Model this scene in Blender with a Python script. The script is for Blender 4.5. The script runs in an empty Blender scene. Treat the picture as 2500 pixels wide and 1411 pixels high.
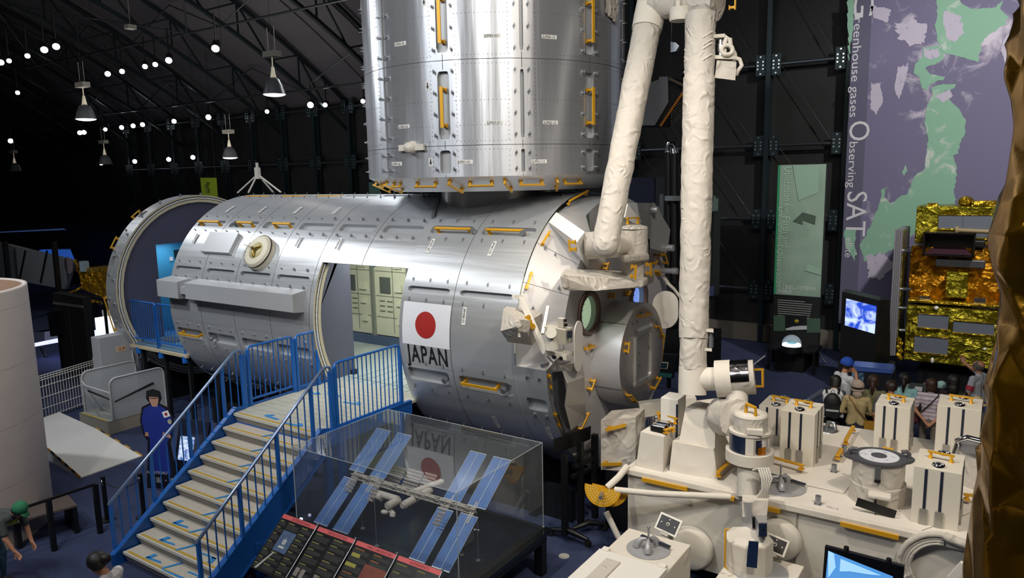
import bpy, bmesh, math, random
from mathutils import Vector, Matrix, noise
random.seed(7)
V = Vector
PI = math.pi
rad = math.radians
# ------------------------------------------------------------------ camera
CAMP = V((0, 0, 5.2))
FPX, YAW, PITCH, ROLL = 1796.0, rad(-34.173), rad(8.667), rad(-1.1154)
_f = V((math.sin(YAW)*math.cos(PITCH), math.cos(YAW)*math.cos(PITCH), -math.sin(PITCH)))
_r = V((math.cos(YAW), -math.sin(YAW), 0)); _u = _r.cross(_f)
_r2 = math.cos(ROLL)*_r + math.sin(ROLL)*_u
_u2 = -math.sin(ROLL)*_r + math.cos(ROLL)*_u
scn = bpy.context.scene
COL = scn.collection
camd = bpy.data.cameras.new('camera'); cam = bpy.data.objects.new('camera', camd); COL.objects.link(cam)
M = Matrix((_r2, _u2, -_f)).transposed().to_4x4(); M.translation = CAMP
cam.matrix_world = M
camd.sensor_fit = 'HORIZONTAL'; camd.sensor_width = 36; camd.lens = 36*FPX/2500
camd.clip_end = 300
scn.camera = cam
scn.view_settings.view_transform = 'Standard'
scn.view_settings.look = 'None'
scn.view_settings.gamma = 1
scn.view_settings.exposure = 0.0
scn.view_settings.use_curve_mapping = False
# ------------------------------------------------------------------ world
w = bpy.data.worlds.new('hall_air'); scn.world = w; w.use_nodes = True
w.node_tree.nodes['Background'].inputs[0].default_value = (0.55, 0.62, 0.8, 1)
w.node_tree.nodes['Background'].inputs[1].default_value = 0.02
# ------------------------------------------------------------------ main lamps of the hall, with added fills
def aim(o, tgt):
    d = V(tgt) - o.location
    o.rotation_euler = d.to_track_quat('-Z', 'Y').to_euler()
def area(name, loc, tgt, size, power, col=(1, 1, 1), size_y=None, spread=180):
    l = bpy.data.lights.new(name, 'AREA'); l.energy = power; l.color = col; l.size = size
    if size_y: l.shape = 'RECTANGLE'; l.size_y = size_y
    l.spread = rad(spread)
    o = bpy.data.objects.new(name, l); COL.objects.link(o); o.location = loc; aim(o, tgt); return o
def spot(name, loc, tgt, power, angle=60, blend=.5, size=.12, col=(1, 1, 1)):
    l = bpy.data.lights.new(name, 'SPOT'); l.energy = power; l.spot_size = rad(angle); l.spot_blend = blend
    l.shadow_soft_size = size; l.color = col
    o = bpy.data.objects.new(name, l); COL.objects.link(o); o.location = loc; aim(o, tgt); return o
COOL = (.93, .965, 1.0); WARM = (1.0, .9, .76); NEUT = (1.0, .96, .9)
spot('ceiling_spotlight', (-14, 1.5, 11.0), (-11, 10.5, 3.5), 1700, 50, .8, .18, COOL)
spot('ceiling_spotlight', (-2, 0, 11.5), (-7.0, 10.5, 4), 1700, 55, .8, .18, NEUT)
spot('ceiling_spotlight', (2.5, 3.5, 11.0), (-3.0, 9.8, 1.5), 1500, 60, .8, .18, WARM)
spot('ceiling_spotlight', (-5.5, 5.2, 11.5), (-2.5, 8.8, 1.2), 2000, 56, .8, .18, WARM)
spot('ceiling_spotlight', (-20, 6, 10.5), (-14, 9.5, 3.0), 1200, 60, .8, .18, COOL)
spot('ceiling_spotlight', (2, 13, 11), (-1.2, 22, 5), 3600, 80, .8, .2, NEUT)
spot('ceiling_spotlight', (-6, -3, 9.5), (-7.2, 9, 6.4), 380, 30, .6, .06, NEUT)
spot('ceiling_spotlight', (3.5, -1, 9.5), (-6.8, 9.5, 6.4), 620, 32, .6, .06, NEUT)
spot('ceiling_spotlight', (-20, 8, 9.5), (-9, 10, 6.4), 700, 34, .6, .06, COOL)
spot('ceiling_spotlight', (-9, 3, 11.0), (-8.9, 6.5, 1), 750, 55, .8, .18, NEUT)
spot('ceiling_spotlight', (-7, 0, 10.5), (-13, 4.2, 1.8), 900, 40, .8, .18, NEUT)
spot('ceiling_spotlight', (-24, 3, 11.0), (-26, 12.5, 3.5), 1500, 60, .8, .18, COOL)
spot('ceiling_spotlight', (-14, 2, 11.0), (-14.5, 6.5, 0), 1500, 50, .8, .18, COOL)
area('overhead_soft_fill', (-9, -2, 11.5), (-8, 10, 2.5), 7, 700, COOL, 1.2)  # unseen area light added for soft, broad highlights on the metal
area('overhead_soft_fill', (2, 3, 11.8), (-3, 10, 2), 5, 420, WARM, 1.2)  # warm soft fill added above, no real fitting
area('roof_bounce_fill', (-22, 14, 5.5), (-24, 15, 12), 8, 420, (1,.93,.86), 8)  # added fill in place of light bounced up onto the roof
area('overhead_soft_fill', (-14, 17, 10.5), (-10, 11, 3), 6, 300, COOL, 1.2)  # cool soft fill added behind the modules, no real fitting

# ------------------------------------------------------------------ pixel -> place on a world plane (used to read positions off the survey photo)
def ray(px, py):
    return _f + _r2*((px-1250)/FPX) - _u2*((py-705.5)/FPX)
def at(px, py, ax, val):
    d = ray(px, py); return CAMP + d*((val-CAMP[ax])/d[ax])
def atd(px, py, dist):
    return CAMP + ray(px, py)*dist
# ------------------------------------------------------------------ materials
def lin(c):
    if isinstance(c, str):
        c = tuple(int(c[i:i+2], 16)/255 for i in (0, 2, 4))
    return tuple((x/12.92 if x <= .04045 else ((x+.055)/1.055)**2.4) for x in c) + (1,)
MATS = {}
def mat(name, c, rough=.6, metal=0.0, bump=0, bscale=20, emis=None, es=1.0, aniso=0, coat=0, var=0, vscale=3, wrinkle=0):
    if name in MATS: return MATS[name]
    m = bpy.data.materials.new(name); m.use_nodes = True; nt = m.node_tree; N = nt.nodes; L = nt.links
    b = N['Principled BSDF']; col = lin(c)
    b.inputs['Base Color'].default_value = col
    b.inputs['Roughness'].default_value = rough; b.inputs['Metallic'].default_value = metal
    if aniso: b.inputs['Anisotropic'].default_value = aniso
    if coat: b.inputs['Coat Weight'].default_value = coat; b.inputs['Coat Roughness'].default_value = .1
    if emis is not None:
        b.inputs['Emission Color'].default_value = lin(emis); b.inputs['Emission Strength'].default_value = es
    tc = None
    if var or bump or wrinkle:
        tc = N.new('ShaderNodeTexCoord')
    if var:
        n = N.new('ShaderNodeTexNoise'); n.inputs['Scale'].default_value = vscale; n.inputs['Detail'].default_value = 4
        L.new(tc.outputs['Object'], n.inputs['Vector'])
        mx = N.new('ShaderNodeMix'); mx.data_type = 'RGBA'
        mx.inputs[6].default_value = tuple(x*(1-var) for x in col[:3]) + (1,)
        mx.inputs[7].default_value = tuple(min(1, x*(1+var)) for x in col[:3]) + (1,)
        L.new(n.outputs['Fac'], mx.inputs[0]); L.new(mx.outputs[2], b.inputs['Base Color'])
    if bump or wrinkle:
        bp = N.new('ShaderNodeBump'); bp.inputs['Distance'].default_value = .03
        if wrinkle:
            n = N.new('ShaderNodeTexNoise'); n.inputs['Scale'].default_value = bscale; n.inputs['Detail'].default_value = 3
            n.inputs['Distortion'].default_value = 1.5
            try: n.noise_type = 'RIDGED_MULTIFRACTAL'
            except Exception: pass
            bp.inputs['Strength'].default_value = wrinkle; L.new(tc.outputs['Object'], n.inputs['Vector'])
        else:
            n = N.new('ShaderNodeTexNoise'); n.inputs['Scale'].default_value = bscale; n.inputs['Detail'].default_value = 5
            bp.inputs['Strength'].default_value = bump; L.new(tc.outputs['Object'], n.inputs['Vector'])
        L.new(n.outputs['Fac'], bp.inputs['Height']); L.new(bp.outputs['Normal'], b.inputs['Normal'])
    MATS[name] = m; return m
def brushed(name, c, rough, metal, axis, streak=60, amount=.25, aniso=0):
    """brushed aluminium sheet: fine streaks run along one axis of the shell"""
    if name in MATS: return MATS[name]
    m = mat(name, c, rough, metal); nt = m.node_tree; N = nt.nodes; L = nt.links; b = N['Principled BSDF']
    tc = N.new('ShaderNodeTexCoord'); mp = N.new('ShaderNodeMapping')
    s = [streak]*3; s[axis] = 1.2
    mp.inputs['Scale'].default_value = s
    L.new(tc.outputs['Object'], mp.inputs['Vector'])
    n = N.new('ShaderNodeTexNoise'); n.inputs['Scale'].default_value = 1; n.inputs['Detail'].default_value = 3
    L.new(mp.outputs[0], n.inputs['Vector'])
    mr = N.new('ShaderNodeMapRange'); mr.inputs[3].default_value = rough*(1-amount); mr.inputs[4].default_value = rough*(1+amount)
    L.new(n.outputs['Fac'], mr.inputs[0]); L.new(mr.outputs[0], b.inputs['Roughness'])
    if aniso:
        tg = N.new('ShaderNodeTangent'); tg.direction_type = 'RADIAL'; tg.axis = 'XYZ'[axis]; b.inputs['Anisotropic'].default_value = aniso; b.inputs['Anisotropic Rotation'].default_value = .25; L.new(tg.outputs[0], b.inputs['Tangent'])
    bp = N.new('ShaderNodeBump'); bp.inputs['Strength'].default_value = .05; bp.inputs['Distance'].default_value = .01
    L.new(n.outputs['Fac'], bp.inputs['Height'])
    mp2 = N.new('ShaderNodeMapping'); s2 = [2.6]*3; s2[axis] = .18; mp2.inputs['Scale'].default_value = s2; n2 = N.new('ShaderNodeTexNoise'); n2.inputs['Scale'].default_value = 1; n2.inputs['Detail'].default_value = 2
    b2 = N.new('ShaderNodeBump'); b2.inputs['Strength'].default_value = .35; b2.inputs['Distance'].default_value = .05
    L.new(tc.outputs['Object'], mp2.inputs['Vector']); L.new(mp2.outputs[0], n2.inputs['Vector']); L.new(n2.outputs['Fac'], b2.inputs['Height']); L.new(bp.outputs['Normal'], b2.inputs['Normal']); L.new(b2.outputs['Normal'], b.inputs['Normal'])
    return m
def foil(name, c, c2, rough=.22, scale=5, strength=1.0):
    """crinkled metallised film"""
    if name in MATS: return MATS[name]
    m = mat(name, c, rough, .82); nt = m.node_tree; N = nt.nodes; L = nt.links; b = N['Principled BSDF']
    tc = N.new('ShaderNodeTexCoord')
    v = N.new('ShaderNodeTexVoronoi'); v.inputs['Scale'].default_value = scale; v.feature = 'F1'
    n = N.new('ShaderNodeTexNoise'); n.inputs['Scale'].default_value = scale*.8; n.inputs['Detail'].default_value = 6
    n.inputs['Distortion'].default_value = 2.0
    ad = N.new('ShaderNodeMath'); ad.operation = 'ADD'
    L.new(tc.outputs['Object'], n.inputs['Vector'])
    vm = N.new('ShaderNodeVectorMath'); vm.operation = 'MULTIPLY_ADD'
    vm.inputs[1].default_value = (.35, .35, .35)
    L.new(n.outputs['Color'], vm.inputs[0]); L.new(tc.outputs['Object'], vm.inputs[2]); L.new(vm.outputs[0], v.inputs['Vector'])
    L.new(v.outputs['Distance'], ad.inputs[0]); L.new(n.outputs['Fac'], ad.inputs[1])
    bp = N.new('ShaderNodeBump'); bp.inputs['Strength'].default_value = strength; bp.inputs['Distance'].default_value = .12
    L.new(ad.outputs[0], bp.inputs['Height']); L.new(bp.outputs['Normal'], b.inputs['Normal'])
    mx = N.new('ShaderNodeMix'); mx.data_type = 'RGBA'; mx.inputs[6].default_value = lin(c); mx.inputs[7].default_value = lin(c2)
    L.new(n.outputs['Fac'], mx.inputs[0]); L.new(mx.outputs[2], b.inputs['Base Color'])
    return m
def glassmat(name, tint='ffffff', alpha=.12, rough=.02, refl=.5):
    if name in MATS: return MATS[name]
    m = bpy.data.materials.new(name); m.use_nodes = True; nt = m.node_tree; N = nt.nodes; L = nt.links
    N.remove(N['Principled BSDF']); out = N['Material Output']
    tr = N.new('ShaderNodeBsdfTransparent'); tr.inputs[0].default_value = lin(tint)
    gl = N.new('ShaderNodeBsdfGlossy'); gl.inputs['Roughness'].default_value = rough
    df = N.new('ShaderNodeBsdfDiffuse'); df.inputs[0].default_value = (.8, .85, .9, 1)
    fr = N.new('ShaderNodeFresnel'); fr.inputs[0].default_value = 1.45
    mr = N.new('ShaderNodeMath'); mr.operation = 'MULTIPLY'; mr.inputs[1].default_value = refl
    ge = N.new('ShaderNodeNewGeometry'); iv = N.new('ShaderNodeMath'); iv.operation = 'SUBTRACT'; iv.inputs[0].default_value = 1.0
    L.new(ge.outputs['Backfacing'], iv.inputs[1]); mf = N.new('ShaderNodeMath'); mf.operation = 'MULTIPLY'; mf.use_clamp = True
    L.new(fr.outputs[0], mf.inputs[0]); L.new(iv.outputs[0], mf.inputs[1]); L.new(mf.outputs[0], mr.inputs[0]); mr.use_clamp = True
    m1 = N.new('ShaderNodeMixShader'); m2 = N.new('ShaderNodeMixShader')
    m1.inputs[0].default_value = alpha
    L.new(tr.outputs[0], m1.inputs[1]); L.new(df.outputs[0], m1.inputs[2])
    L.new(mr.outputs[0], m2.inputs[0]); L.new(m1.outputs[0], m2.inputs[1]); L.new(gl.outputs[0], m2.inputs[2])
    L.new(m2.outputs[0], out.inputs[0]); MATS[name] = m; return m

ALU = brushed('brushed_aluminium', 'c9ccd0', .34, .72, 2, 60)
ALUX = brushed('brushed_aluminium_shell', 'c6c9cc', .38, .65, 0, 40, .25, .5)
ALUP = brushed('plain_aluminium', 'c4c6ca', .42, .6, 1, 30)
DARKGAP = mat('dark_seam_gap', '3a3c40', .7)  # dark tone of panel joints and trim gaps
YEL = mat('yellow_anodised_rail', 'd6a024', .42, .2)
CLOTH = mat('white_beta_cloth', 'beb8af', .75, 0, bscale=5, wrinkle=1.0)
CLOTH2 = mat('white_blanket_plain', 'd2ccc1', .7, 0, bscale=3, wrinkle=.45)
WPAINT = mat('white_paint', 'dedad2', .5)
CHROME = mat('chrome', 'd8d8dc', .12, 1.0)
STEEL = mat('steel_grey', '9a9da2', .35, .8)
BLUE = mat('blue_rail_paint', '1c62b4', .35)
BLUED = mat('blue_structure_paint', '1a57a6', .4)
BLACK = mat('black_paint', '0b0c0e', .45)
BLACKM = mat('matt_black', '090a0b', .8)
NAVY = mat('navy_bar', '1c2438', .5)
CARPET = mat('blue_grey_carpet', '2b3556', .95, 0, bump=.3, bscale=200, var=.25, vscale=6)

# ------------------------------------------------------------------ mesh builder
SPLIT = set('recess_socket trunnion_pin printed_shape support_beam bracket_arm lens mast clamp_knob post rear_strut corner_clip cross_bar black_tube edge_beam edge_pin light_spot camera_cable handrail_bracket sensor_window leg hanging_wire top_fitting silver_block white_nozzle foil_tuft stand_beam handrail_stub cloth_seam hatch panel_seam casing_joint hanger stand_post grey_strip solar_bar floor_joint floor_edge_yellow lettering_ground rack_post rack_module green_tile picture cell_dots photo_strip heading_box saddle_strip warning_stripe_yellow warning_stripe_black stringer_flange bright_edge printed_hands case_joint drum_seam acrylic_joint support'.split())
class MB:
    def __init__(s): s.v = []; s.f = []; s.m = []; s.mi = 0; s.smooth = []; s.sm = False
    def add(s, vs, fs):
        o = len(s.v); s.v += [tuple(x) for x in vs]
        for f in fs: s.f.append([i+o for i in f]); s.m.append(s.mi); s.smooth.append(s.sm)
        return s
    def box(s, c, d, R=None):
        hx, hy, hz = d[0]/2, d[1]/2, d[2]/2
        vs = [V((x, y, z)) for x in (-hx, hx) for y in (-hy, hy) for z in (-hz, hz)]
        if R is not None: vs = [R @ q for q in vs]
        vs = [q + V(c) for q in vs]
        return s.add(vs, [(0, 1, 3, 2), (4, 6, 7, 5), (0, 4, 5, 1), (2, 3, 7, 6), (0, 2, 6, 4), (1, 5, 7, 3)])
    def box2(s, a, b):
        return s.box([(a[i]+b[i])/2 for i in range(3)], [abs(b[i]-a[i]) for i in range(3)])
    def bar(s, a, b, w, h=None, up=(0, 0, 1)):
        a = V(a); b = V(b); h = h or w; d = (b-a); L = d.length; d.normalize(); up = V(up)
        x = d.cross(up)
        if x.length < 1e-4: x = d.cross(V((0, 1, 0)))
        x.normalize(); y = x.cross(d)
        R = Matrix((x, d, y)).transposed()
        return s.box((a+b)/2, (w, L, h), R)
    def cyl(s, a, b, r, r2=None, n=16, caps=True):
        a = V(a); b = V(b); r2 = r if r2 is None else r2; d = (b-a).normalized()
        x = d.orthogonal().normalized(); y = d.cross(x)
        vs = [];
        for k in range(n):
            t = 2*PI*k/n; e = x*math.cos(t) + y*math.sin(t); vs += [a+e*r, b+e*r2]
        o = s.sm; s.sm = True
        s.add(vs, [(2*k, 2*((k+1) % n), 2*((k+1) % n)+1, 2*k+1) for k in range(n)]); s.sm = False
        if caps:
            s.add(vs[0::2], [tuple(reversed(range(n)))]); s.add(vs[1::2], [tuple(range(n))])
        s.sm = o; return s
    def tube(s, pts, r, n=8, closed=False):
        pts = [V(p) for p in pts]; N_ = len(pts); rs = r if isinstance(r, (list, tuple)) else [r]*N_
        prev = None; vs = []
        for i, p in enumerate(pts):
            if closed: d = pts[(i+1) % N_] - pts[i-1]
            else: d = pts[min(i+1, N_-1)] - pts[max(i-1, 0)]
            d.normalize()
            x = (prev - d*prev.dot(d)) if prev is not None else d.orthogonal()
            x.normalize(); y = d.cross(x); prev = x
            for k in range(n):
                t = 2*PI*k/n; vs.append(p + (x*math.cos(t)+y*math.sin(t))*rs[i])
        fs = []
        for i in range(N_ if closed else N_-1):
            j = (i+1) % N_
            for k in range(n): fs.append((i*n+k, i*n+(k+1) % n, j*n+(k+1) % n, j*n+k))
        o = s.sm; s.sm = True; s.add(vs, fs)
        if not closed:
            s.sm = False
            s.add(vs[:n], [tuple(reversed(range(n)))]); s.add(vs[-n:], [tuple(range(n))])
        s.sm = o; return s
    def sph(s, c, r, n=12, m=8, sc=(1, 1, 1)):
        vs = []; c = V(c)
        for j in range(m+1):
            ph = PI*j/m
            for k in range(n):
                t = 2*PI*k/n; vs.append(c + V((r*sc[0]*math.sin(ph)*math.cos(t), r*sc[1]*math.sin(ph)*math.sin(t), r*sc[2]*math.cos(ph))))
        o = s.sm; s.sm = True
        s.add(vs, [(j*n+k, (j+1)*n+k, (j+1)*n+(k+1) % n, j*n+(k+1) % n) for j in range(m) for k in range(n)]); s.sm = o
        return s
    def lathe(s, prof, o=(0, 0, 0), ax=(0, 0, 1), n=32, a0=0, a1=360):
        ax = V(ax).normalized(); x = ax.orthogonal().normalized()
        if abs(ax.z) > .99: x = V((1, 0, 0))
        y = ax.cross(x); vs = []; o = V(o); full = abs(a1-a0) >= 360; nn = n if full else n+1
        for (r, h) in prof:
            for k in range(nn):
                t = rad(a0 + (a1-a0)*k/n); vs.append(o + ax*h + (x*math.cos(t)+y*math.sin(t))*r)
        fs = []
        for i in range(len(prof)-1):
            for k in range(n):
                k2 = (k+1) % nn if full else k+1
                fs.append((i*nn+k, i*nn+k2, (i+1)*nn+k2, (i+1)*nn+k))
        q = s.sm; s.sm = True; s.add(vs, fs); s.sm = q; return s
    def prism(s, poly, ext):
        """poly: list of 3D points, ext: vector"""
        n = len(poly); e = V(ext); vs = [V(q) for q in poly] + [V(q)+e for q in poly]
        return s.add(vs, [tuple(reversed(range(n))), tuple(range(n, 2*n))] + [(k, (k+1) % n, n+(k+1) % n, n+k) for k in range(n)])
    def hull(s, bot, top):
        n = len(bot); return s.add(list(bot)+list(top), [tuple(reversed(range(n))), tuple(range(n, 2*n))] + [(k, (k+1) % n, n+(k+1) % n, n+k) for k in range(n)])
    def disc(s, c, ax, r, n=32):
        ax = V(ax).normalized(); x = ax.orthogonal().normalized(); y = ax.cross(x)
        return s.add([V(c)+(x*math.cos(2*PI*k/n)+y*math.sin(2*PI*k/n))*r for k in range(n)], [tuple(range(n))])
    def pieces(s):
        """loose pieces, those whose boxes touch kept together"""
        par = list(range(len(s.f))); own = {}
        def fd(a):
            while par[a] != a: par[a] = par[par[a]]; a = par[a]
            return a
        for i, f in enumerate(s.f):
            for v_ in f:
                if v_ in own: par[fd(i)] = fd(own[v_])
                else: own[v_] = i
        gr = {}
        for i in range(len(s.f)): gr.setdefault(fd(i), []).append(i)
        bx = []
        for g in gr.values():
            P_ = [s.v[v_] for i in g for v_ in s.f[i]]; bx.append([g, [min(q[k] for q in P_)-.002 for k in range(3)], [max(q[k] for q in P_)+.002 for k in range(3)]])
        ch = True
        while ch:
            ch = False
            for a in range(len(bx)):
                for b in range(a+1, len(bx)):
                    if all(bx[a][1][k] <= bx[b][2][k] and bx[b][1][k] <= bx[a][2][k] for k in range(3)):
                        bx[a] = [bx[a][0]+bx[b][0], [min(bx[a][1][k], bx[b][1][k]) for k in range(3)], [max(bx[a][2][k], bx[b][2][k]) for k in range(3)]]; bx.pop(b); ch = True; break
                if ch: break
        out = []
        for g, _, _ in bx:
            n = MB(); mp = {}
            for i in g:
                for v_ in s.f[i]:
                    if v_ not in mp: mp[v_] = len(n.v); n.v.append(s.v[v_])
                n.f.append([mp[v_] for v_ in s.f[i]]); n.m.append(s.m[i]); n.smooth.append(s.smooth[i])
            out.append(n)
        return out
    def build(s, name, mats, parent=None, bevel=0, subsurf=0, tagk=None):
        if name in SPLIT and parent is not None:
            for q in s.pieces(): o = q.build_one(name, mats, parent, bevel)
            return o
        return s.build_one(name, mats, parent, bevel, subsurf)
    def build_one(s, name, mats, parent=None, bevel=0, subsurf=0):
        me = bpy.data.meshes.new(name); me.from_pydata(s.v, [], s.f)
        if not isinstance(mats, (list, tuple)): mats = [mats]
        for m in mats: me.materials.append(m)
        me.polygons.foreach_set('material_index', s.m)
        me.polygons.foreach_set('use_smooth', s.smooth)
        me.validate(); me.update()
        bm = bmesh.new(); bm.from_mesh(me)
        bmesh.ops.remove_doubles(bm, verts=bm.verts, dist=1e-5) if s_merge else None
        bmesh.ops.recalc_face_normals(bm, faces=bm.faces); bm.to_mesh(me); bm.free()
        o = bpy.data.objects.new(name, me); COL.objects.link(o)
        if parent is not None:
            o.parent = parent; o.matrix_parent_inverse = Matrix.Identity(4)
            rt = parent
            inv = world_of(parent).inverted()
            for v_ in me.vertices: v_.co = inv @ v_.co
        if bevel:
            b = o.modifiers.new('bevel', 'BEVEL'); b.width = bevel; b.segments = 2; b.limit_method = 'ANGLE'; b.angle_limit = rad(40)
        if subsurf:
            q = o.modifiers.new('sub', 'SUBSURF'); q.levels = q.render_levels = subsurf
        return o
s_merge = False
def world_of(o):
    m = Matrix.LocRotScale(o.location, o.rotation_euler, o.scale)
    return world_of(o.parent) @ m if o.parent else m
def thing(name, label, cat, loc=(0, 0, 0), group=None, rz=0):
    o = bpy.data.objects.new(name, None); COL.objects.link(o); o.location = loc; o.rotation_euler = (0, 0, rz)
    o.empty_display_size = .2
    o['label'] = label; o['category'] = cat
    if group: o['group'] = group
    return o
def tag(o, label, cat, group=None):
    o['label'] = label; o['category'] = cat
    if group: o['group'] = group
    return o
def struct(o): o['kind'] = 'structure'; return o
def stuff(o): o['kind'] = 'stuff'; return o
def copy_tree(o, parent=None, keep=('label', 'category', 'group')):
    c = o.copy(); COL.objects.link(c)
    if parent is not None: c.parent = parent
    for ch in list(o.children): copy_tree(ch, c)
    return c
def place(name, label, cat, mb, mats, group=None, **k):
    """a thing that is one mesh"""
    o = mb.build(name, mats, None, **k); return tag(o, label, cat, group)
def text_mb(txt, size, F, m=None, thick=.0, align='LEFT', spacing=1.0):
    """lettering as mesh: F maps (x, y) of the text plane to a world point"""
    cu = bpy.data.curves.new('t', 'FONT'); cu.body = txt; cu.size = size; cu.align_x = align; cu.space_character = spacing
    cu.resolution_u = 3
    ob = bpy.data.objects.new('t', cu); COL.objects.link(ob)
    dg = bpy.context.evaluated_depsgraph_get(); me = bpy.data.meshes.new_from_object(ob.evaluated_get(dg))
    bm = bmesh.new(); bm.from_mesh(me)
    bmesh.ops.triangulate(bm, faces=bm.faces)
    vs = [F(v_.co.x, v_.co.y) for v_ in bm.verts]; fs = [tuple(v_.index for v_ in f.verts) for f in bm.faces]
    bm.free(); bpy.data.objects.remove(ob); bpy.data.curves.remove(cu); bpy.data.meshes.remove(me)
    mb = m or MB(); mb.add(vs, fs); return mb
def handrail(parent, a, b, out, h=.075, w=.032, t=.018, name='handrail', posts=True, label=None):
    a = V(a); b = V(b); out = V(out).normalized(); m = MB(); d = (b-a).normalized()
    side = d.cross(out).normalized()
    R = Matrix((side, d, out)).transposed()
    m.box((a+b)/2 + out*h, (w, (b-a).length, t), R)
    if posts:
        L = (b-a).length
        for q in (a + d*.035, b - d*.035):
            m.box(q + out*h/2, (w*.9, .03, h), R); m.box(q + out*.006, (w*1.5, .06, .012), R)
    return m.build(name, YEL, parent)
# ================================================================== THE HALL
YW = 23.0; XS = -13.2
m = MB(); m.box2((-75, -12, -.1), (12, YW+.4, 0)); struct(m.build('floor', CARPET))
WBLACK = mat('black_wall_cladding', '17181a', .75, 0, bump=.2, bscale=3, var=.3, vscale=1.2)
CEILM = mat('dark_corrugated_roof', '46444a', .8)
m = MB(); m.box2((-75, YW, 0), (12, YW+.3, 9.0)); m.box2((XS, YW+.01, 8.9), (12, YW+.29, 15)); struct(m.build('wall_back', WBLACK))
m = MB(); m.box2((-75.3, -12, 0), (-75, YW+.3, 14)); struct(m.build('wall_left', WBLACK))
m = MB(); m.box2((12, -12, 0), (12.3, YW+.3, 15)); struct(m.build('wall_right', WBLACK))
m = MB(); m.box2((-75, -12.3, 0), (12, -12, 15.0)); struct(m.build('wall_front', WBLACK))
m = MB(); m.box2((-14.5, YW-.22, 0), (10, YW, .52)); struct(m.build('trim_1', mat('concrete_plinth', '6d6860', .85, bump=.2)))
YC0, HW = 5.5, 17.5      # arch centre line and half width
def roofz(y): 
    t = (y-YC0)/HW; return 7.6 + 6.4*(1-t*t)
m = MB(); ys = [-12 + (YW+12)*k/40 for k in range(41)]
for k in range(40):
    a, b = ys[k], ys[k+1]
    m.add([(-75, a, roofz(a)+.9), (XS, a, roofz(a)+.9), (XS, b, roofz(b)+.9), (-75, b, roofz(b)+.9)], [(0, 1, 2, 3)]); m.add([(XS, a, roofz(a)+.9), (XS, a, 15), (XS, b, 15), (XS, b, roofz(b)+.9)], [(0, 1, 2, 3)])
m.box2((XS, -12, 15), (12.3, YW+.3, 15.2))
# ribs of the corrugated deck
for k in range(31):
    x = -74 + k*2.0
    for j in range(20):
        a, b = ys[2*j], ys[2*j+2]
        m.bar((x, a, roofz(a)+.86), (x, b, roofz(b)+.86), .06, .05)
struct(m.build('ceiling', CEILM))
TRUSS = mat('dark_green_truss_steel', '20282a', .35, .35)
def truss(x):
    m = MB(); n = 26; P = []; Q = []
    for k in range(n+1):
        y = -12 + (YW+12)*k/n; P.append(V((x, y, roofz(y)+.7))); Q.append(V((x, y, roofz(y)-.45)))
    for k in range(n):
        m.bar(P[k], P[k+1], .12, .12); m.bar(Q[k], Q[k+1], .14, .12)
        m.bar(Q[k], P[k+1], .06, .06) if k % 2 else m.bar(P[k], Q[k+1], .06, .06)
        if k % 2 == 0: m.bar(Q[k], P[k], .05, .05)
    o = m.build('roof_truss', TRUSS); return o
TX = [-70+4.2*k for k in range(14)]
t0 = truss(TX[0])
TN = ['farthest', 'second farthest', 'third farthest']
for i, x in enumerate(TX):
    o = t0 if i == 0 else t0.copy()
    if i: COL.objects.link(o); o.location.x = x-TX[0]
    tag(o, 'dark green arched steel lattice truss spanning the hall under the roof', 'roof truss', 'arched roof trusses')
PUR = mat('dark_purlin_steel', '5a6064', .28, .8)
for k, y in enumerate([-3, 1.0, 5, 9, 13, 17, 20.5]):
    m = MB(); z = roofz(y)-.5
    m.cyl((-74, y, z), (XS, y, z), .045, n=8)
    for j in range(9):
        x = -72+6*j
        m.cyl((x, y, z), (x+3, y, z+1.15), .03, n=6, caps=False); m.cyl((x+3, y, z+1.15), (x+6, y, z), .03, n=6, caps=False)
    tag(m.build('roof_purlin', PUR), 'long dark steel tie tube with zigzag bracing running the length of the roof', 'roof beam', 'lengthwise roof tie tubes')
# sagging tie rods crossing in the roof plane
for i, x in enumerate([-38, -26]):
    for (ya, yb) in [(1, 9), (9, 1), (9, 17), (17, 9)]:
        m = MB(); m.cyl((x, ya, roofz(ya)-.5), (x+12, yb, roofz(yb)-.5), .03, n=6)
        tag(m.build('cross_brace', PUR), 'thin crossed steel tie rod between the roof trusses', 'roof brace', 'crossed roof tie rods')
# steel columns and wind bracing on the long back wall
COLM = mat('dark_blue_green_column', '15252b', .45, .2)
BOLT = mat('bright_bolt_head', 'b8c4c8', .3, .9)
TUBE = mat('dark_steel_tube', '5a6066', .28, .8); RODM = mat('dull_rod', '3c3e40', .4, .7)
colx = [at(1873, 300, 1, YW-.35).x, at(2072, 200, 1, YW-.35).x]
bay = 2.6
zs = [at(1890, y, 1, YW-.35).z for y in (158, 355, 535, 708)]
def column(x, tgt, label, grp=None):
    t = thing('steel_column', label, 'column', (x, YW-.3, 0), grp); hc = 14.9 if x > XS else 8.3
    m = MB(); m.box2((x-.07, YW-.42, 0), (x+.07, YW-.4, hc)); m.box2((x-.012, YW-.4, 0), (x+.012, YW-.2, hc)); m.box2((x-.07, YW-.2, 0), (x+.07, YW-.18, hc))
    m.build('shaft', COLM, t)
    for z in zs:
        for s in (-1, 1):
            m = MB(); m.box2((x+s*.09, YW-.42, z-.3), (x+s*.36, YW-.39, z+.3)); pl = m.build('gusset_plate', COLM, t)
            m = MB()
            for (a, b) in [(.15, .1), (.15, -.1), (.3, .1), (.3, -.1), (.15, 0), (.3, 0), (.22, .24), (.22, -.24)]:
                m.cyl((x+s*a, YW-.42, z+b), (x+s*a, YW-.445, z+b), .026, n=8)
            m.build('bolt_group', BOLT, pl)
    return t
X1, X2 = colx
step = X2-X1
xsall = [X1 + step*k for k in range(-16, 4)]
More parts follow.
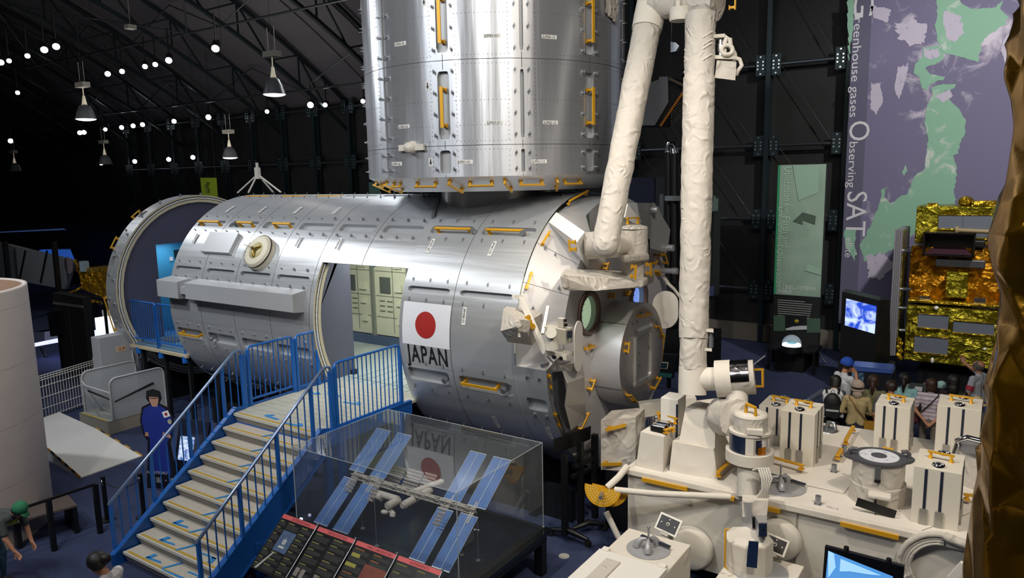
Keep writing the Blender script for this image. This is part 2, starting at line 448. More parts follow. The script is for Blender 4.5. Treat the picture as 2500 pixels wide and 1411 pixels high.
lab = {0: 'dark steel column left of the green exhibit banner, bolted plates on both sides', 1: 'dark steel column at the left edge of the tall map banner'}
for k, x in enumerate(xsall):
    kk = k-16
    column(x, None, lab.get(kk, 'dark steel wall column with bolted gusset plates along the back wall'), None if kk in lab else 'back wall columns')
for k in range(len(xsall)-1):
    xa, xb = xsall[k], xsall[k+1]
    for z in zs:
        m = MB(); m.cyl((xa+.38, YW-.4, z), (xb-.38, YW-.4, z), .055, n=10)
        tag(m.build('wall_tie_tube', TUBE), 'dark round steel struts bolted between neighbouring wall columns', 'strut', 'struts along the back wall')
    for i, z in enumerate([11.0 if xa > XS else 8.3]+zs[:-1]):
        q = V((xb-.4, YW-.38, zs[i]+.12)); p_ = V((xa+.4, YW-.38, z-.1)); d = (q-p_); m = MB()
        m.cyl(p_, q, .011, n=6); m.cyl(p_+d*.72, p_+d*.84, .024, n=6)
        tag(m.build('diagonal_tie_rod', RODM), 'thin diagonal steel tie rod with turnbuckle against the back wall', 'tie rod', 'diagonal rods on the back wall')
# black curtain wall behind the module at left and the far dark booths
m = MB(); m.box2((-75, 20.8, 0), (-17.5, 20.95, 3.2)); struct(m.build('wall_partition', mat('black_booth_wall', '0d0e11', .7)))

# ------------------------------------------------------------------ ceiling lamps
LAMPG = mat('spot_lamp_glow', 'ffffff', .5, emis='eef4ff', es=12)
LAMPG2 = mat('bay_lamp_glow', 'fff4ea', .5, emis='fff0ea', es=5)
def cspot(px, py, z, s=1.0):
    p = at(px, py, 2, z)
    dist = (p-CAMP).dot(_f)
    r = .07*s
    t = thing('ceiling_spot_lamp', 'small black ceiling spotlight, lit bright bluish white', 'spotlight', tuple(p), 'lit ceiling spotlights')
    d = (V((p.x*.3-6, 6, 0))-p).normalized()
    m = MB(); m.cyl(p-d*.3, p, r*1.1, n=14); m.build('housing', BLACK, t)
    m = MB(); m.cyl(p-d*.01, p+d*.03, r, n=16); m.build('lens', LAMPG, t)
    m = MB(); m.bar(p-d*.15, p-d*.15+V((0, 0, .9)), .03); m.build('bracket', BLACK, t)
SP = [(2,152,1.3),(22,148,1),(67,136,1.1),(108,121,1.5),(137,113,1.5),(263,180,1.2),(298,174,1.1),(354,162,1.1),(379,157,1.1),(412,147,1.4),(526,118,1.7),
      (43,226,.9),(758,256,1.4),(794,256,1.0),(652,272,.9),(509,286,1.2),(425,296,1),(348,304,1),(325,307,1),(297,311,1),(257,316,.9),(205,323,1.1),(195,324,1.1),
      (26,344,1),(886,247,1.0),(329,394,.9),(412,389,.9),(471,384,.9),(247,399,.8)]
for (x, y, s) in SP:
    d = ray(x, y)
    # lamps hang under the trusses: meet a height a little below the roof, never farther than the end wall
    z = 9.0 if y < 330 else 7.6
    tt = min((z-5.2)/d.z, 40.0 if y < 200 else 46.0)
    tt = min(tt, 21.8/d.y)
    while (CAMP+d*tt).z > roofz((CAMP+d*tt).y)-.3: tt -= .5
    k = tt/24.0
    p = CAMP + d*tt
    cspot(x, y, p.z, s*max(.8, min(1.55, k))*(1 if y < 330 else 1.1))
def pendant(px, py, dia_px, lit, label, grp=None, dist=None):
    D = .52; dist = D*FPX/dia_px
    p = atd(px, py, dist)
    t = thing('pendant_lamp', label, 'hanging lamp', tuple(p), grp)
    m = MB(); m.lathe([(.262, 0), (.25, .03), (.2, .2), (.13, .34), (.07, .38), (.0, .385)], p, n=28)
    m.build('shade', mat('frosted_lamp_shade', '505256', .35, .3) , t)
    m = MB(); m.lathe([(.07, .38), (.05, .48), (.03, .62), (.0, .62)], p, n=14); m.cyl(p+V((0,0,.6)), p+V((0,0,.86)), .012, n=6); m.build('lamp_neck', mat('pale_lamp_neck', 'b9b2a0', .5, emis='e8dcc0', es=.25 if lit else 0), t)
    m = MB(); m.box(p+V((0, 0, .9)), (.42, .2, .13)); m.build('ballast_box', mat('grey_ballast', '77756e', .5), t)
    m = MB(); [m.cyl(p+V((s_*.12, 0, .94)), p+V((s_*.12, 0, 1.5)), .01, n=6) for s_ in (-1, 1)]; m.build('hanger', mat('grey_ballast', '77756e', .5), t); m = MB(); m.cyl(p+V((0, 0, .94)), V((p.x, p.y, roofz(p.y)+.85)), .006, n=5); m.build('hanging_wire', BLACKM, t)
    if lit:
        m = MB(); m.sph(p+V((0, 0, .01)), .25, 24, 8, (1, 1, .22)); m.build('glowing_lens', LAMPG2, t)
pendant(670, 231, 55, 1, 'largest lit grey bell pendant lamp, hanging left of the upright silver module')
pendant(210, 291, 47, 1, 'lit grey bell pendant lamp in front of the left spotlights')
pendant(562, 385, 36, 1, 'small lit bell pendant lamp above the white tripod mast')
pendant(258, 401, 31, 0, 'unlit dark bell pendant lamp at the left, nearer the lit pendants')
pendant(38, 418, 27, 0, 'unlit bell pendant lamp at the far left edge')
m = MB(); p = atd(318, 66, 22); m.box(p, (.25, .25, .12)); m.cyl(p, p+V((0, 0, 2)), .01)
place('ceiling_camera', 'small pale box fixture hanging high in the dark roof', 'fixture', m, mat('grey_ballast', '77756e', .5))
# ================================================================== SILVER MODULE SHELLS
PX = -10.0; PYC, PZC, PR = 10.648, 2.712, 2.2
def shell(name, parent, F, NF, u0, u1, t0, t1, slots=(), holes=(), mats=None, du=.5, dt=3.0, depth=.07, tscale=PR*PI/180, seams_u=(), seams_t=()):
    """sheet over (u, theta) with rounded recesses; F(u, t, dr) -> point, NF(t) -> normal"""
    mg = .0
    us = {u0, u1}; ts = {t0, t1}
    S = []
    for (a, b, c, d) in slots:
        a, b = max(a, u0+.01), min(b, u1-.01); S.append((a-.02, b+.02, c-.6, d+.6, a, b, c, d)); us |= {a-.02, b+.02}; ts |= {c-.6, d+.6}
    for (a, b, c, d) in holes: us |= {a, b}; ts |= {c, d}
    def fill(s_, st):
        L = sorted(s_); out = [L[0]]
        for x in L[1:]:
            n = max(1, int(math.ceil((x-out[-1])/st))); o = out[-1]
            for k in range(1, n+1): out.append(o+(x-o)*k/n)
        return out
    us = [x for x in us if u0-1e-6 <= x <= u1+1e-6]; ts = [x for x in ts if t0-1e-6 <= x <= t1+1e-6]
    U = fill(us, du); T = fill(ts, dt)
    vs = []; fs = []; nm = []; mi = []
    idx = {}
    def vert(u, t, dr=0, n=None):
        vs.append(F(u, t, dr)); return len(vs)-1
    def gv(i, j):
        if (i, j) not in idx: idx[(i, j)] = vert(U[i], T[j])
        return idx[(i, j)]
    smooth = []
    for i in range(len(U)-1):
        for j in range(len(T)-1):
            uc = (U[i]+U[i+1])/2; tcn = (T[j]+T[j+1])/2
            if any(s[0] < uc < s[1] and s[2] < tcn < s[3] for s in S): continue
            if any(h[0] < uc < h[1] and h[2] < tcn < h[3] for h in holes): continue
            fs.append((gv(i, j), gv(i+1, j), gv(i+1, j+1), gv(i, j+1))); mi.append(0); smooth.append(True)
    tv = {}
    for s in S:
        (A, B, Cc, D, a, b, c, d) = s
        K = 40; uc, tm = (a+b)/2, (c+d)/2; hw = (b-a)/2; hh = (d-c)/2*tscale; r = min(hw, hh, .05)*.95
        rim = []; outr = []; 
        for k in range(K):
            ang = 2*PI*(k+.5)/K
            # point on rounded rect by direction in normalised space
            dx, dy = math.cos(ang), math.sin(ang)
            sc = 1/max(abs(dx), abs(dy)); qx, qy = dx*sc*hw, dy*sc*hh
            cx, cy = max(-hw+r, min(hw-r, qx)), max(-hh+r, min(hh-r, qy)); ex, ey = qx-cx, qy-cy
            if abs(qx) > hw-r and abs(qy) > hh-r:
                l = math.hypot(ex, ey)
                if l > r: qx, qy = cx+ex/l*r, cy+ey/l*r
            rim.append((uc+qx, tm+qy/tscale)); sx = (B-A)/2; sy = (D-Cc)/2
            outr.append(((A+B)/2+dx*sc*sx, (Cc+D)/2+dy*sc*sy))
        # exact corners for the outer loop
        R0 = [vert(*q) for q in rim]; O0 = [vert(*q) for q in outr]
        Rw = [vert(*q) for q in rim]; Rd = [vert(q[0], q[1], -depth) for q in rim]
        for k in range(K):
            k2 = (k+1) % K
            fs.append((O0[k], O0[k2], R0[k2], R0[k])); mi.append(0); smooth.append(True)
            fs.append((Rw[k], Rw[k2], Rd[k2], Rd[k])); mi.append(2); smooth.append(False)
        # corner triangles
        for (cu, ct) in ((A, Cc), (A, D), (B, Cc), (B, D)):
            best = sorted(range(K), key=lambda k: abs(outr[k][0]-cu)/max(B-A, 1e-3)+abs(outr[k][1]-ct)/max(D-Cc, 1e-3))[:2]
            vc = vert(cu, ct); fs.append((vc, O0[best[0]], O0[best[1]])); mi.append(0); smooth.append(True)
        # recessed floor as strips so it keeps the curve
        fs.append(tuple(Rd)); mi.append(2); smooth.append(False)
    # seams
    for su in seams_u:
        for j in range(len(T)-1):
            tcn = (T[j]+T[j+1])/2
            if any(s[0] < su < s[1] and s[2] < tcn < s[3] for s in S) or any(h[0] < su < h[1] and h[2] < tcn < h[3] for h in holes): continue
            q = [vert(su-.004, T[j], .002), vert(su+.004, T[j], .002), vert(su+.004, T[j+1], .002), vert(su-.004, T[j+1], .002)]
            fs.append(tuple(q)); mi.append(1); smooth.append(False)
    for st in seams_t:
        w_ = .004/tscale
        for i in range(len(U)-1):
            uc = (U[i]+U[i+1])/2
            if any(s[0] < uc < s[1] and s[2] < st < s[3] for s in S) or any(h[0] < uc < h[1] and h[2] < st < h[3] for h in holes): continue
            q = [vert(U[i], st-w_, .002), vert(U[i+1], st-w_, .002), vert(U[i+1], st+w_, .002), vert(U[i], st+w_, .002)]
            fs.append(tuple(q)); mi.append(1); smooth.append(False)
    me = bpy.data.meshes.new(name); inv = world_of(parent).inverted() if parent else Matrix.Identity(4)
    me.from_pydata([inv @ V(q) for q in vs], [], fs)
    for m_ in mats: me.materials.append(m_)
    me.polygons.foreach_set('material_index', mi); me.polygons.foreach_set('use_smooth', smooth)
    # outward normals
    nrm = []
    for p_ in me.polygons:
        if smooth[p_.index]:
            pass
    me.update()
    flip = []
    for p_ in me.polygons:
        q = me.vertices[p_.vertices[0]].co if parent is None else world_of(parent) @ me.vertices[p_.vertices[0]].co
        if smooth[p_.index] and p_.normal.dot(NF(q)) < 0: flip.append(p_.index)
    bm = bmesh.new(); bm.from_mesh(me); bm.faces.ensure_lookup_table()
    bmesh.ops.reverse_faces(bm, faces=[bm.faces[i] for i in flip]); bm.to_mesh(me); bm.free()
    wm = world_of(parent) if parent else Matrix.Identity(4)
    nl = []
    for p_ in me.polygons:
        for li in p_.loop_indices:
            if smooth[p_.index]: nl.append(NF(wm @ me.vertices[me.loops[li].vertex_index].co))
            else: nl.append(p_.normal.copy())
    me.normals_split_custom_set([tuple(n) for n in nl])
    o = bpy.data.objects.new(name, me); COL.objects.link(o)
    if parent: o.parent = parent
    return o
def FH(u, t, dr=0):
    r = PR+dr; a = rad(t); return V((u, PYC-r*math.cos(a), PZC+r*math.sin(a)))
def NH(q): n = V((0, q.y-PYC, q.z-PZC)); return n.normalized()
EX, EY = -7.5, 10.648
def FV(z, t, dr=0):
    r = PR+dr; a = rad(t); return V((EX+r*math.sin(a), EY-r*math.cos(a), z))
def NV(q): n = V((q.x-EX, q.y-EY, 0)); return n.normalized()
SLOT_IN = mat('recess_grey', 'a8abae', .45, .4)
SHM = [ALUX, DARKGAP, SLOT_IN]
ELM_M = [brushed('brushed_aluminium_upright', 'c6c9cf', .34, .75, 2, 45, .35, .8), DARKGAP, SLOT_IN]
SLOTROWS = [(80.5, 84.5), (46.5, 51.0), (19.6, 21.9), (-17.5, -11.8), (-48, -42)]
def bolts_for(parent, plist):
    """one screw-head copied wherever the panels are fixed"""
    m = MB(); m.cyl((0, 0, 0), (0, 0, .022), .021, n=8); m.cyl((0, 0, .022), (0, 0, .06), .009, n=6); m.box((0, 0, .035), (.065, .012, .012))
    base = m.build('panel_fastener', STEEL)
    plist = sorted(plist, key=lambda q: (q[0]-CAMP).length)
    inv = world_of(parent).inverted()
    first = True
    for (p_, n_) in plist[:99]:
        o = base if first else base.copy()
        if not first: COL.objects.link(o)
        first = False
        o.parent = parent
        o.location = inv @ p_; o.rotation_euler = n_.to_track_quat('Z', 'X').to_euler()
    rest = plist[99:]
    if rest:
        m = MB()
        for (p_, n_) in rest:
            e = n_.normalized(); m.cyl(p_, p_+e*.018, .016, n=6); m.cyl(p_+e*.018, p_+e*.05, .007, n=5)
        stuff(m.build('panel_fasteners', STEEL, parent))
def rivets(parent, mb):
    if mb.v: stuff(mb.build('rivet_lines', mat('rivet_dot', '6f7276', .5, .5), parent))
def rivet_h(mb, u0, u1, t, step=.06):
    n = int((u1-u0)/step)
    for k in range(n):
        u = u0+(u1-u0)*(k+.5)/n
        a = .006; q = [FH(u+sx*a, t+sy*a/PR*57.3, .0025) for sx, sy in ((-1,-1),(1,-1),(1,1),(-1,1))]
        mb.add(q, [(0,1,2,3)])
def rivet_v(mb, z0, z1, t, step=.06, horiz=False):
    n = int((z1-z0)/step) if not horiz else int((z1-z0)*PR/57.3/step)
    for k in range(n):
        a = .006
        if horiz: tt = z0+(z1-z0)*(k+.5)/n; zz = t
        else: tt = t; zz = z0+(z1-z0)*(k+.5)/n
        q = [FV(zz+sy*a, tt+sx*a/PR*57.3, .0025) for sx, sy in ((-1,-1),(1,-1),(1,1),(-1,1))]
        mb.add(q, [(0,1,2,3)])

# ------------------------------------------------------------------ laboratory module lying on its side
XL, XD, XM, XR, XE = -14.29, -9.92, -7.893, -5.70, -5.20
lab = thing('laboratory_module', 'long silver cylindrical space laboratory module with red and white flag and open doorway', 'space module', (-10, PYC, 0))
nP = [XL + (XM-XL)*k/6 for k in range(7)]          # panel joints, about 1.07 m apart
slots = []; fast = []; rv = MB()
def row_fast(a, b, t, n=3):
    for k in range(n):
        u = a + (b-a)*(k+.5)/n; fast.append((FH(u, t, 0), NH(FH(u, t, 0))))
joints = nP + [-6.857, XR]
for i in range(len(joints)-1):
    a, b = joints[i], joints[i+1]
    for r_, (c, d) in enumerate(SLOTROWS):
        if r_ >= 2 and XD-.2 <= a < XM-.05: continue            # doorway
        hw = .10
        slots.append((a+hw, b-hw, c, d))
        row_fast(a, b, d+2.8); row_fast(a, b, c-3.0)
        rivet_h(rv, a+.06, b-.06, d+5); rivet_h(rv, a+.06, b-.06, c-5)
hole = [(XD, XM, -120, 29.3)]
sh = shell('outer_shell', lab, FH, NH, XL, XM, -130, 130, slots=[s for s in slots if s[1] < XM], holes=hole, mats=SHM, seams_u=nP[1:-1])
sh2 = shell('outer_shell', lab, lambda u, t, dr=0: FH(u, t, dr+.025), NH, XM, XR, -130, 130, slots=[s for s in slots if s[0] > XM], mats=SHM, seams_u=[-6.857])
# lower quarter carries on to the end face, upper quarter tapers
sh3 = shell('end_skirt', lab, lambda u, t, dr=0: FH(u, t, dr+.02), NH, XR, XE+.02, -130, -4.5, slots=[(-5.58, -5.24, -22, -16.5)], mats=SHM, seams_u=[])
sh4 = shell('end_skirt', lab, lambda u, t, dr=0: FH(u, t, dr-.05), NH, XR, XE, 62, 230, slots=[], mats=SHM)
for t_ in (-8, -24): 
    for u_ in (-5.5, -5.3): fast.append((FH(u_, t_, .02), NH(FH(u_, t_))))
m = MB()   # tapered sector
def cone(t, k): 
    a = rad(t); r = 2.2+(1.72-2.2)*k; return V((XR+.5*k, PYC-r*math.cos(a), PZC+r*math.sin(a)))
m.sm = True
N_ = 24; vs = []
for j in range(N_+1):
    t = -4.5+(62+4.5)*j/N_; vs += [cone(t, 0), cone(t, 1)]
m.add(vs, [(2*j, 2*j+1, 2*j+3, 2*j+2) for j in range(N_)]); m.sm = False
# ledges closing the sector
for t in (-4.5, 62):
    m.add([cone(t, 0), cone(t, 1), FH(XE, t, -.05 if t > 0 else .02), FH(XR, t, .0)], [(0, 1, 2, 3)])
m.build('end_taper', [mat('pale_aluminium', 'cdcbcb', .45, .35)], lab)
for (t, k) in [(43, .45), (43.5, .2), (29, .75), (18, .3)]:
    a = rad(t); fast.append((cone(t, k), V((.69, -.72*math.cos(a), .72*math.sin(a)))))
m = MB(); # panel line on taper
for t in (27, 44):
    for s in range(8):
        A, B = cone(t, s/8), cone(t, (s+1)/8); n_ = V((.69, -.72*math.cos(rad(t)), .72*math.sin(rad(t))))*.003
        e = (cone(t+.14, s/8)-A)
        m.add([A+n_, B+n_, B+e+n_, A+e+n_], [(0, 1, 2, 3)])
m.build('panel_seam', DARKGAP, lab)
# end face plate
m = MB(); N_ = 72; poly = []
for j in range(N_):
    t = -4.5 - 5*j if j > 0 else -4.5
    a = 360*j/N_ - 90
    th = ((a+180) % 360)-180
    if -4.5 < th < 62: r = 1.72
    elif 62 <= th or th < -130: r = 2.15
    else: r = 2.2
    poly.append((XE, PYC-r*math.cos(rad(a)), PZC+r*math.sin(rad(a))))
# plate with two round window openings is built as rings + fill
ENDM = mat('end_face_aluminium', 'cac8ca', .45, .3, bump=.05)
WINS = [(9.711, 3.134), (11.504, 3.10)]
bm = bmesh.new()
def loop2(pts): 
    v_ = [bm.verts.new(q) for q in pts]; return [bm.edges.new((v_[k], v_[(k+1) % len(v_)])) for k in range(len(v_))]
E_ = loop2(poly)
for (y, z) in WINS: E_ += loop2([(XE, y+.275*math.cos(2*PI*k/32), z+.275*math.sin(2*PI*k/32)) for k in range(32)])
bmesh.ops.triangle_fill(bm, edges=E_, use_beauty=True)
me = bpy.data.meshes.new('end_face'); inv = world_of(lab).inverted(); bm.transform(inv); bm.to_mesh(me); bm.free()
me.materials.append(ENDM); ef = bpy.data.objects.new('end_face', me); COL.objects.link(ef); ef.parent = lab
# windows of the end face
WG = glassmat('window_glass', 'dfeee4', .10, .02, .8)
INSW = mat('cabin_white_wall', 'cfd6bd', .6)
for i, (y, z) in enumerate(WINS):
    m = MB(); m.mi = 0; m.lathe([(.275, 0), (.345, 0), (.345, .035), (.275, .035), (.27, -.02)], (XE, y, z), (1, 0, 0), 40)
    wr = m.build('window_ring', mat('brown_window_ring', '6f5750', .55, .2), lab)
    m = MB()
    for k in range(20):
        a = 2*PI*k/20; m.cyl((XE+.05, y+.31*math.cos(a), z+.31*math.sin(a)), (XE+.062, y+.31*math.cos(a), z+.31*math.sin(a)), .010, n=6)
    stuff(m.build('ring_screws', STEEL, wr))
    m = MB(); m.lathe([(.275, 0), (.27, -.10)], (XE, y, z), (1, 0, 0), 40); m.build('window_tunnel', mat('tunnel_grey', '8d938c', .5, .3), lab)
    m = MB(); m.disc((XE+.0, y, z), (1, 0, 0), .274, 40); m.build('window_pane', WG, lab)
    m = MB(); m.disc((XE-.10, y, z), (1, 0, 0), .272, 40); m.build('lit_cabin_view', mat('lit_cabin_glow%d' % i, 'd8e6c8', .5, emis=('cfdcc0', '7d94ff')[i], es=(.62, 1.0)[i]), lab)
# airlock
ax, ay, az, ar = -4.72, 10.62, 2.35, .835
m = MB(); m.sm = True; m.lathe([(ar, XE-ax), (ar, 0)], (ax, ay, az), (1, 0, 0), 64); m.sm = False
m.lathe([(ar, 0), (ar-.0, .0), (0.0, .0)], (ax, ay, az), (1, 0, 0), 64)
al = m.build('airlock_drum', [brushed('brushed_aluminium_drum', 'd0d1d4', .4, .35, 0, 40)], lab)
def rrect(y0, y1, z0, z1, r, n=6):
    P_ = []
    for (cy, cz, a0) in ((y1-r, z1-r, 0), (y0+r, z1-r, 90), (y0+r, z0+r, 180), (y1-r, z0+r, 270)):
        for k in range(n+1):
            a = rad(a0+90*k/n); P_.append((cy+r*math.cos(a), cz+r*math.sin(a)))
    return P_
hy, hz = ay+.03, az-.02
m = MB(); A_ = rrect(hy-.33, hy+.33, hz-.44, hz+.44, .10); B_ = rrect(hy-.26, hy+.26, hz-.37, hz+.37, .07)
vs = [(ax+.03, a, b) for a, b in A_] + [(ax+.03, a, b) for a, b in B_] + [(ax, a*1.0+(a-hy)*.12, b+(b-hz)*.1) for a, b in A_] + [(ax+.005, a, b) for a, b in B_]
n_ = len(A_); fs = []
for k in range(n_):
    k2 = (k+1) % n_; fs += [(k, k2, n_+k2, n_+k), (k, 2*n_+k, 2*n_+k2, k2), (n_+k, n_+k2, 3*n_+k2, 3*n_+k)]
fs.append(tuple(range(3*n_, 4*n_))); m.add(vs, fs)
m.build('hatch_frame', mat('hatch_frame_aluminium', 'd3d2d0', .3, .6), lab)
m = MB()
for k in range(26):
    a = 2*PI*k/26; r = .62+.08*(k % 2)
    m.cyl((ax, ay+r*math.cos(a), az+r*math.sin(a)), (ax+.02, ay+r*math.cos(a), az+r*math.sin(a)), .014, n=8)
for y, z in [(hy-.17, hz+.3), (hy+.17, hz+.3), (hy-.17, hz-.1), (hy+.17, hz+.1), (hy+.1, hz-.3), (hy-.17, hz+.1)]:
    m.cyl((ax+.005, y, z), (ax+.025, y, z), .013, n=8)
stuff(m.build('airlock_screws', STEEL, lab))
for (q0, q1) in [((1554, 772), (1582, 765)), ((1599, 795), (1613, 824)), ((1527, 833), (1524, 862)), ((1605, 920), (1588, 950)), ((1530, 963), (1545, 980))]:
    handrail(lab, at(*q0, 0, ax), at(*q1, 0, ax), (1, 0, 0), h=.07)
m = MB()
for t_, s_ in ((46, 0), (-28, 0)):
    a = rad(t_)
    for k in range(10):
        x = XE+.04+(ax-XE-.06)*k/10; m.box((x, ay-ar*math.cos(a)-.002, az+ar*math.sin(a)), (.012, .01, .012))
    m.box(((XE+ax)/2, ay-(ar+.001)*math.cos(a), az+(ar+.001)*math.sin(a)), (ax-XE, .006, .006))
m.build('drum_seam', DARKGAP, lab)
# handrails along the end rim and on the end face
def rim_rail(q0, q1, X, out=(.75, -.5, .2), h=.08): handrail(lab, at(*q0, 0, X), at(*q1, 0, X), out, h=h)
for q0, q1, o_ in [((1385, 500), (1432, 474), (.6, -.3, .7)), ((1322, 600), (1340, 570), (.6, -.6, .5)), ((1284, 706), (1298, 664), (.6, -.75, .2))]:
    rim_rail(q0, q1, XR+.06, o_)
for q0, q1 in [((1338, 912), (1345, 950)), ((1352, 1007), (1365, 1040))]: rim_rail(q0, q1, XE+.03, (1, -.3, -.1), .07)
for q0, q1 in [((1433, 953), (1443, 924)), ((1407, 1050), (1428, 1005)), ((1425, 852), (1442, 842)), ((1470, 660), (1476, 640)), ((1488, 730), (1490, 712)), ((1524, 722), (1531, 710)), ((1566, 510), (1596, 575)), ((1598, 660), (1604, 672)), ((1601, 620), (1590, 645)), ((1613, 618), (1621, 645)), ((1612, 815), (1605, 880))]:
    handrail(lab, at(*q0, 0, XE+.01), at(*q1, 0, XE+.01), (1, 0, 0), h=.08)
# wedge shaped trunnion fairing high on the rim
A0 = [at(1340, 542, 0, XR+.05), at(1358, 518, 0, XR+.05), at(1428, 566, 0, XE+.25), at(1408, 592, 0, XE+.25)]
B0 = [at(1340, 546, 0, XR), at(1352, 530, 0, XR-.05), at(1440, 655, 0, XE), at(1432, 656, 0, XE)]
m = MB(); m.hull(B0, A0); m.build('trunnion_fairing', mat('white_fairing', 'e2e1df', .45), lab)
# second fairing on the far side of the end face, and pale boxes
A0 = [at(1516, 495, 0, XE), at(1560, 495, 0, XE), at(1600, 560, 0, XE), at(1592, 615, 0, XE), at(1535, 600, 0, XE)]
m = MB(); m.prism(A0, (.28, 0, 0)); m.build('side_fairing', mat('pale_grey_panel', 'a9abae', .5, .3), lab)
A0 = [at(1515, 498, 0, XE+.3), at(1550, 540, 0, XE+.3), at(1530, 545, 0, XE+.3), at(1508, 530, 0, XE+.3)]
m = MB(); m.prism(A0, (.12, 0, 0)); m.build('white_wedge', mat('white_fairing', 'e2e1df', .45), lab)
m = MB()
for q in [(1565, 512), (1605, 604), (1615, 660)]:
    c = at(*q, 0, XE+.1); m.cyl(c, c+V((.28, 0, 0)), .05, n=12); m.cyl(c+V((.2, 0, 0)), c+V((.3, 0, 0)), .06, n=12)
m.build('trunnion_pin', mat('pale_pin', 'b8bac0', .3, .6), lab)
# handrails in the recesses of the long shell
def shrail(u0, u1, t): 
    handrail(lab, FH(u0, t, -.05), FH(u1, t, -.05), NH(FH(u0, t)), h=.11, w=.045)
for (x0, x1, y) in [(485, 542, 545), (583, 622, 548), (668, 711, 550)]:
    a = XL+.12 if x0 == 485 else None
shrail(-14.15, -13.45, 48.6); shrail(-12.85, -12.38, 48.6); shrail(-11.75, -11.25, 48.6)
shrail(-7.70, -6.98, 48.6); shrail(-6.68, -5.98, 48.6)
shrail(-14.1, -13.4, -15); shrail(-6.72, -6.05, -15)
for a in (-14.1, -12.9, -11.8): handrail(lab, FH(a, 82.5, -.05), FH(a+.75, 82.5, -.05), NH(FH(a, 82.5)), h=.05, w=.045)
# scuff-plates: cable sockets in the recesses
m = MB()
for (u, t) in [(-6.9, 47.5), (-5.98, 47.5), (-12.95, 48.5), (-7.03, -15), (-5.93, -15), (-13.0, -15)]:
    q = FH(u, t, -.06); n_ = NH(q); m.cyl(q, q+n_*.13, .035, n=12); m.cyl(q+n_*.10, q+n_*.14, .045, n=12)
m.build('recess_socket', STEEL, lab)
bolts_for(lab, fast); rivets(lab, rv)
# interior lining, rims at the cut ends
def rim(parent, x, sgn, name='cut_rim'):
    m = MB()
    for mi_, (r0, r1, dx) in enumerate([(2.2, 2.155, .0), (2.155, 2.135, -.05), (2.135, 2.10, .0), (2.10, 2.07, -.03), (2.07, 2.0, 0)]):
        m.mi = [0, 1, 0, 1, 2][mi_]
        m.lathe([(r0, dx*sgn*-1*-1), (r1, dx*sgn)], (x, PYC, PZC), (1, 0, 0), 96)
        m.mi = 1
        if dx: m.lathe([(r0, 0), (r0, dx*sgn)], (x, PYC, PZC), (1, 0, 0), 96); m.lathe([(r1, 0), (r1, dx*sgn)], (x, PYC, PZC), (1, 0, 0), 96)
    return m.build(name, [mat('cream_edge_trim', 'c9c0a8', .5), DARKGAP, mat('white_edge_trim', 'cfcfcf', .5)], parent)
def arc_rim(parent, x, sgn, a0, a1, name='cut_rim'):
    m = MB(); A = []; 
    for (r0, r1, mi_) in [(2.2, 2.165, 0), (2.165, 2.145, 1), (2.145, 2.11, 2), (2.11, 2.095, 1), (2.095, 2.03, 0)]:
        m.mi = mi_; n = 48
        vs = []
        for k in range(n+1):
            t = rad(a0+(a1-a0)*k/n); dx = -.03*sgn if mi_ == 1 else 0
            for r in (r0, r1): vs.append((x+dx, PYC-r*math.cos(t), PZC+r*math.sin(t)))
        m.add(vs, [(2*k, 2*k+1, 2*k+3, 2*k+2) for k in range(n)])
    m.mi = 0; vs = []
    for k in range(49):
        t = rad(a0+(a1-a0)*k/48); vs += [(x, PYC-2.03*math.cos(t), PZC+2.03*math.sin(t)), (x-.25*sgn, PYC-2.03*math.cos(t), PZC+2.03*math.sin(t))]
    m.add(vs, [(2*k, 2*k+1, 2*k+3, 2*k+2) for k in range(48)])
    return m.build(name, [mat('cream_edge_trim', 'c9c0a8', .5), DARKGAP, mat('white_edge_trim', 'd8d8d8', .5)], parent)
arc_rim(lab, XD, 1, -95, 29.3)
arc_rim(lab, XM, -1, -95, 29.3)
arc_rim(lab, XL, -1, -180, 180, 'end_rim')
ZF = 1.628
# inner lining behind the doorway top edge and right jamb
PARTW = mat('slate_partition_paint', '5c6072', .55)
m = MB()  # partition closing the shell left of the doorway
def chord(x, yl, yr, z0, z1, dx=.05):
    P_ = []
    for k in range(25):
        z = z0+(z1-z0)*k/24; y = PYC - math.sqrt(max(0, 2.03**2-(z-PZC)**2)); P_.append((x, max(y, yl), z))
    P_ += [(x, yr, z1), (x, yr, z0)]
    return P_
m.prism(chord(XD-.06, 0, 9.42, ZF, 4.42), (-.12, 0, 0)); m.build('inner_partition', PARTW, lab)
m = MB(); m.box2((XD-.06, 9.30, ZF), (XD+.02, 9.42, ZF+.08)); m.build('partition_skid', NAVY, lab)
m = MB(); m.box2((XL+.05, PYC-1.70, ZF-.06), (XR, PYC+1.7, ZF)); m.build('cabin_floor', mat('pale_grey_vinyl_floor', 'a8b3b0', .45, var=.1), lab)
m = MB()
for k in range(8): m.box2((XD+.2+k*.28, PYC-1.69, ZF), (XD+.212+k*.28, PYC+.5, ZF+.003))
m.box2((XD, 9.15, ZF), (XR, 9.17, ZF+.003)); m.build('floor_joint', mat('floor_joint_grey', '6f7c7c', .6), lab)
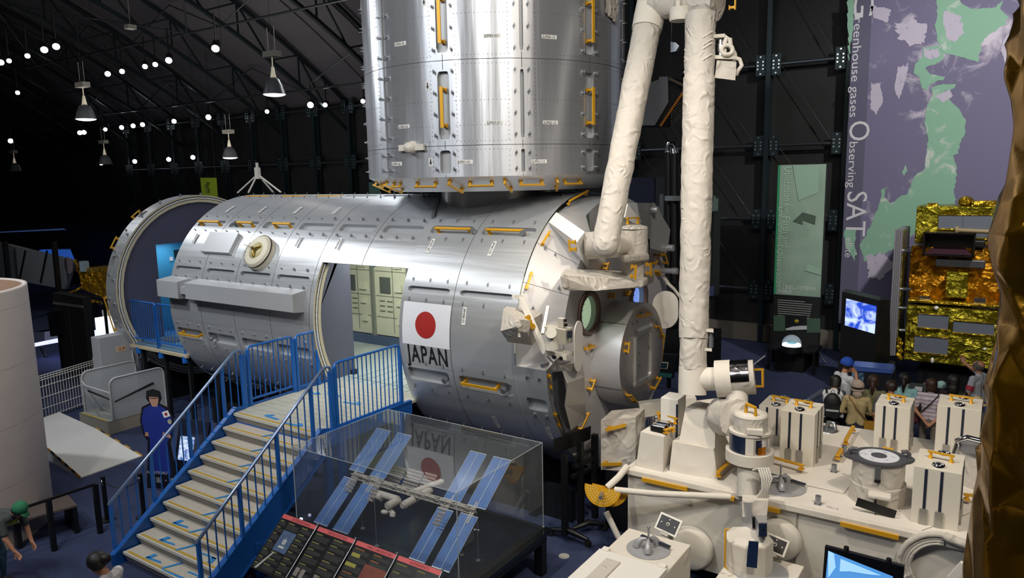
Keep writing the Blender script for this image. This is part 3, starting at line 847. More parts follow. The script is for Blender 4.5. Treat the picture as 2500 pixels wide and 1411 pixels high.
# cabin: lining, racks, ceiling light
m = MB(); vs = []
for k in range(49):
    t = rad(-60+(300)*k/48); t = rad(31+ (329-95)*k/48)
    for x in (XL+.1, XR): vs.append((x, PYC-2.02*math.cos(t), PZC+2.02*math.sin(t)))
m.add(vs, [(2*k, 2*k+1, 2*k+3, 2*k+2) for k in range(48)]); m.build('cabin_lining', mat('cabin_lining_white', 'b9bfae', .6), lab)
RK = mat('rack_front_cream', 'c6c8b4', .5); RKD = mat('rack_trim_grey', '8d948a', .4, .3)
yr = PYC+.75
for k, x0 in enumerate([-12.4, -11.35, -10.3, -9.25, -8.2]):
    x1 = x0+1.0
    m = MB(); m.box2((x0, yr, ZF+.22), (x1, yr+.3, ZF+2.1)); rk = m.build('equipment_rack', RK, lab)
    m = MB(); m.box2((x0-.03, yr-.05, ZF), (x0+.02, yr+.02, ZF+2.2)); m.box2((x1-.04, yr-.04, ZF+.2), (x1+.0, yr, ZF+2.1)); m.build('rack_post', RKD, rk)
    m = MB(); m.box2((x0+.18, yr-.02, ZF+1.15), (x0+.48, yr, ZF+1.5)); m.build('rack_screen', mat('rack_screen_grey', '59605c', .3), rk)
    m = MB()
    for r in range(3):
        for c in range(2): m.box2((x0+.15+c*.22, yr-.015, ZF+.75+r*.11), (x0+.30+c*.22, yr, ZF+.77+r*.11))
    for z in (.62, 1.08, 1.62): m.box2((x0+.05, yr-.008, ZF+z), (x1-.06, yr, ZF+z+.012))
    m.box2((x0+.54, yr-.008, ZF+.3), (x0+.552, yr, ZF+2.05))
    m.build('rack_drawer_line', mat('rack_line', '6a7468', .5), rk)
    m = MB()
    for (a, b, c, d) in [(.62, 1.2, .2, .16), (.65, .9, .14, .1), (.6, 1.7, .22, .12), (.68, .5, .14, .14)]:
        m.box2((x0+a, yr-.05, ZF+b), (x0+a+c, yr, ZF+b+d))
    m.build('rack_module', mat('rack_white_module', 'c9ccb8', .5), rk)
    m = MB(); m.box2((x0+.0, yr-.055, ZF+1.72), (x0+.07, yr-.0, ZF+2.1)); m.build('blue_rail_pad', mat('blue_pad', '2f7cc0', .5), rk)
m = MB(); m.box2((-12.4, yr-.06, ZF), (-7.2, yr+.1, ZF+.2)); m.build('kick_panel', mat('slate_kick_panel', '4a5a78', .5), lab)
l = area('cabin_ceiling_light', (-9.6, 9.42, 4.25), (-9.6, 10.9, 2), 2.4, 80, (1.0, 1.0, .88), .25)
# pale grey avionics boxes fixed to the shell
GB = mat('pale_grey_box_paint', 'b0b2b4', .4, .3)
def shellbox(name, u0, u1, t0, t1, h, m_=GB, top=None, lab_=None):
    a = FH(u0, t0, -.02); b = FH(u0, t1, -.02); n_ = NH(FH(u0, (t0+t1)/2)); e = V((u1-u0, 0, 0))
    A1, B1 = a+n_*h, b+n_*h
    m = MB(); m.hull([a, b, b+e, a+e], [A1, B1, B1+e, A1+e]); return m.build(name, m_, lab, bevel=.006)
shellbox('avionics_cover', -13.42, -12.5, 29.5, 41.5, .11)
def ledge(u0, u1, z0, z1, y):
    m = MB()
    P_ = [(u0, y, z0), (u0, y, z1), (u0, y+.45, z1+.06), (u0, y+.45, z0-.06)]
    m.prism(P_, (u1-u0, 0, 0)); return m.build('cable_trough', GB, lab, bevel=.006)
ya = 8.22
q0 = at(429, 700, 1, ya); 
ledge(-14.33, -13.6, 2.93, 3.27, ya); ledge(-13.6, -13.35, 3.02, 3.17, ya+.06); ledge(-13.35, -10.15, 2.95, 3.27, ya)
# camera turret on the shell
c0 = FH(-11.62, 31.5, -.05); nn = NH(c0); m = MB()
m.lathe([(.33, 0), (.33, .16), (.30, .17), (.30, .19), (.27, .2), (.0, .2)], c0, nn, 40)
tr = m.build('docking_target_drum', mat('cream_drum', 'cfc8b4', .5), lab)
m = MB(); m.lathe([(.305, .135), (.34, .135), (.34, .155), (.305, .155)], c0, nn, 40); m.build('drum_band', BLACK, tr)
m = MB(); b_ = c0+nn*.2; m.lathe([(.17, .2), (.17, .205), (0, .205)], c0, nn, 30); m.build('inner_disc', mat('yellow_cream_disc', 'c3b98a', .5), tr)
m = MB(); xx = V((1, 0, 0)); yy = nn.cross(xx)
for a in (40, 160, 280):
    e = xx*math.cos(rad(a))+yy*math.sin(rad(a)); m.tube([b_+nn*.02, b_+nn*.05+e*.06, b_+nn*.01+e*.13], [.03, .025, .03], 8)
m.cyl(b_, b_+nn*.12, .012); m.tube([b_+nn*.12, b_+nn*.13-xx*.22+yy*.05], .008)
m.build('target_arm', mat('brass', '8f7a3c', .35, .8), tr)
m = MB(); m.tube([c0+nn*.08-xx*.3, c0+nn*.1-xx*.45+yy*.03, c0+nn*.05-xx*.52], .012); m.tube([c0+nn*.08-xx*.3-yy*.1, c0+nn*.12-xx*.42-yy*.16, c0+nn*.05-xx*.5-yy*.03], .012); m.tube([c0+nn*.08-xx*.3+yy*.1, c0+nn*.1-xx*.4+yy*.2, c0+nn*.05-xx*.52+yy*.05], .012)
m.build('cable_loop', mat('white_cable', 'c8c8c4', .5), lab)
# flag decal and lettering, wrapped on the shell
def decal(name, u0, u1, t0, t1, m_, dr, n=24, parent=None):
    m = MB(); m.sm = True; vs = []
    for k in range(n+1):
        t = t0+(t1-t0)*k/n; vs += [FH(u0, t, dr), FH(u1, t, dr)]
    m.add(vs, [(2*k, 2*k+1, 2*k+3, 2*k+2) for k in range(n)]); return m.build(name, m_, parent or lab)
fg = decal('flag', -7.825, -6.875, -1.8, 15.4, mat('flag_white_vinyl', 'd6d8de', .45, bump=.15, bscale=5), .029)
m = MB(); vs = []; n = 40
for k in range(n+1):
    a = PI*k/n; h_ = .205*math.sin(a); tt_ = 6.7+.205*math.cos(a)/PR*57.3
    vs += [FH(-7.348-h_, tt_, .033), FH(-7.348+h_, tt_, .033)]
m.add(vs, [(2*k, 2*k+1, 2*k+3, 2*k+2) for k in range(n)]); m.build('flag_disc', mat('flag_red', '9c231f', .5), fg)
decal('lettering_ground', -7.825, -6.875, -10.2, -1.8, mat('grey_vinyl', 'a9abae', .4, .4), .028)
q_ = text_mb('JAPAN', .40, lambda x, y: V((x, y, 0)), spacing=1.12); w_ = max(v_[0] for v_ in q_.v)
m = MB()
for (ox, oy) in ((0, 0), (.012, 0), (.006, .008)): m.add([FH(-7.745+v_[0]/w_*.80+ox, -9.1+(v_[1]+oy)/PR*57.3, .032+ox*.05) for v_ in q_.v], q_.f)
m.build('country_name', mat('black_vinyl', '0c0c10', .5), lab)
LBL = mat('small_label_white', 'd8d8d4', .6); LTX = mat('label_ink', '4a4a4c', .6)
def lbl_h(u, t, txt, L=.26, vertical=True):
    m = MB(); h = .035
    m.add([FH(u-h, t+L/2/PR*57.3, .03), FH(u+h, t+L/2/PR*57.3, .03), FH(u+h, t-L/2/PR*57.3, .03), FH(u-h, t-L/2/PR*57.3, .03)], [(0, 1, 2, 3)])
    o = m.build('panel_label', LBL, lab)
    text_mb(txt, .055, lambda x, y: FH(u-.02+y, t+(L/2-.02-x)/PR*57.3, .033)).build('label_text', LTX, o)
lbl_h(-6.42, 40, 'JPM07-02'); lbl_h(-6.62, 12, 'JPM08-02'); lbl_h(-7.62, 40, 'JPM07-03'); lbl_h(-5.35, -33, 'JPM10-02'); lbl_h(-6.3, -33, 'JPM09-02')
for k in range(5): lbl_h(-13.9+k*1.05, 39 if k > 1 else 46-8, 'JPM0%d-0%d' % (k+1, k+4), .22)
for k in range(4): lbl_h(-13.6+k*1.07, 60, 'JPM0%d-0%d' % (k+1, k+2), .22)
# saddle collar under the upright module: raised frame strip
m = MB(); m.bar(FH(-8.3, 73, .03), FH(-7.93, 56, .05), .05, .05); m.build('saddle_strip', mat('saddle_strip_grey', '8f9296', .4, .5), lab)
# cradle feet, dark
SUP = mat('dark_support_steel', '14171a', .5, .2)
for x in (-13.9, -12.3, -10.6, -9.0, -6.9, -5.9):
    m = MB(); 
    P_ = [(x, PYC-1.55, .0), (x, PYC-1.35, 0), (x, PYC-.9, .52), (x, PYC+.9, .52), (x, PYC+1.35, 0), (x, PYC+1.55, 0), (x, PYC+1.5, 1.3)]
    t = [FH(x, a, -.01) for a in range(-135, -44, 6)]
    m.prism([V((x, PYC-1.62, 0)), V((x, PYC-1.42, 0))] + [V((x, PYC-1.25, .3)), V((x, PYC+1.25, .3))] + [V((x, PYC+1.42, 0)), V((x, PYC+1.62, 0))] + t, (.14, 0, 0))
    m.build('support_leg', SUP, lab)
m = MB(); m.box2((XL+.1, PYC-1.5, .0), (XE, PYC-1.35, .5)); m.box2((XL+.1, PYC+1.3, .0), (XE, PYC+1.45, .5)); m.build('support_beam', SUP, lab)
m = MB(); vs = []   # lower skirt in shade
# neck between the two modules
# ------------------------------------------------------------------ upright logistics module
elm = thing('logistics_module', 'upright silver cylindrical module with yellow handrails standing on the long module', 'space module', (EX, EY, 5.2))
ZB = 5.215; SE = [15.3+30*k for k in range(-4, 4)]
zr = [ZB, 5.665, 6.87, 8.07, 9.3]
fl = []; sl = []; rv = MB()
for i, t in enumerate(SE):
    wide = (i % 2 == 0)     # alternate seams carry wide recesses with handrails
    w_ = 2.4 if wide else .75
    if abs(t-15.3) < 1 or abs(t-75.3) < 1 or abs(t+44.7) < 1: w_ = 2.4
    sl += [(ZB+.05, 5.60, t-w_*.95, t+w_*.95), (5.76, 6.72, t-w_, t+w_), (6.98, 7.9, t-w_, t+w_), (8.18, 9.1, t-w_, t+w_)]
    for (za, zb) in ((ZB, zr[1]), (zr[1], zr[2]), (zr[2], zr[3]), (zr[3], zr[4])):
        ns = 2 if zb-za < .6 else 4
        for k in range(ns):
            z = za+(zb-za)*(k+.5)/ns
            for s in (-1, 1): q = FV(z, t+s*(3.6 if w_ > 1 else 2.6), 0); fl.append((q, NV(q)))
        rivet_v(rv, za+.05, zb-.05, t+5.2); rivet_v(rv, za+.05, zb-.05, t-5.2)
    for z in zr[1:4]: rivet_v(rv, t+4, t+26, z-.06, horiz=True); rivet_v(rv, t+4, t+26, z+.06, horiz=True)
    for z in (6.3, 5.95, 7.5): rivet_v(rv, t+4, t+26, z, horiz=True)
SE2 = [t for t in SE]
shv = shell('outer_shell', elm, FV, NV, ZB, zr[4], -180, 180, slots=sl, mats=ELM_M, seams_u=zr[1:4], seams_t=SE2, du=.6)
m = MB(); m.sm = True; m.lathe([(2.2, ZB), (1.78, 4.99)], (EX, EY, 0), (0, 0, 1), 72); m.sm = False; m.lathe([(1.78, 4.99), (1.0, 4.99)], (EX, EY, 0), (0, 0, 1), 72)
m.build('bottom_cone', ALUP, elm)
m = MB(); m.lathe([(2.2, zr[4]), (0, zr[4])], (EX, EY, 0), (0, 0, 1), 72); m.build('top_closure', ALUP, elm)
m = MB(); m.sm = True; m.lathe([(.98, 5.0), (.98, 4.2)], (EX, EY, 0), (0, 0, 1), 64); m.build('berthing_neck', brushed('neck_metal', 'b4b2ae', .34, .6, 2, 50, .25, .8), elm)
for k in range(-1, 6):     # handrails on the cone
    t0_ = -38+k*22
for (t0_, t1_) in [(-33, -26), (-18, -11), (-2, 9.5), (23, 34), (44, 55), (64, 74)]:
    a = rad(t0_); b = rad(t1_); r = 2.05
    A = V((EX+r*math.sin(a), EY-r*math.cos(a), 5.13)); B = V((EX+r*math.sin(b), EY-r*math.cos(b), 5.13)); o_ = V((math.sin((a+b)/2), -math.cos((a+b)/2), -1.2))
    handrail(elm, A, B, o_, h=.07)
for t_ in (-38, -22, 15.3, 38, 60):
    a = rad(t_); A = V((EX+2.12*math.sin(a), EY-2.12*math.cos(a), 5.17)); B = V((EX+1.85*math.sin(a+.07), EY-1.85*math.cos(a+.07), 5.03))
    handrail(elm, A, B, V((math.sin(a), -math.cos(a), -1.4)), h=.07)
for (z0, z1, t) in [(5.92, 6.50, 15.3), (7.10, 7.75, 15.3), (5.95, 6.50, 75.3), (7.14, 7.75, 75.3)]:
    handrail(elm, FV(z0, t, -.04), FV(z1, t, -.04), NV(FV(z0, t)), h=.12, w=.05)
bolts_for(elm, fl); rivets(elm, rv)
def lbl_v(z, t, txt, L=.24):
    m = MB(); dt = L/2/PR*57.3
    m.add([FV(z-.028, t-dt, .003), FV(z-.028, t+dt, .003), FV(z+.028, t+dt, .003), FV(z+.028, t-dt, .003)], [(0, 1, 2, 3)])
    o = m.build('panel_label', LBL, elm)
    text_mb(txt, .052, lambda x, y: FV(z-.018+y, t-dt+(x+.01)/PR*57.3, .006)).build('label_text', LTX, o)
for (px, py, tx) in [(1201, 87, 'JLPI03-01'), (1341, 90, 'JLPI03-12'), (977, 107, 'JLPI03-02'), (1208, 299, 'JLPI02-01'), (1344, 299, 'JLPI02-12'), (986, 309, 'JLPI02-02'), (1135, 395, 'JLPI01-01'), (1316, 394, 'JLPI01-12'), (969, 400, 'JLPI01-02')]:
    d = ray(px, py); a = d.x**2+d.y**2; b = -(d.x*EX+d.y*EY); c = EX**2+EY**2-PR**2; t = (-b-math.sqrt(b*b-a*c))/a
    P_ = CAMP+d*t; lbl_v(P_.z, math.degrees(math.atan2(P_.x-EX, EY-P_.y)), tx)
for (px, py) in [(1035, 4), (1044, 210), (1052, 396)]:      # small arrow markers
    d = ray(px, py); a = d.x**2+d.y**2; b = -(d.x*EX+d.y*EY); c = EX**2+EY**2-PR**2; t = (-b-math.sqrt(b*b-a*c))/a
    P_ = CAMP+d*t; th = math.degrees(math.atan2(P_.x-EX, EY-P_.y)); z = P_.z
    m = MB(); m.add([FV(z-.06, th-.85, .003), FV(z-.06, th+.85, .003), FV(z+.06, th+.85, .003), FV(z+.06, th-.85, .003)], [(0, 1, 2, 3)])
    o = m.build('arrow_label', LBL, elm)
    m = MB(); m.add([FV(z+.045, th-.25, .006), FV(z+.045, th+.25, .006), FV(z-.0, th+.25, .006), FV(z-.0, th+.6, .006), FV(z-.05, th, .006), FV(z-.0, th-.6, .006), FV(z-.0, th-.25, .006)], [(0, 1, 2, 3, 4, 5, 6)])
    m.build('arrow', BLACK, o)
# grapple bar low on the upright shell
q = FV(5.66, .6, 0); n_ = NV(q); tx = V((n_.y*-1, n_.x, 0)); m = MB()
R_ = Matrix((tx, n_, V((0, 0, 1)))).transposed()
m.box(q+n_*.03, (.48, .04, .09), R_); gb = m.build('tool_bar', mat('cream_paint', 'c9c4ba', .5), elm)
m = MB(); m.lathe([(.0, .14), (.07, .13), (.085, .05), (.10, .0)], q, n_, 20); m.build('tool_knob', mat('cream_paint', 'c9c4ba', .5), gb)
# white cloth flap near the top right of the shell
m = MB(); vs = []; m.sm = True
nn_ = 8
for i in range(nn_+1):
    for j in range(nn_+1):
        t = 84+ 11*i/nn_; z = 7.62+.9*j/nn_ - .12*(i/nn_); q = FV(z, t, .03+.02*math.sin(i*2.1+j*1.3)); vs.append(q)
m.add(vs, [(i*(nn_+1)+j, (i+1)*(nn_+1)+j, (i+1)*(nn_+1)+j+1, i*(nn_+1)+j+1) for i in range(nn_) for j in range(nn_)])
m.build('cloth_cover', CLOTH, elm)

# ------------------------------------------------------------------ separate end ring section at far left
ring = thing('module_end_section', 'short open end section of the silver module at left with slate partition', 'space module', (-16.6, PYC, 0))
XL2 = -16.39
fl = []
for t in range(-60, 100, 14):
    for u in (XL2-.12, XL2-.3):
        q = FH(u, t+ (3 if u < XL2-.2 else 0)); fl.append((q, NH(q)))
shell('outer_shell', ring, FH, NH, XL2-.42, XL2, -180, 180, mats=SHM, slots=[(XL2-.36, XL2-.2, 52, 58), (XL2-.36, XL2-.2, 18, 24)])
bolts_for(ring, fl)
arc_rim(ring, XL2, 1, -180, 180)
m = MB(); N_ = 64
# partition disc with a doorway
x = XL2-.05; dy0, dy1, dz0, dz1 = 9.5, 10.75, ZF, 3.80
bm = bmesh.new()
E_ = loop2([(x, PYC-2.03*math.cos(2*PI*k/N_), PZC+2.03*math.sin(2*PI*k/N_)) for k in range(N_)])
E_ += loop2([(x, dy0, dz0), (x, dy0, dz1), (x, dy1, dz1), (x, dy1, dz0)])
bmesh.ops.triangle_fill(bm, edges=E_, use_beauty=True)
me = bpy.data.meshes.new('partition'); bm.transform(world_of(ring).inverted()); bm.to_mesh(me); bm.free(); me.materials.append(mat('slate_violet_partition', '4c4c66', .6))
o = bpy.data.objects.new('partition', me); COL.objects.link(o); o.parent = ring
m = MB(); m.add([(x-.01, PYC-2*math.cos(2*PI*k/N_), PZC+2*math.sin(2*PI*k/N_)) for k in range(0)], []) if 0 else None
LB = mat('light_blue_wall_paint', '45a3d6', .6)
m = MB(); m.box2((x-.9, dy0-.05, dz0-.05), (x, dy1+.4, dz0)); m.build('vestibule_floor', mat('vestibule_floor_blue', '3d6fa8', .5), ring)
m = MB(); m.box2((x-.95, dy0-.05, dz0), (x-.9, dy1+.4, dz1+.1)); m.build('vestibule_wall', LB, ring)
m = MB(); m.box2((x-.9, dy1+.15, dz0), (x-.0, dy1+.2, dz1+.1)); m.build('vestibule_side_wall', LB, ring)
m = MB(); m.box2((x-.9, dy0-.05, dz1+.1), (x-.02, dy1+.4, dz1+.14)); m.build('vestibule_ceiling', LB, ring)
m = MB(); q = at(435, 620, 0, x-.88); m.box(q, (.02, .22, .22)); m.build('wall_screen', mat('screen_dark', '1e2b36', .3), ring)
m = MB(); q = at(418, 632, 0, x-.88); m.box(q, (.02, .08, .1)); m.box(at(434, 636, 0, x-.88)+V((0,.05,-.1)), (.02, .14, .14)); m.build('wall_notice', mat('notice_white', 'dfe4ea', .5), ring)
l = area('vestibule_light', (x-.45, 10.1, 3.75), (x-.45, 10.1, 2), .5, 6, (.85, .95, 1))
for (t0_, t1_) in [(50, 57), (28, 36), (-22, 0)]:
    A, B = FH(XL2-.44, t0_, 0), FH(XL2-.44, t1_, 0); handrail(ring, A, B, NH(A), h=.06)
m = MB(); m.prism([V((XL2-.4, PYC-1.62, 0)), V((XL2-.4, PYC-1.3, 0)), V((XL2-.4, PYC+1.3, 0)), V((XL2-.4, PYC+1.62, 0))] + [FH(XL2-.4, a, -.01) for a in range(-135, -44, 6)], (.14, 0, 0)); m.build('support_leg', SUP, ring)
# slender white tripod mast standing behind the long module
p0 = atd(632, 468, 18.5); sc_ = 18.5/FPX
mast = thing('tripod_mast', 'slender white tripod mast standing on top of the long silver module', 'mast', tuple(p0))
m = MB(); top = p0+V((0, 0, .72)); m.cyl(p0+V((0, 0, .32)), top-V((0, 0, .12)), .075, n=16); m.cyl(top-V((0, 0, .14)), top, .035, n=12); m.build('mast_body', WPAINT, mast)
for (dx, dy) in [(-.72, -.1), (.72, .1), (-.02, -.3), (.1, .35)]:
    m = MB(); m.cyl(p0+V((dx*.02, dy*.02, .42)), p0+V((dx, dy, -.02)), .022, n=8); m.build('leg', WPAINT, mast)
# ================================================================== ENTRANCE STAIR, LANDING AND RAILINGS
def atp(px, py, P0, Nn):
    d = ray(px, py); P0 = V(P0); Nn = V(Nn); return CAMP + d*((P0-CAMP).dot(Nn)/d.dot(Nn))
TREAD = mat('pale_stone_tread', 'b9b3a8', .7, 0, bump=.15, bscale=60, var=.12, vscale=20)
RISER = mat('ribbed_grey_riser', '8b8782', .6, var=.15, vscale=25)
YSTRIP = mat('yellow_grip_strip', 'b7973a', .6)
NOSE = mat('pale_nosing', 'c9c5ba', .5)
TAPE = mat('blue_floor_tape', '2f86c8', .5)
SX0, SX1 = -9.86, -7.98
st = thing('staircase', 'blue steel staircase with grey treads and yellow grip strips up to the module doorway', 'staircase', (-8.92, 5.8, 0))
NY = [4.821+.2105*k for k in range(10)]; NZ = [.18+.1609*k for k in range(10)]
for k in range(9):
    y, z = NY[k], NZ[k]
    m = MB(); m.box2((SX0, y, z-.035), (SX1, y+.27, z)); tr_ = m.build('tread', TREAD, st)
    m = MB(); m.box2((SX0, y-.004, z-.036), (SX1, y+.014, z+.003)); m.build('nosing', NOSE, tr_)
    m = MB(); m.box2((SX0+.06, y+.026, z), (SX1-.03, y+.062, z+.004)); m.build('grip_strip', YSTRIP, tr_)
for k in range(10):
    y, z = NY[k], NZ[k]
    m = MB(); m.prism([(SX0, y+.004, z-.036), (SX0, y+.02, z-.036), (SX0, y+.075, z-.161), (SX0, y+.055, z-.161)], (SX1-SX0, 0, 0)); m.build('riser', RISER, st)
# arrows taped on the treads
def tape(poly, parent, z, zoff=.006, name='floor_arrow'):
    m = MB(); m.add([(x, y, z+zoff) for x, y in poly], [tuple(range(len(poly)))]); return m.build(name, TAPE, parent)
for k in (0, 1, 2):
    y, z = NY[k], NZ[k]
    x = SX0+.42
    tape([(x, y+.07, ), (x+.02, y+.20), (x+.10, y+.20), (x+.09, y+.10)], st, z)
    tape([(x+.03, y+.065), (x+.02, y+.105), (x+.30, y+.13), (x+.34, y+.10)], st, z)
for k in (0, 1):
    y, z = NY[k], NZ[k]; x = SX1-.62
    tape([(x, y+.16), (x+.02, y+.19), (x+.30, y+.20), (x+.30, y+.17)], st, z)
    tape([(x+.22, y+.19), (x+.30, y+.20), (x+.36, y+.08), (x+.28, y+.07)], st, z)
tape([(SX0+.9, NY[0]+.03), (SX0+.95, NY[0]+.01), (SX1-.3, NY[0]+.03), (SX1-.4, NY[0]+.07)], st, NZ[0])
for k in range(0, 9):      # centre dividing line: across each tread and down each riser
    y, z = NY[k], NZ[k]; x = (SX0+SX1)/2+.03
    tape([(x-.10, y+.03), (x-.05, y+.03), (x+.05, y+.26), (x, y+.26)], st, z, name='divider_tape')
    m = MB(); m.add([(x-.0, y+.266, z), (x+.04, y+.266, z), (x-.03+.04, y+.208, z+.125), (x-.03, y+.208, z+.125)], [(0, 1, 2, 3)]); m.build('divider_tape', TAPE, st)
for x in (SX0-.05, SX1+.03):
    m = MB(); m.prism([(x-.02, 4.70, 0.0), (x-.02, 4.66, .16), (x-.02, 6.78, 1.70), (x-.02, 6.95, 1.66), (x-.02, 6.95, 1.42), (x-.02, 5.1, 0)], (.04, 0, 0)); s_ = m.build('stringer', BLUED, st)
    m = MB(); m.bar((x, 4.70, .17), (x, 6.78, 1.70), .09, .02); m.bar((x, 5.12, .0), (x, 6.95, 1.40), .09, .02); m.build('stringer_flange', BLUE, s_)
for (x, y) in [(SX0-.05, 6.88), (SX1+.03, 6.88), (SX1+.03, 5.6)]:
    m = MB(); m.box2((x-.05, y-.05, 0), (x+.05, y+.05, 1.5 if y > 6 else .5)); m.build('leg', BLUED, st)
# landing
ld = thing('landing', 'white planked landing at the top of the blue stairs by the doorway', 'platform', (-8.9, 7.7, ZF))
m = MB(); m.box2((-9.98, 6.716, ZF-.04), (-7.86, 8.95, ZF)); m.build('deck', mat('landing_planks', 'aeaea4', .55, 0, var=.1, vscale=8), ld)
m = MB(); m.box2((SX0, 6.712, ZF-.04), (SX1, 6.73, ZF+.003)); m.build('nosing', NOSE, ld)
m = MB(); m.box2((SX0+.06, 6.745, ZF), (SX1-.03, 6.785, ZF+.004)); m.build('grip_strip', YSTRIP, ld)
m = MB(); 
for k in range(12): m.box2((SX0, 6.9+k*.155, ZF), (SX1, 6.906+k*.155, ZF+.002))
m.build('plank_joint', mat('plank_joint_grey', '8c8f8c', .6), ld)
m = MB(); m.box2((-10.02, 6.75, ZF-.2), (-9.96, 8.72, ZF+.02)); m.box2((-7.92, 6.75, ZF-.2), (-7.86, 8.62, ZF+.02)); m.box2((-9.98, 6.76, ZF-.2), (-7.9, 6.8, ZF-.05)); m.build('edge_beam', BLUED, ld)
for (x, y) in [(-9.99, 8.3), (-7.89, 8.3), (-7.89, 7.1), (-9.99, 7.1)]:
    m = MB(); m.box2((x-.05, y-.05, 0), (x+.05, y+.05, ZF-.2)); m.build('leg', BLUED, ld)
for (px, py, a) in [(648, 1012, 0), (782, 962, 180), (882, 987, 180), (740, 1040, 180), (800, 958, 0)]:
    c = at(px, py, 2, ZF+.006); e = 1 if a == 0 else -1
    m = MB(); m.add([c+V((e*.0, 0, 0)), c+V((e*.10, .07, 0)), c+V((e*.16, .06, 0)), c+V((e*.10, .0, 0)), c+V((e*.38, -.03, 0)), c+V((e*.34, -.07, 0)), c+V((e*.04, -.05, 0))], [(0, 1, 2, 3), (0, 3, 4, 5, 6)]); m.build('floor_arrow', TAPE, ld)
HR = mat('polished_handrail', '7e93b8', .25, .6)
def stair_rail(x, label, lean=0):
    t = thing('stair_railing', label, 'railing', (x, 4.76, 0))
    a, b = V((x, 4.75, .89)), V((x, 6.84, 2.555))
    m = MB(); m.tube([a+V((0, 0, -.02)), a, a+(b-a)*.33, a+(b-a)*.66, b, V((x, 6.92, 2.585)), V((x, 6.985, 2.56)), V((x, 7.0, 2.47))], .024, 10); m.build('handrail', HR, t)
    for k in range(4):
        y = 4.765 + (6.62-4.765)*k/3.; zt = .89+(y-4.75)*.7967; zb = .17+(y-4.70)*.735
        m = MB(); m.box2((x-.022, y-.022, max(.05, zb)), (x+.022, y+.022, zt)); m.build('post', BLUE, t)
    for k in range(3):
        for j in range(1, 5):
            y = 4.765 + (6.62-4.765)*(k+j/5.)/3.; zt = .88+(y-4.75)*.7967; zb = .17+(y-4.70)*.735
            m = MB(); m.cyl((x, y, zb), (x, y, zt), .010, n=8); m.build('baluster', BLUE, t)
    for j in range(1, 3):
        y = 6.62+.13*j; zt = .88+(y-4.75)*.7967
        m = MB(); m.cyl((x, y, 1.66), (x, y, min(zt, 2.55)), .010, n=8); m.build('baluster', BLUE, t)
    m = MB(); m.box2((x-.03, 6.96, ZF-.1), (x+.03, 7.03, 2.50)); m.build('post', BLUE, t)
    return t
stair_rail(SX0-.09, 'blue stair railing with steel handrail on the left side of the treads')
stair_rail(SX1+.06, 'blue stair railing with steel handrail on the side of the model case')
def guard(p, q, z0, z1, n, label, endpost=(1, 1), curved=True):
    p = V(p); q = V(q); d = (q-p); L = d.length; d.normalize()
    t = thing('guard_railing', label, 'railing', (p.x, p.y, 0))
    up = V((0, 0, 1)); P = lambda s, z: V((p.x, p.y, 0))+d*s+up*z
    m = MB(); m.tube([P(0, z1-.06), P(.015, z1-.02), P(.06, z1), P(L-.06, z1), P(L-.015, z1-.02), P(L, z1-.06)], .02, 8); m.build('top_rail', BLUE, t)
    m = MB(); m.bar(P(0, z0), P(L, z0), .03, .03); m.build('bottom_rail', BLUE, t)
    for k, e in enumerate(endpost):
        s = (0, L)[k]
        if e: m = MB(); m.bar(P(s, ZF-.08), P(s, z1-.05), .05*e, .05); m.build('post', BLUE, t)
    for k in range(1, n):
        m = MB(); m.cyl(P(L*k/n, z0), P(L*k/n, z1), .0095, n=8); m.build('baluster', BLUE, t)
    return t
guard((-9.95, 7.10, 0), (-9.95, 7.99, 0), 1.74, 2.60, 9, 'blue gate panel left of the landing, first after the stairs')
guard((-9.95, 8.06, 0), (-9.95, 8.52, 0), 1.70, 2.60, 5, 'narrow blue guard railing left of the landing, beside the doorway jamb')
guard((-7.92, 7.07, 0), (-7.92, 8.44, 0), 1.66, 2.60, 15, 'blue guard railing on the right of the landing, next to the flag panel')
# rear gangway with its railing, seen through the gap between the module sections
gw = thing('gangway', 'blue edged gangway floor in the gap left of the long module', 'platform', (-15.3, 9.9, ZF))
m = MB(); m.box2((XL2+.0, 8.76, ZF-.05), (XL+.05, 11.6, ZF)); m.build('deck', mat('gangway_deck', '5a7892', .45), gw)
m = MB(); m.box2((XL2-.1, 8.70, ZF-.10), (XL+.02, 8.76, ZF-.04)); m.build('edge_trim', mat('cream_edge_strip', 'b9ab8c', .5), gw)
for x in (-16.2, -15.3, -14.4):
    m = MB(); m.box2((x-.04, 8.8, 0), (x+.04, 8.88, ZF-.05)); m.build('leg', SUP, gw)
    m = MB(); m.cyl((x, 8.74, ZF-.22), (x, 8.74, ZF-.08), .06, n=14); m.build('post_socket', BLUE, gw)
m = MB(); m.box2((XL2+.1, 9.2, ZF), (-15.6, 9.5, ZF+.02)); m.build('step_mat', mat('mat_grey', '5d6672', .8), gw)
guard((-16.5, 8.78, 0), (-15.45, 8.78, 0), 1.74, 2.60, 12, 'blue guard railing at the far left of the gangway gap')
guard((-15.42, 8.78, 0), (-14.42, 8.78, 0), 1.74, 2.60, 8, 'blue guard railing of the gangway, partly behind the long module')

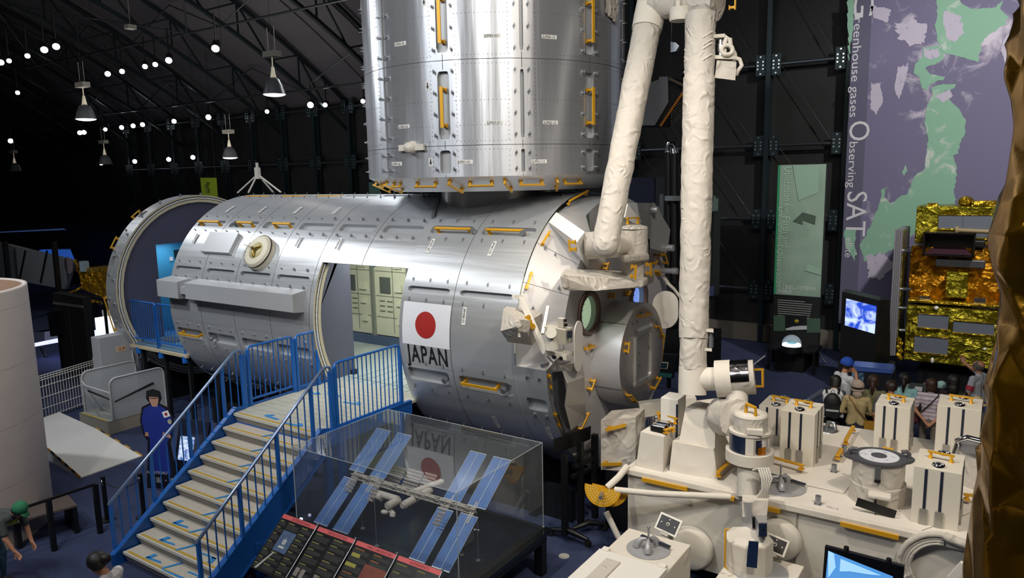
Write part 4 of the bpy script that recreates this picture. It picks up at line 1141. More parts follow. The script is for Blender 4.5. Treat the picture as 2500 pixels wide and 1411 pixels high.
# ================================================================== DISPLAY CASE WITH STATION MODEL
CX0, CX1, CY0, CY1, CZ0, CZ1 = -7.52, -4.815, 5.93, 7.717, .62, 1.80
case = thing('display_case', 'low black display table with a large clear acrylic cover', 'display case', ((CX0+CX1)/2, (CY0+CY1)/2, 0))
BGLOSS = mat('gloss_black_table', '0c0f11', .18, 0, coat=.5)
m = MB(); m.box2((CX0-.14, CY0-.12, CZ0-.06), (CX1+.09, CY1+.06, CZ0)); m.build('table_top', BGLOSS, case)
m = MB(); m.box2((CX0-.1, CY0-.08, CZ0-.16), (CX1+.05, CY1+.0, CZ0-.06)); m.build('table_apron', BLACK, case)
for (x, y) in [(CX1-.02, CY1-.05), (CX1-.02, CY0+.02), (CX0, CY0+.02), (CX0, CY1-.05)]:
    m = MB(); m.box2((x-.06, y-.06, 0), (x+.06, y+.06, CZ0-.1)); m.build('leg', BLACK, case)
AC = glassmat('acrylic', 'f6f8f9', .018, .02, 1.6)
EDG = mat('acrylic_edge', 'aab2b6', .25, 0)
T_ = .006
for nm, a, b in [('acrylic_top', (CX0, CY0, CZ1-T_), (CX1, CY1, CZ1)), ('acrylic_side', (CX0, CY0, CZ0), (CX1, CY0+T_, CZ1-T_)), ('acrylic_side', (CX0, CY1-T_, CZ0), (CX1, CY1, CZ1-T_)),
                 ('acrylic_side', (CX0, CY0+T_, CZ0), (CX0+T_, CY1-T_, CZ1-T_)), ('acrylic_side', (CX1-T_, CY0+T_, CZ0), (CX1, CY1-T_, CZ1-T_))]:
    m = MB(); m.box2(a, b); m.build(nm, AC, case)
m = MB(); e = .005
cs = [(CX0, CY0), (CX1, CY0), (CX1, CY1), (CX0, CY1)]
for k in range(4):
    a, b = cs[k], cs[(k+1) % 4]
    m.bar((a[0], a[1], CZ1), (b[0], b[1], CZ1), e, e); m.bar((a[0], a[1], CZ0), (a[0], a[1], CZ1), e*1.6, e*1.6)
m.build('acrylic_joint', EDG, case)
m = MB()
for (x, y) in cs: m.sph((x, y, CZ0+.02), .02, 8, 6)
m.build('corner_clip', CHROME, case)
# station model
iss = thing('space_station_model', 'scale model of a space station with eight blue solar wings inside the acrylic case', 'scale model', (-6.2, 6.55, 1.28))
PN = V((0, -.748, 1)).normalized(); PP = V((0, 6.55, 1.283))
SOL = mat('blue_solar_cells', '5075b2', .32, .1, var=.25, vscale=9)
SOLF = mat('wing_frame_pale', 'aeb4bc', .4, .4)
IW = mat('model_white', 'b8b1a8', .6, bump=.2, bscale=40)
wings = [[(916,1045),(956,1053),(888,1155),(856,1147)],[(971,1057),(1007,1065),(936,1172),(904,1160)],[(840,1164),(872,1173),(800,1286),(767,1274)],[(886,1178),(920,1190),(852,1305),(813,1292)],
         [(1150,1101),(1188,1111),(1124,1228),(1082,1215)],[(1206,1115),(1250,1125),(1184,1245),(1141,1231)],[(1069,1238),(1106,1249),(1039,1375),(999,1363)],[(1126,1252),(1168,1265),(1097,1398),(1054,1382)]]
for wg in wings:
    P_ = [atp(*q, PP, PN) for q in wg]
    c = sum(P_, V())/4; dx = ((P_[1]-P_[0])+(P_[2]-P_[3])).length/4; dl = ((P_[3]-P_[0])+(P_[2]-P_[1])).length/4
    ay_ = V((0, 1, .748)).normalized(); ax_ = V((1, 0, 0))
    Rm = Matrix((ax_, ay_, ax_.cross(ay_))).transposed()
    m = MB()
    m.box(c - ax_*dx*.5, (dx*.94, dl*2*.98, .006), Rm); m.box(c + ax_*dx*.5, (dx*.94, dl*2*.98, .006), Rm)
    wgob = m.build('solar_wing', SOL, iss)
    m = MB()
    nn_ = ax_.cross(ay_)*.004
    for s in (-1, -.66, -.33, .0, .33, .66, 1):
        w_ = .010 if s == 0 else (.004 if abs(s) == 1 else .0015); m.box(c+ax_*dx*s*.98+nn_, (w_, dl*2, .005), Rm)
    for s in (-1, 1): m.box(c+ay_*dl*s+nn_, (dx*2, .012, .008), Rm)
    m.build('wing_frame', SOLF, wgob)
TA, TB = atp(862, 1158, PP, PN), atp(1160, 1248, PP, PN)
TY = 6.55; zt = 1.28
TA = V((TA.x, TY, zt)); TB = V((TB.x, TY, zt)); m = MB()
L = (TB-TA).length; n = 26
for k in range(n):
    a = TA+(TB-TA)*k/n; b = TA+(TB-TA)*(k+1)/n; h = .028
    for (dy, dz) in ((-h, -h), (h, -h), (-h, h), (h, h)): m.bar(a+V((0, dy, dz)), b+V((0, dy, dz)), .011)
    m.bar(a+V((0, -h, -h)), b+V((0, -h, h)), .006); m.bar(a+V((0, h, -h)), a+V((0, h, h)), .006); m.bar(a+V((0, -h, h)), b+V((0, h, h)), .006)
    if k % 3: m.box((a+b)/2, (L/n*.85, .046, .046))
m.build('truss', IW, iss)
for x_ in sorted(set(round(sum((atp(*q, PP, PN).x for q in wg))/4, 2) for wg in wings)):
    m = MB(); m.bar((x_, TY-.14, zt-.1), (x_, TY+.14, zt+.1), .016); m.build('wing_mast', IW, iss)
for (x, y, z, r, L_, ax_) in [(-6.35, 6.40, 1.22, .045, .42, 0), (-6.15, 6.32, 1.2, .05, .2, 1), (-6.0, 6.6, 1.2, .05, .5, 1), (-6.05, 6.82, 1.24, .04, .45, 2), (-6.45, 6.38, 1.2, .055, .12, 0)]:
    d = [V((1, 0, 0)), V((0, 1, 0)), V((.65, .7, .25)).normalized()][ax_]
    m = MB(); c = V((x, y, z)); m.cyl(c-d*L_/2, c+d*L_/2, r, n=18); m.cyl(c-d*L_*.56, c-d*L_/2, r*.7, n=16); m.cyl(c+d*L_/2, c+d*L_*.56, r*.7, n=16); m.build('pressurised_module', IW, iss)
for k in range(7):
    c = V((-6.12+.05*math.cos(k*1.7), 6.22+.05*math.sin(k*2.3), 1.10+.02*(k % 3))); m = MB(); m.sph(c, .035, 10, 6, (1.2, 1, .8)); m.build('docked_craft', IW, iss)
for (x0, y0, w_, h_) in [(-6.62, 6.95, .24, .16), (-6.34, 6.98, .26, .13), (-6.1, 7.0, .2, .13), (-5.35, 6.35, .10, .22), (-6.95, 6.48, .12, .3), (-6.5, 6.42, .1, .2)]:
    m = MB(); c = V((x0, y0, 1.31)); 
    for k in range(6): m.box(c+V((0, -.03*k, .03-.032*k)), (w_, .01, .03))
    m.build('radiator', mat('radiator_cream', 'b3a79f', .6), iss)
for (x, y) in [(-6.85, 6.45), (-6.35, 6.2), (-5.3, 6.6), (-5.05, 6.6)]:
    m = MB(); m.cyl((x, y, CZ0), (x, y, 1.26), .004, n=6); m.cyl((x, y, CZ0), (x, y, CZ0+.012), .03, n=12); m.build('support_rod', glassmat('rod_clear', 'dddddd', .2, .05, 1.5), iss)
for (x, y) in [(-6.7, 6.15), (-6.3, 6.05), (-5.0, 6.0), (-5.55, 7.2)]:
    m = MB(); m.sph((x, y, CZ0+.012), .022, 8, 6, (1.4, 1, .6)); m.sph((x+.05, y+.01, CZ0+.01), .016, 8, 6); 
    place('case_spot_puck', 'small chrome spotlight puck lying on the black case floor', 'lamp', m, CHROME, 'chrome pucks inside the case')
# small glowing ball lamp on a stalk at the case corner
q = V((-7.35, 5.86, .66)); m = MB(); m.cyl(q, q+V((0, 0, .2)), .004, n=6); m.cyl(q-V((0,0,.1)), q+V((0, 0, .02)), .02, n=8); lm = thing('case_lamp', 'tiny bright ball lamp on a thin stalk above the first info panel', 'lamp', tuple(q))
m.build('stalk', STEEL, lm); m = MB(); m.sph(q+V((0, 0, .21)), .022, 12, 8); m.build('bulb', mat('ball_lamp_glow', 'e8eaff', .5, emis='cfd4ff', es=5), lm)
# sloping information panels in front of the case
PB_ = mat('info_panel_black', '0e0e10', .3)
for k in range(4):
    x0 = -7.63+.675*k; x1 = x0+.655
    lbls = ['leftmost black info panel with a station photo and red header', 'second black info panel from the stairs with two grey text columns', 'third black info panel from the stairs with orange lettering', 'rightmost black info panel, cut off by the photo edge']
    t = thing('info_panel', lbls[k], 'info panel', (x0, 5.66, .9))
    sl_ = V((0, -.42, -.36)); nrm_ = V((0, -.36, .42)).normalized(); sll = 1.05
    A_ = V((x0, 5.82, .90)); W_ = V((x1-x0, 0, 0))
    PT = lambda u, v, dz=0: A_ + W_*u + sl_*v*1.35 + nrm_*dz
    m = MB(); m.hull([PT(0, 0, -.012), PT(1, 0, -.012), PT(1, 1, -.012), PT(0, 1, -.012)], [PT(0, 0), PT(1, 0), PT(1, 1), PT(0, 1)]); m.build('board', PB_, t)
    def q4(u0, v0, u1, v1, m=None, d=.002):
        m = m or MB(); m.add([PT(u0, v0, d), PT(u1, v0, d), PT(u1, v1, d), PT(u0, v1, d)], [(0, 1, 2, 3)]); return m
    q4(.01, .01, .99, .085).build('header_band', mat('header_red', 'bf4f52', .5), t)
    text_mb(['INTERNATIONAL', 'SPACE STATION', 'KIBO LABORATORY', 'EXPERIMENTS'][k], .045, lambda x, y: PT(.3+x/.655, .07-y/.75, .004)).build('header_text', mat('header_ink', '5a1c22', .6), t)
    gm = MB(); ym = MB()
    random.seed(20+k)
    cols = [(.03, .24), (.27, .62), (.66, .95)] if k == 0 else [(.05, .46), (.52, .95)]
    for (ua, ub) in cols:
        v = .12
        while v < .93:
            if k == 0 and ua == .27 and .25 < v < .62: v = .64
            q4(ua, v, ua+(ub-ua)*random.uniform(.35, .6), v+.018, ym); v += .03
            for r in range(random.randint(3, 6)):
                if v > .95: break
                q4(ua, v, ub-(ub-ua)*random.uniform(0, .15), v+.007, gm); v += .016
            v += .02
    gm.build('body_text', mat('panel_text_grey', '3a3a38', .6), t); ym.build('heading_text', mat('panel_heading_yellow' if k != 2 else 'panel_heading_orange', '6c6830' if k != 2 else '7a4c1c', .6), t)
    if k == 0:
        q4(.26, .26, .63, .62).build('photo', mat('photo_blue', '3e5676', .5, var=.4, vscale=8), t)
        m = MB(); q4(.40, .40, .43, .48, m, .004); q4(.46, .40, .49, .48, m, .004); q4(.36, .52, .52, .55, m, .004); q4(.44, .36, .45, .52, m, .004); m.build('photo_station', mat('photo_white', 'b9b9b4', .6), t)
        m = MB(); m.add([PT(.10, .98, .004), PT(.16, .98, .004), PT(.36, .66, .004), PT(.33, .64, .004)], [(0, 1, 2, 3)]); m.build('photo_rocket', mat('photo_rocket', 'a0a09c', .6), t)
    if k == 1:
        m = MB(); [q4(u, .72, u+.1, .86, m, .003) for u in (.05, .2, .55, .75)]; m.build('photo_strip', mat('photo_grey', '77726c', .6, var=.5, vscale=20), t)
    if k == 2:
        m = MB(); q4(.05, .2, .25, .26, m, .003); q4(.02, .36, .28, .42, m, .003); m.build('heading_box', mat('yellow_box', '8a8630', .6), t)
        m = MB(); q4(.45, .30, .98, .95, m, .0025); m.build('picture_glow', mat('picture_rust', '6e3420', .6, var=.6, vscale=6), t)
    m = MB(); m.cyl(PT(1.015, 0, .02), PT(1.015, 1, .02), .008, n=8); m.sph(PT(1.015, 0, .03), .014, 8, 6); m.build('divider_rod', STEEL, t)
    m = MB(); m.box2((x0+.3, 5.74, 0), (x0+.34, 5.78, .82)); m.build('stand', BLACK, t)

# ================================================================== LEFT SIDE OF THE HALL
# big white rocket casing
m = MB(); cc = (-13.28, 3.65)
m.sm = True; m.lathe([(1.64, .0), (1.65, .06), (1.65, 3.69), (1.645, 3.72), (1.585, 3.72), (1.58, 3.69), (1.57, 2.6)], (cc[0], cc[1], .0), (0, 0, 1), 72)
rk = thing('rocket_casing', 'huge off-white cylindrical rocket casing at the left edge, open at the top', 'rocket part', (cc[0], cc[1], 0))
m.build('casing_wall', mat('aged_white_paint', 'c4bab4', .6, 0, bump=.08, bscale=8, var=.08, vscale=2), rk)
m = MB(); m.sm = True; m.lathe([(1.575, 3.70), (1.56, 1.2)], (cc[0], cc[1], 0), (0, 0, 1), 64); m.build('casing_lining', mat('casing_lining_tan', 'a88a74', .7), rk)
def CY(a, z, r=1.655): return V((cc[0]+r*math.cos(a), cc[1]+r*math.sin(a), z))
m = MB()
for k in range(4): m.lathe([(1.652, .9+k*.85), (1.652, .904+k*.85)], (cc[0], cc[1], 0), (0, 0, 1), 64)
m.build('casing_joint', mat('joint_grey', '8d8681', .7), rk)
a0 = math.atan2(4.7-cc[1], -12.05-cc[0])
m = MB()
for i in range(7):
    for j in range(14): m.add([CY(a0-.14+.05*i, 2.05-.06*j), CY(a0-.138+.05*i+.006, 2.05-.06*j), CY(a0-.138+.05*i+.006, 2.045-.06*j), CY(a0-.14+.05*i, 2.045-.06*j)], [(0, 1, 2, 3)])
m.build('rivet_grid', mat('joint_grey', '8d8681', .7), rk)
m = MB(); m.add([CY(a0-.29, 3.35), CY(a0-.25, 3.35), CY(a0-.25, 3.2), CY(a0-.29, 3.2)], [(0, 1, 2, 3)]); m.build('vent_slot', mat('slot_grey', '77716e', .6), rk)
# dark rail and sloping exhibit bench in front of it
bn = thing('exhibit_bench', 'low dark brown exhibit bench in front of the big white casing', 'bench', (-12.0, 4.3, 0))
b0 = at(225, 1232, 2, .42); b1 = at(60, 1300, 2, .42); b2 = at(150, 1205, 2, .42); 
dirb = V((-.22, -1, 0)).normalized(); sdb = V((-1, .22, 0)).normalized()
q0 = V((-11.35, 4.95, .42))
m = MB(); W2, L2 = .62, 3.4
m.hull([q0, q0+sdb*W2, q0+sdb*W2+dirb*L2, q0+dirb*L2], [q0+V((0, 0, .03)), q0+sdb*W2+V((0, 0, .03)), q0+sdb*W2+dirb*L2+V((0, 0, .03)), q0+dirb*L2+V((0, 0, .03))]); m.build('bench_top', mat('bench_brown', '554b46', .6), bn)
m = MB(); m.hull([q0*1, q0+sdb*W2, q0+sdb*W2+dirb*.06, q0+dirb*.06], [V((q.x, q.y, 0.0)) for q in (q0, q0+sdb*W2, q0+sdb*W2+dirb*.06, q0+dirb*.06)]); m.build('end_panel', BLACK, bn)
m = MB(); qq = q0+dirb*.75+sdb*.1; m.box2((qq.x-.03, qq.y-.03, 0), (qq.x+.03, qq.y+.03, .42)); m.build('leg', BLACK, bn)
m = MB(); qq = q0+dirb*2.9+sdb*.1; m.box2((qq.x-.03, qq.y-.03, 0), (qq.x+.03, qq.y+.03, .42)); m.build('leg', BLACK, bn)
m = MB(); za = .455
pa = [q0+dirb*1.25+sdb*.05, q0+dirb*1.45+sdb*-.0, q0+dirb*2.1+sdb*.0, q0+dirb*2.3+sdb*.15, q0+dirb*2.2+sdb*.42, q0+dirb*1.3+sdb*.42]
m.add([V((q.x, q.y, za)) for q in pa], [tuple(range(6))]); po = m.build('leaflet', mat('leaflet_white', 'cfd0d2', .5), None); tag(po, 'white printed leaflet board with rounded corner lying on the dark bench', 'leaflet')
m = MB(); 
for (s, u, w_, h_) in [(1.5, .15, .2, .1), (1.85, .2, .12, .16), (1.6, .3, .3, .05)]:
    c = q0+dirb*s+sdb*u; m.add([V((c.x-w_/2, c.y-h_/2, za+.004)), V((c.x+w_/2, c.y-h_/2, za+.004)), V((c.x+w_/2, c.y+h_/2, za+.004)), V((c.x-w_/2, c.y+h_/2, za+.004))], [(0, 1, 2, 3)])
m.build('leaflet_print', mat('leaflet_red', '8c3a3c', .6), po)
hr = thing('dark_handrail', 'black railing with square posts in front of the big white casing', 'railing', (-11.7, 5.0, 0))
hA = V((-11.55, 5.40, .78)); hB = hA + V((-.24, -1, 0)).normalized()*3.6
hA = at(232, 1182, 2, .78); hB = at(20, 1252, 2, .78); hB = hA+(hB-hA)*1.6
m = MB(); m.bar(hA, hB, .035); m.build('top_rail', BLACK, hr)
for s in (0.0, .35, .8):
    q = hA+(hB-hA)*s
    m = MB(); m.box2((q.x-.032, q.y-.032, 0), (q.x+.032, q.y+.032, .78)); m.build('post', BLACK, hr)
# chain posts
cp = []
for (px, py, lb) in [(262, 1270, 'black chain post left of the blue stairs'), (352, 1262, 'black chain post close behind the blue stair railing')]:
    q = at(px, py, 2, 0); t = thing('chain_post', lb, 'post', tuple(q)); cp.append(q)
    m = MB(); m.box2((q.x-.025, q.y-.025, 0), (q.x+.025, q.y+.025, .72)); m.cyl(q, q+V((0, 0, .02)), .12, n=20); m.build('pole', BLACK, t)
    m = MB(); m.tube([q+V((.03, -.03, .62)), q+V((.06, -.05, .6)), q+V((.06, -.05, .68)), q+V((.03, -.03, .68))], .008, 6); m.build('hook', CHROME, t)
m = MB(); a, b = cp[0]+V((0, 0, .64)), cp[1]+V((0, 0, .64)); m.tube([a+(b-a)*s/12+V((0, 0, -.5*(s/12)*(1-s/12))) for s in range(13)], .009, 6)
place('barrier_chain', 'black chain sagging between the two posts left of the stairs', 'chain', m, BLACK)
# cardboard standee
so = V((-11.80, 6.54, 0)); se_x = V((1, .42, 0)).normalized()
SD = thing('cutout_standee', 'life-size cardboard cutout of a person in a blue flight suit beside the stairs', 'standee', tuple(so))
fn = V((.42, -1, 0)).normalized()
def sdp(x, z, d=0): return so + se_x*x + V((0, 0, z)) + fn*d
def sheet(name, pts, m_, d0, parent, th=.006):
    m = MB(); m.prism([sdp(x, z, d0) for x, z in pts], fn*th); return m.build(name, m_, parent)
outl = [(-.30, 0), (.32, 0), (.30, .25), (.24, .85), (.33, 1.05), (.34, 1.3), (.24, 1.47), (.10, 1.53), (.15, 1.62), (.13, 1.74), (0, 1.78), (-.13, 1.74), (-.15, 1.6), (-.09, 1.53), (-.25, 1.45), (-.31, 1.2), (-.27, .95), (-.20, .85), (-.27, .25)]
sheet('cutout_board', outl, mat('standee_backing_black', '0d0f1c', .5), 0, SD)
BS = mat('flight_suit_blue', '142a80', .6, var=.15, vscale=6); SK = mat('printed_skin', 'a5806c', .6)
sheet('printed_suit', [(-.20, .28), (.20, .28), (.18, .85), (.28, 1.02), (.31, 1.28), (.2, 1.44), (.08, 1.50), (-.07, 1.50), (-.22, 1.42), (-.28, 1.2), (-.24, 1.0), (-.15, .9), (-.18, .6)], BS, .006, SD, .002)
sheet('printed_face', [(-.04, 1.47), (.05, 1.47), (.08, 1.55), (.09, 1.62), (.07, 1.68), (-.06, 1.68), (-.09, 1.62), (-.08, 1.55)], SK, .008, SD, .002)
sheet('printed_hair', [(-.12, 1.60), (-.075, 1.645), (.075, 1.645), (.12, 1.60), (.12, 1.7), (.05, 1.765), (-.05, 1.765), (-.12, 1.7)], mat('printed_hair_black', '0f0d0d', .6), .010, SD, .002)
sheet('printed_glasses', [(-.07, 1.615), (.07, 1.615), (.07, 1.628), (-.07, 1.628)], mat('glasses_brown', '4a2f28', .6), .012, SD, .002)
sheet('printed_hands', [(-.24, .94), (-.17, .94), (-.16, 1.0), (-.22, 1.02)], SK, .009, SD, .002); sheet('printed_hands', [(.1, .96), (.26, .92), (.26, .98), (.12, 1.03)], SK, .009, SD, .002)
pf = sheet('flag_patch', [(.17, 1.28), (.29, 1.32), (.25, 1.42), (.13, 1.38)], mat('patch_white', 'd5d5d8', .6), .010, SD, .002)
sheet('flag_patch_disc', [(.19+.028*math.cos(k*PI/6)+.02, 1.35+.028*math.sin(k*PI/6)) for k in range(12)], mat('patch_red', '8c2428', .6), .013, SD, .002)
sheet('shoulder_badge', [(.265+.04*math.cos(k*PI/6), 1.22+.045*math.sin(k*PI/6)) for k in range(12)], mat('badge_grey', '9a9a8c', .6), .010, SD, .002)
m = text_mb('ASTRONAUT', .075, lambda x, y: sdp(-.27+x, .27+y, .012)); m.build('base_text', mat('base_text_white', 'b0b4bc', .6), SD)
m = text_mb('若田光一', .13, lambda x, y: sdp(-.2+x, .10+y, .012)) if False else text_mb('宇宙 ・ 飛行', .11, lambda x, y: sdp(-.22+x, .12+y, .012)); m.build('base_writing', mat('base_text_white', 'b0b4bc', .6), SD)
m = MB(); m.prism([sdp(-.2, 0, -.01), sdp(-.2, .6, -.01), sdp(-.2, 0, -.35)], se_x*.02); m.prism([sdp(.2, 0, -.01), sdp(.2, .6, -.01), sdp(.2, 0, -.35)], se_x*.02); m.build('rear_strut', BLACK, SD)
# screen kiosk behind the stairs
kq = V((-11.05, 6.9, 0)); ks = thing('screen_kiosk', 'dark kiosk with a tilted glowing blue and white screen behind the stair railing', 'kiosk', tuple(kq))
A_ = [at(438, 1060, 1, 6.95), at(480, 1075, 1, 7.0), at(470, 1125, 1, 6.98), at(432, 1112, 1, 6.93)]
kx = V((1, .25, 0)).normalized(); kz = V((.05, .2, 1)).normalized(); kn = kx.cross(kz); kc = at(457, 1094, 1, 7.0)
Rk = Matrix((kx, kz, kn)).transposed()
m = MB(); m.box(kc-kn*.05*(1 if kn.y > 0 else -1)*-1+V((0, .03, -.12)), (.66, 1.2, .06), Rk); m.build('kiosk_body', mat('kiosk_dark', '1c2030', .4), ks)
m = MB(); m.box(kc+V((0, -.02, 0)), (.30, .42, .02), Rk)
SCRB = mat('screen_image_blue', '9fc3ff', .4)
def screen(name, c1, c2, scale, strength, dist=2.5):
    if name in MATS: return MATS[name]
    m_ = bpy.data.materials.new(name); m_.use_nodes = True; nt = m_.node_tree; N = nt.nodes; L = nt.links; b = N['Principled BSDF']
    b.inputs['Roughness'].default_value = .3; b.inputs['Base Color'].default_value = (.01, .01, .02, 1)
    tc = N.new('ShaderNodeTexCoord'); n = N.new('ShaderNodeTexNoise'); n.inputs['Scale'].default_value = scale; n.inputs['Detail'].default_value = 6; n.inputs['Distortion'].default_value = dist
    cr = N.new('ShaderNodeValToRGB'); cr.color_ramp.elements[0].position = .4; cr.color_ramp.elements[1].position = .6
    cr.color_ramp.elements[0].color = lin(c1); cr.color_ramp.elements[1].color = lin(c2)
    L.new(tc.outputs['Object'], n.inputs['Vector']); L.new(n.outputs['Fac'], cr.inputs[0]); L.new(cr.outputs[0], b.inputs['Emission Color']); b.inputs['Emission Strength'].default_value = strength
    MATS[name] = m_; return m_
m.build('screen', screen('earth_screen_small', '4a70b8', 'd8e8ff', 6, 1.0), ks)
m = MB(); m.box2((kc.x-.1, kc.y+.1, 0), (kc.x+.1, kc.y+.2, kc.z)); m.build('kiosk_stand', BLACK, ks)
# ramp and wheelchair lift
RP = mat('white_ramp_paint', 'd2d1cd', .55, bump=.05, bscale=40)
rp = thing('access_ramp', 'white access ramp with yellow and black striped edges on the floor', 'ramp', (-14.5, 6.8, 0))
R0, R1, R2, R3 = at(195, 1166, 2, 0.02), at(345, 1113, 2, 0.02), at(236, 1047, 2, .22), at(118, 1098, 2, .22)
R4, R5 = at(210, 1020, 2, .22), at(100, 1045, 2, .22)
up_ = V((0, 0, 1))
m = MB(); m.hull([V((q.x, q.y, 0)) for q in (R0, R1, R2, R3)], [R0, R1, R2, R3]); m.build('slope', RP, rp)
m = MB(); e1 = (R2-R3); R6 = R3+V((-1.9, .15, 0)); R7 = R2+V((-1.9, .15, 0))
m.hull([V((q.x, q.y, 0)) for q in (R3, R2, R7, R6)], [R3, R2, R7, R6]); m.build('upper_deck', RP, rp)
for (a, b) in ((R0, R3), (R1, R2)):
    n = 9
    for c_, nm, mm in ((0, 'warning_stripe_yellow', mat('warning_yellow', 'c0923a', .6)), (1, 'warning_stripe_black', BLACK)):
        m = MB()
        for k in range(n):
            if k % 2 == c_:
                p_, q_ = a+(b-a)*k/n, a+(b-a)*(k+1)/n; m.hull([p_+V((-.04, 0, -.015)), q_+V((-.04, 0, -.015)), q_+V((.04, 0, -.015)), p_+V((.04, 0, -.015))], [p_+V((-.04, 0, .035)), q_+V((-.04, 0, .035)), q_+V((.04, 0, .035)), p_+V((.04, 0, .035))])
        m.build(nm, mm, rp)
LG = mat('lift_grey_paint', 'a9aaae', .45); 
lf = thing('wheelchair_lift', 'pale grey wheelchair lift with mesh side panels and a tall column', 'lift', (-16, 8.2, 0))
zl = .25; LA, LB_, LC, LD = V((-15.45, 7.55, zl)), V((-15.45, 8.75, zl)), V((-16.55, 8.75, zl)), V((-16.55, 7.55, zl))
m = MB(); m.box2((-16.6, 7.5, .0), (-15.4, 8.85, zl)); m.build('base', mat('lift_base_cream', 'a8a294', .6), lf)
m = MB(); m.box2((-16.6, 7.5, zl), (-15.4, 8.85, zl+.03)); m.build('lift_floor', mat('lift_floor_grey', '8c8d8a', .5), lf)
m = MB(); m.bar((-15.45, 7.52, zl+.035), (-16.55, 7.52, zl+.035), .04, .01); m.bar((-15.43, 7.6, zl+.035), (-15.43, 8.8, zl+.035), .03, .01); m.build('floor_edge_yellow', mat('lift_yellow', 'b09a3c', .6), lf)
def sidepanel(a, b, h, parent, nm='side_panel'):
    a = V(a); b = V(b); d = (b-a); L = d.length; d.normalize(); z = V((0, 0, 1)); r = .14
    pts = [a, a+z*(h-r)]
    for k in range(1, 5): an = PI/2*k/4; pts.append(a+d*(r-r*math.cos(an))+z*(h-r+r*math.sin(an)))
    for k in range(0, 5): an = PI/2*k/4; pts.append(b-d*(r-r*math.sin(an))+z*(h-r+r*math.cos(an)))
    pts.append(b); pts.append(a)
    m = MB(); m.tube(pts[:-1], .022, 8); o = m.build(nm, LG, parent)
    m = MB(); m.prism([q for q in pts[:-1]], d.cross(z)*.006); m.build('mesh_infill', glassmat('perforated_sheet', 'c8c9cc', .42, .3, .3), o); return o
sidepanel((-15.42, 7.62, zl), (-15.42, 8.82, zl), .92, lf); sidepanel((-16.58, 7.62, zl), (-16.58, 8.82, zl), .92, lf)
m = MB(); m.tube([(-16.58, 7.62, zl+.72), (-16.2, 7.5, zl+.7), (-15.42, 7.62, zl+.62)], .02, 8); m.build('front_bar', LG, lf)
m = MB(); m.tube([(-16.3, 7.6, zl+.55), (-15.42, 7.7, zl+.42), (-15.40, 8.55, zl+.62)], .022, 6); m.build('black_strap', BLACK, lf)
m = MB(); m.box2((-17.0, 8.1, 0), (-16.65, 8.95, 1.82)); m.build('column', mat('lift_column_grey', 'a2a3a8', .45), lf, bevel=.01)
m = MB(); m.box2((-16.648, 8.45, 1.42), (-16.645, 8.68, 1.56)); m.build('warning_label', mat('label_orange_cream', 'c8b49c', .6), lf)
text_mb('注意', .09, lambda x, y: V((-16.642, 8.49+x, 1.46+y))).build('warning_text', mat('warning_ink', 'b4562e', .6), lf)
m = MB(); m.tube([(-16.62, 8.8, 1.4), (-16.6, 8.82, .9), (-16.6, 8.7, .7), (-16.6, 8.55, .75), (-16.6, 8.52, .95)], .014, 6); m.build('cable', mat('white_cable', 'c8c8c4', .5), lf)
m = MB(); m.box2((-16.64, 8.42, .5), (-16.6, 8.62, .8)); m.build('control_box', mat('lift_column_grey', 'a2a3a8', .45), lf)
# white wire fence
wf = thing('wire_fence', 'white wire mesh fence panel between the rocket casing and the lift', 'fence', (-18, 8.0, 0))
fa, fb = V((-17.35, 6.6, 0)), V((-18.0, 8.6, 0)); fb2 = V((-19.3, 10.4, 0))
for (a, b) in ((fa, fb), (fb, fb2)):
    n = 28
    for k in range(n+1):
        q = a+(b-a)*k/n; m = MB(); m.cyl(q+V((0, 0, .05)), q+V((0, 0, 1.05)), .006, n=5, caps=False)
        m.build('vertical_wire', WPAINT, wf)
    for z in (.1, .3, .55, .8, .95, 1.0, 1.05):
        m = MB(); m.cyl(a+V((0, 0, z)), b+V((0, 0, z)), .009, n=6); m.build('horizontal_wire', WPAINT, wf)
    m = MB(); m.cyl(a, a+V((0, 0, 1.12)), .03, n=10); m.build('fence_post', WPAINT, wf)
# slender background exhibits at left
pn = thing('satellite_panel', 'long grey satellite solar paddle slanting behind the rocket casing', 'satellite part', (-30, 12, 0))
YB = 12.5
P_ = [at(-30, 585, 1, YB), at(181, 636, 1, YB), at(158, 706, 1, YB), at(-30, 672, 1, YB)]
m = MB(); m.prism(P_, (0, .12, 0)); m.build('panel_sheet', mat('satin_grey_panel', '8c9194', .35, .45, var=.2, vscale=.3), pn)
for x in (62, 115):
    a, b = at(x, 612, 1, YB-.03), at(x-16, 690, 1, YB-.03); m = MB(); m.bar(a, b, .05); m.build('panel_joint', BLACK, pn)
m = MB(); c = at(168, 648, 1, YB-.02); m.prism([c+V((.3*math.cos(k*PI/8), 0, .3*math.sin(k*PI/8))) for k in range(16)], (0, -.02, 0)); m.build('round_mark', mat('faded_mark', '6e6168', .6), pn)
for x0, x1 in ((12, 26), (132, 146)):
    a, b = at(x0, 590, 1, YB-.4), at(x1, 745, 1, YB-.4); m = MB(); m.bar(a, V((b.x, b.y, 0)), .14); m.build('stand_post', BLACK, pn)
for zt_ in (.0, .0):
    pass
m = MB(); a, b = at(60, 725, 1, YB-.4), at(270, 745, 1, YB-.4); m.bar(at(60, 728, 1, YB-.2), at(146, 712, 1, YB-.2), .08); m.bar(at(146, 712, 1, YB-.2), at(275, 735, 1, YB-.2), .08); m.build('stand_beam', BLACK, pn)
GOLD = foil('gold_foil', 'e0b020', 'c88a10', .2, 4, 1.0)
gs = thing('gold_satellite', 'small crinkled gold foil satellite beside the far left ring section', 'satellite', tuple(at(225, 690, 1, YB)))
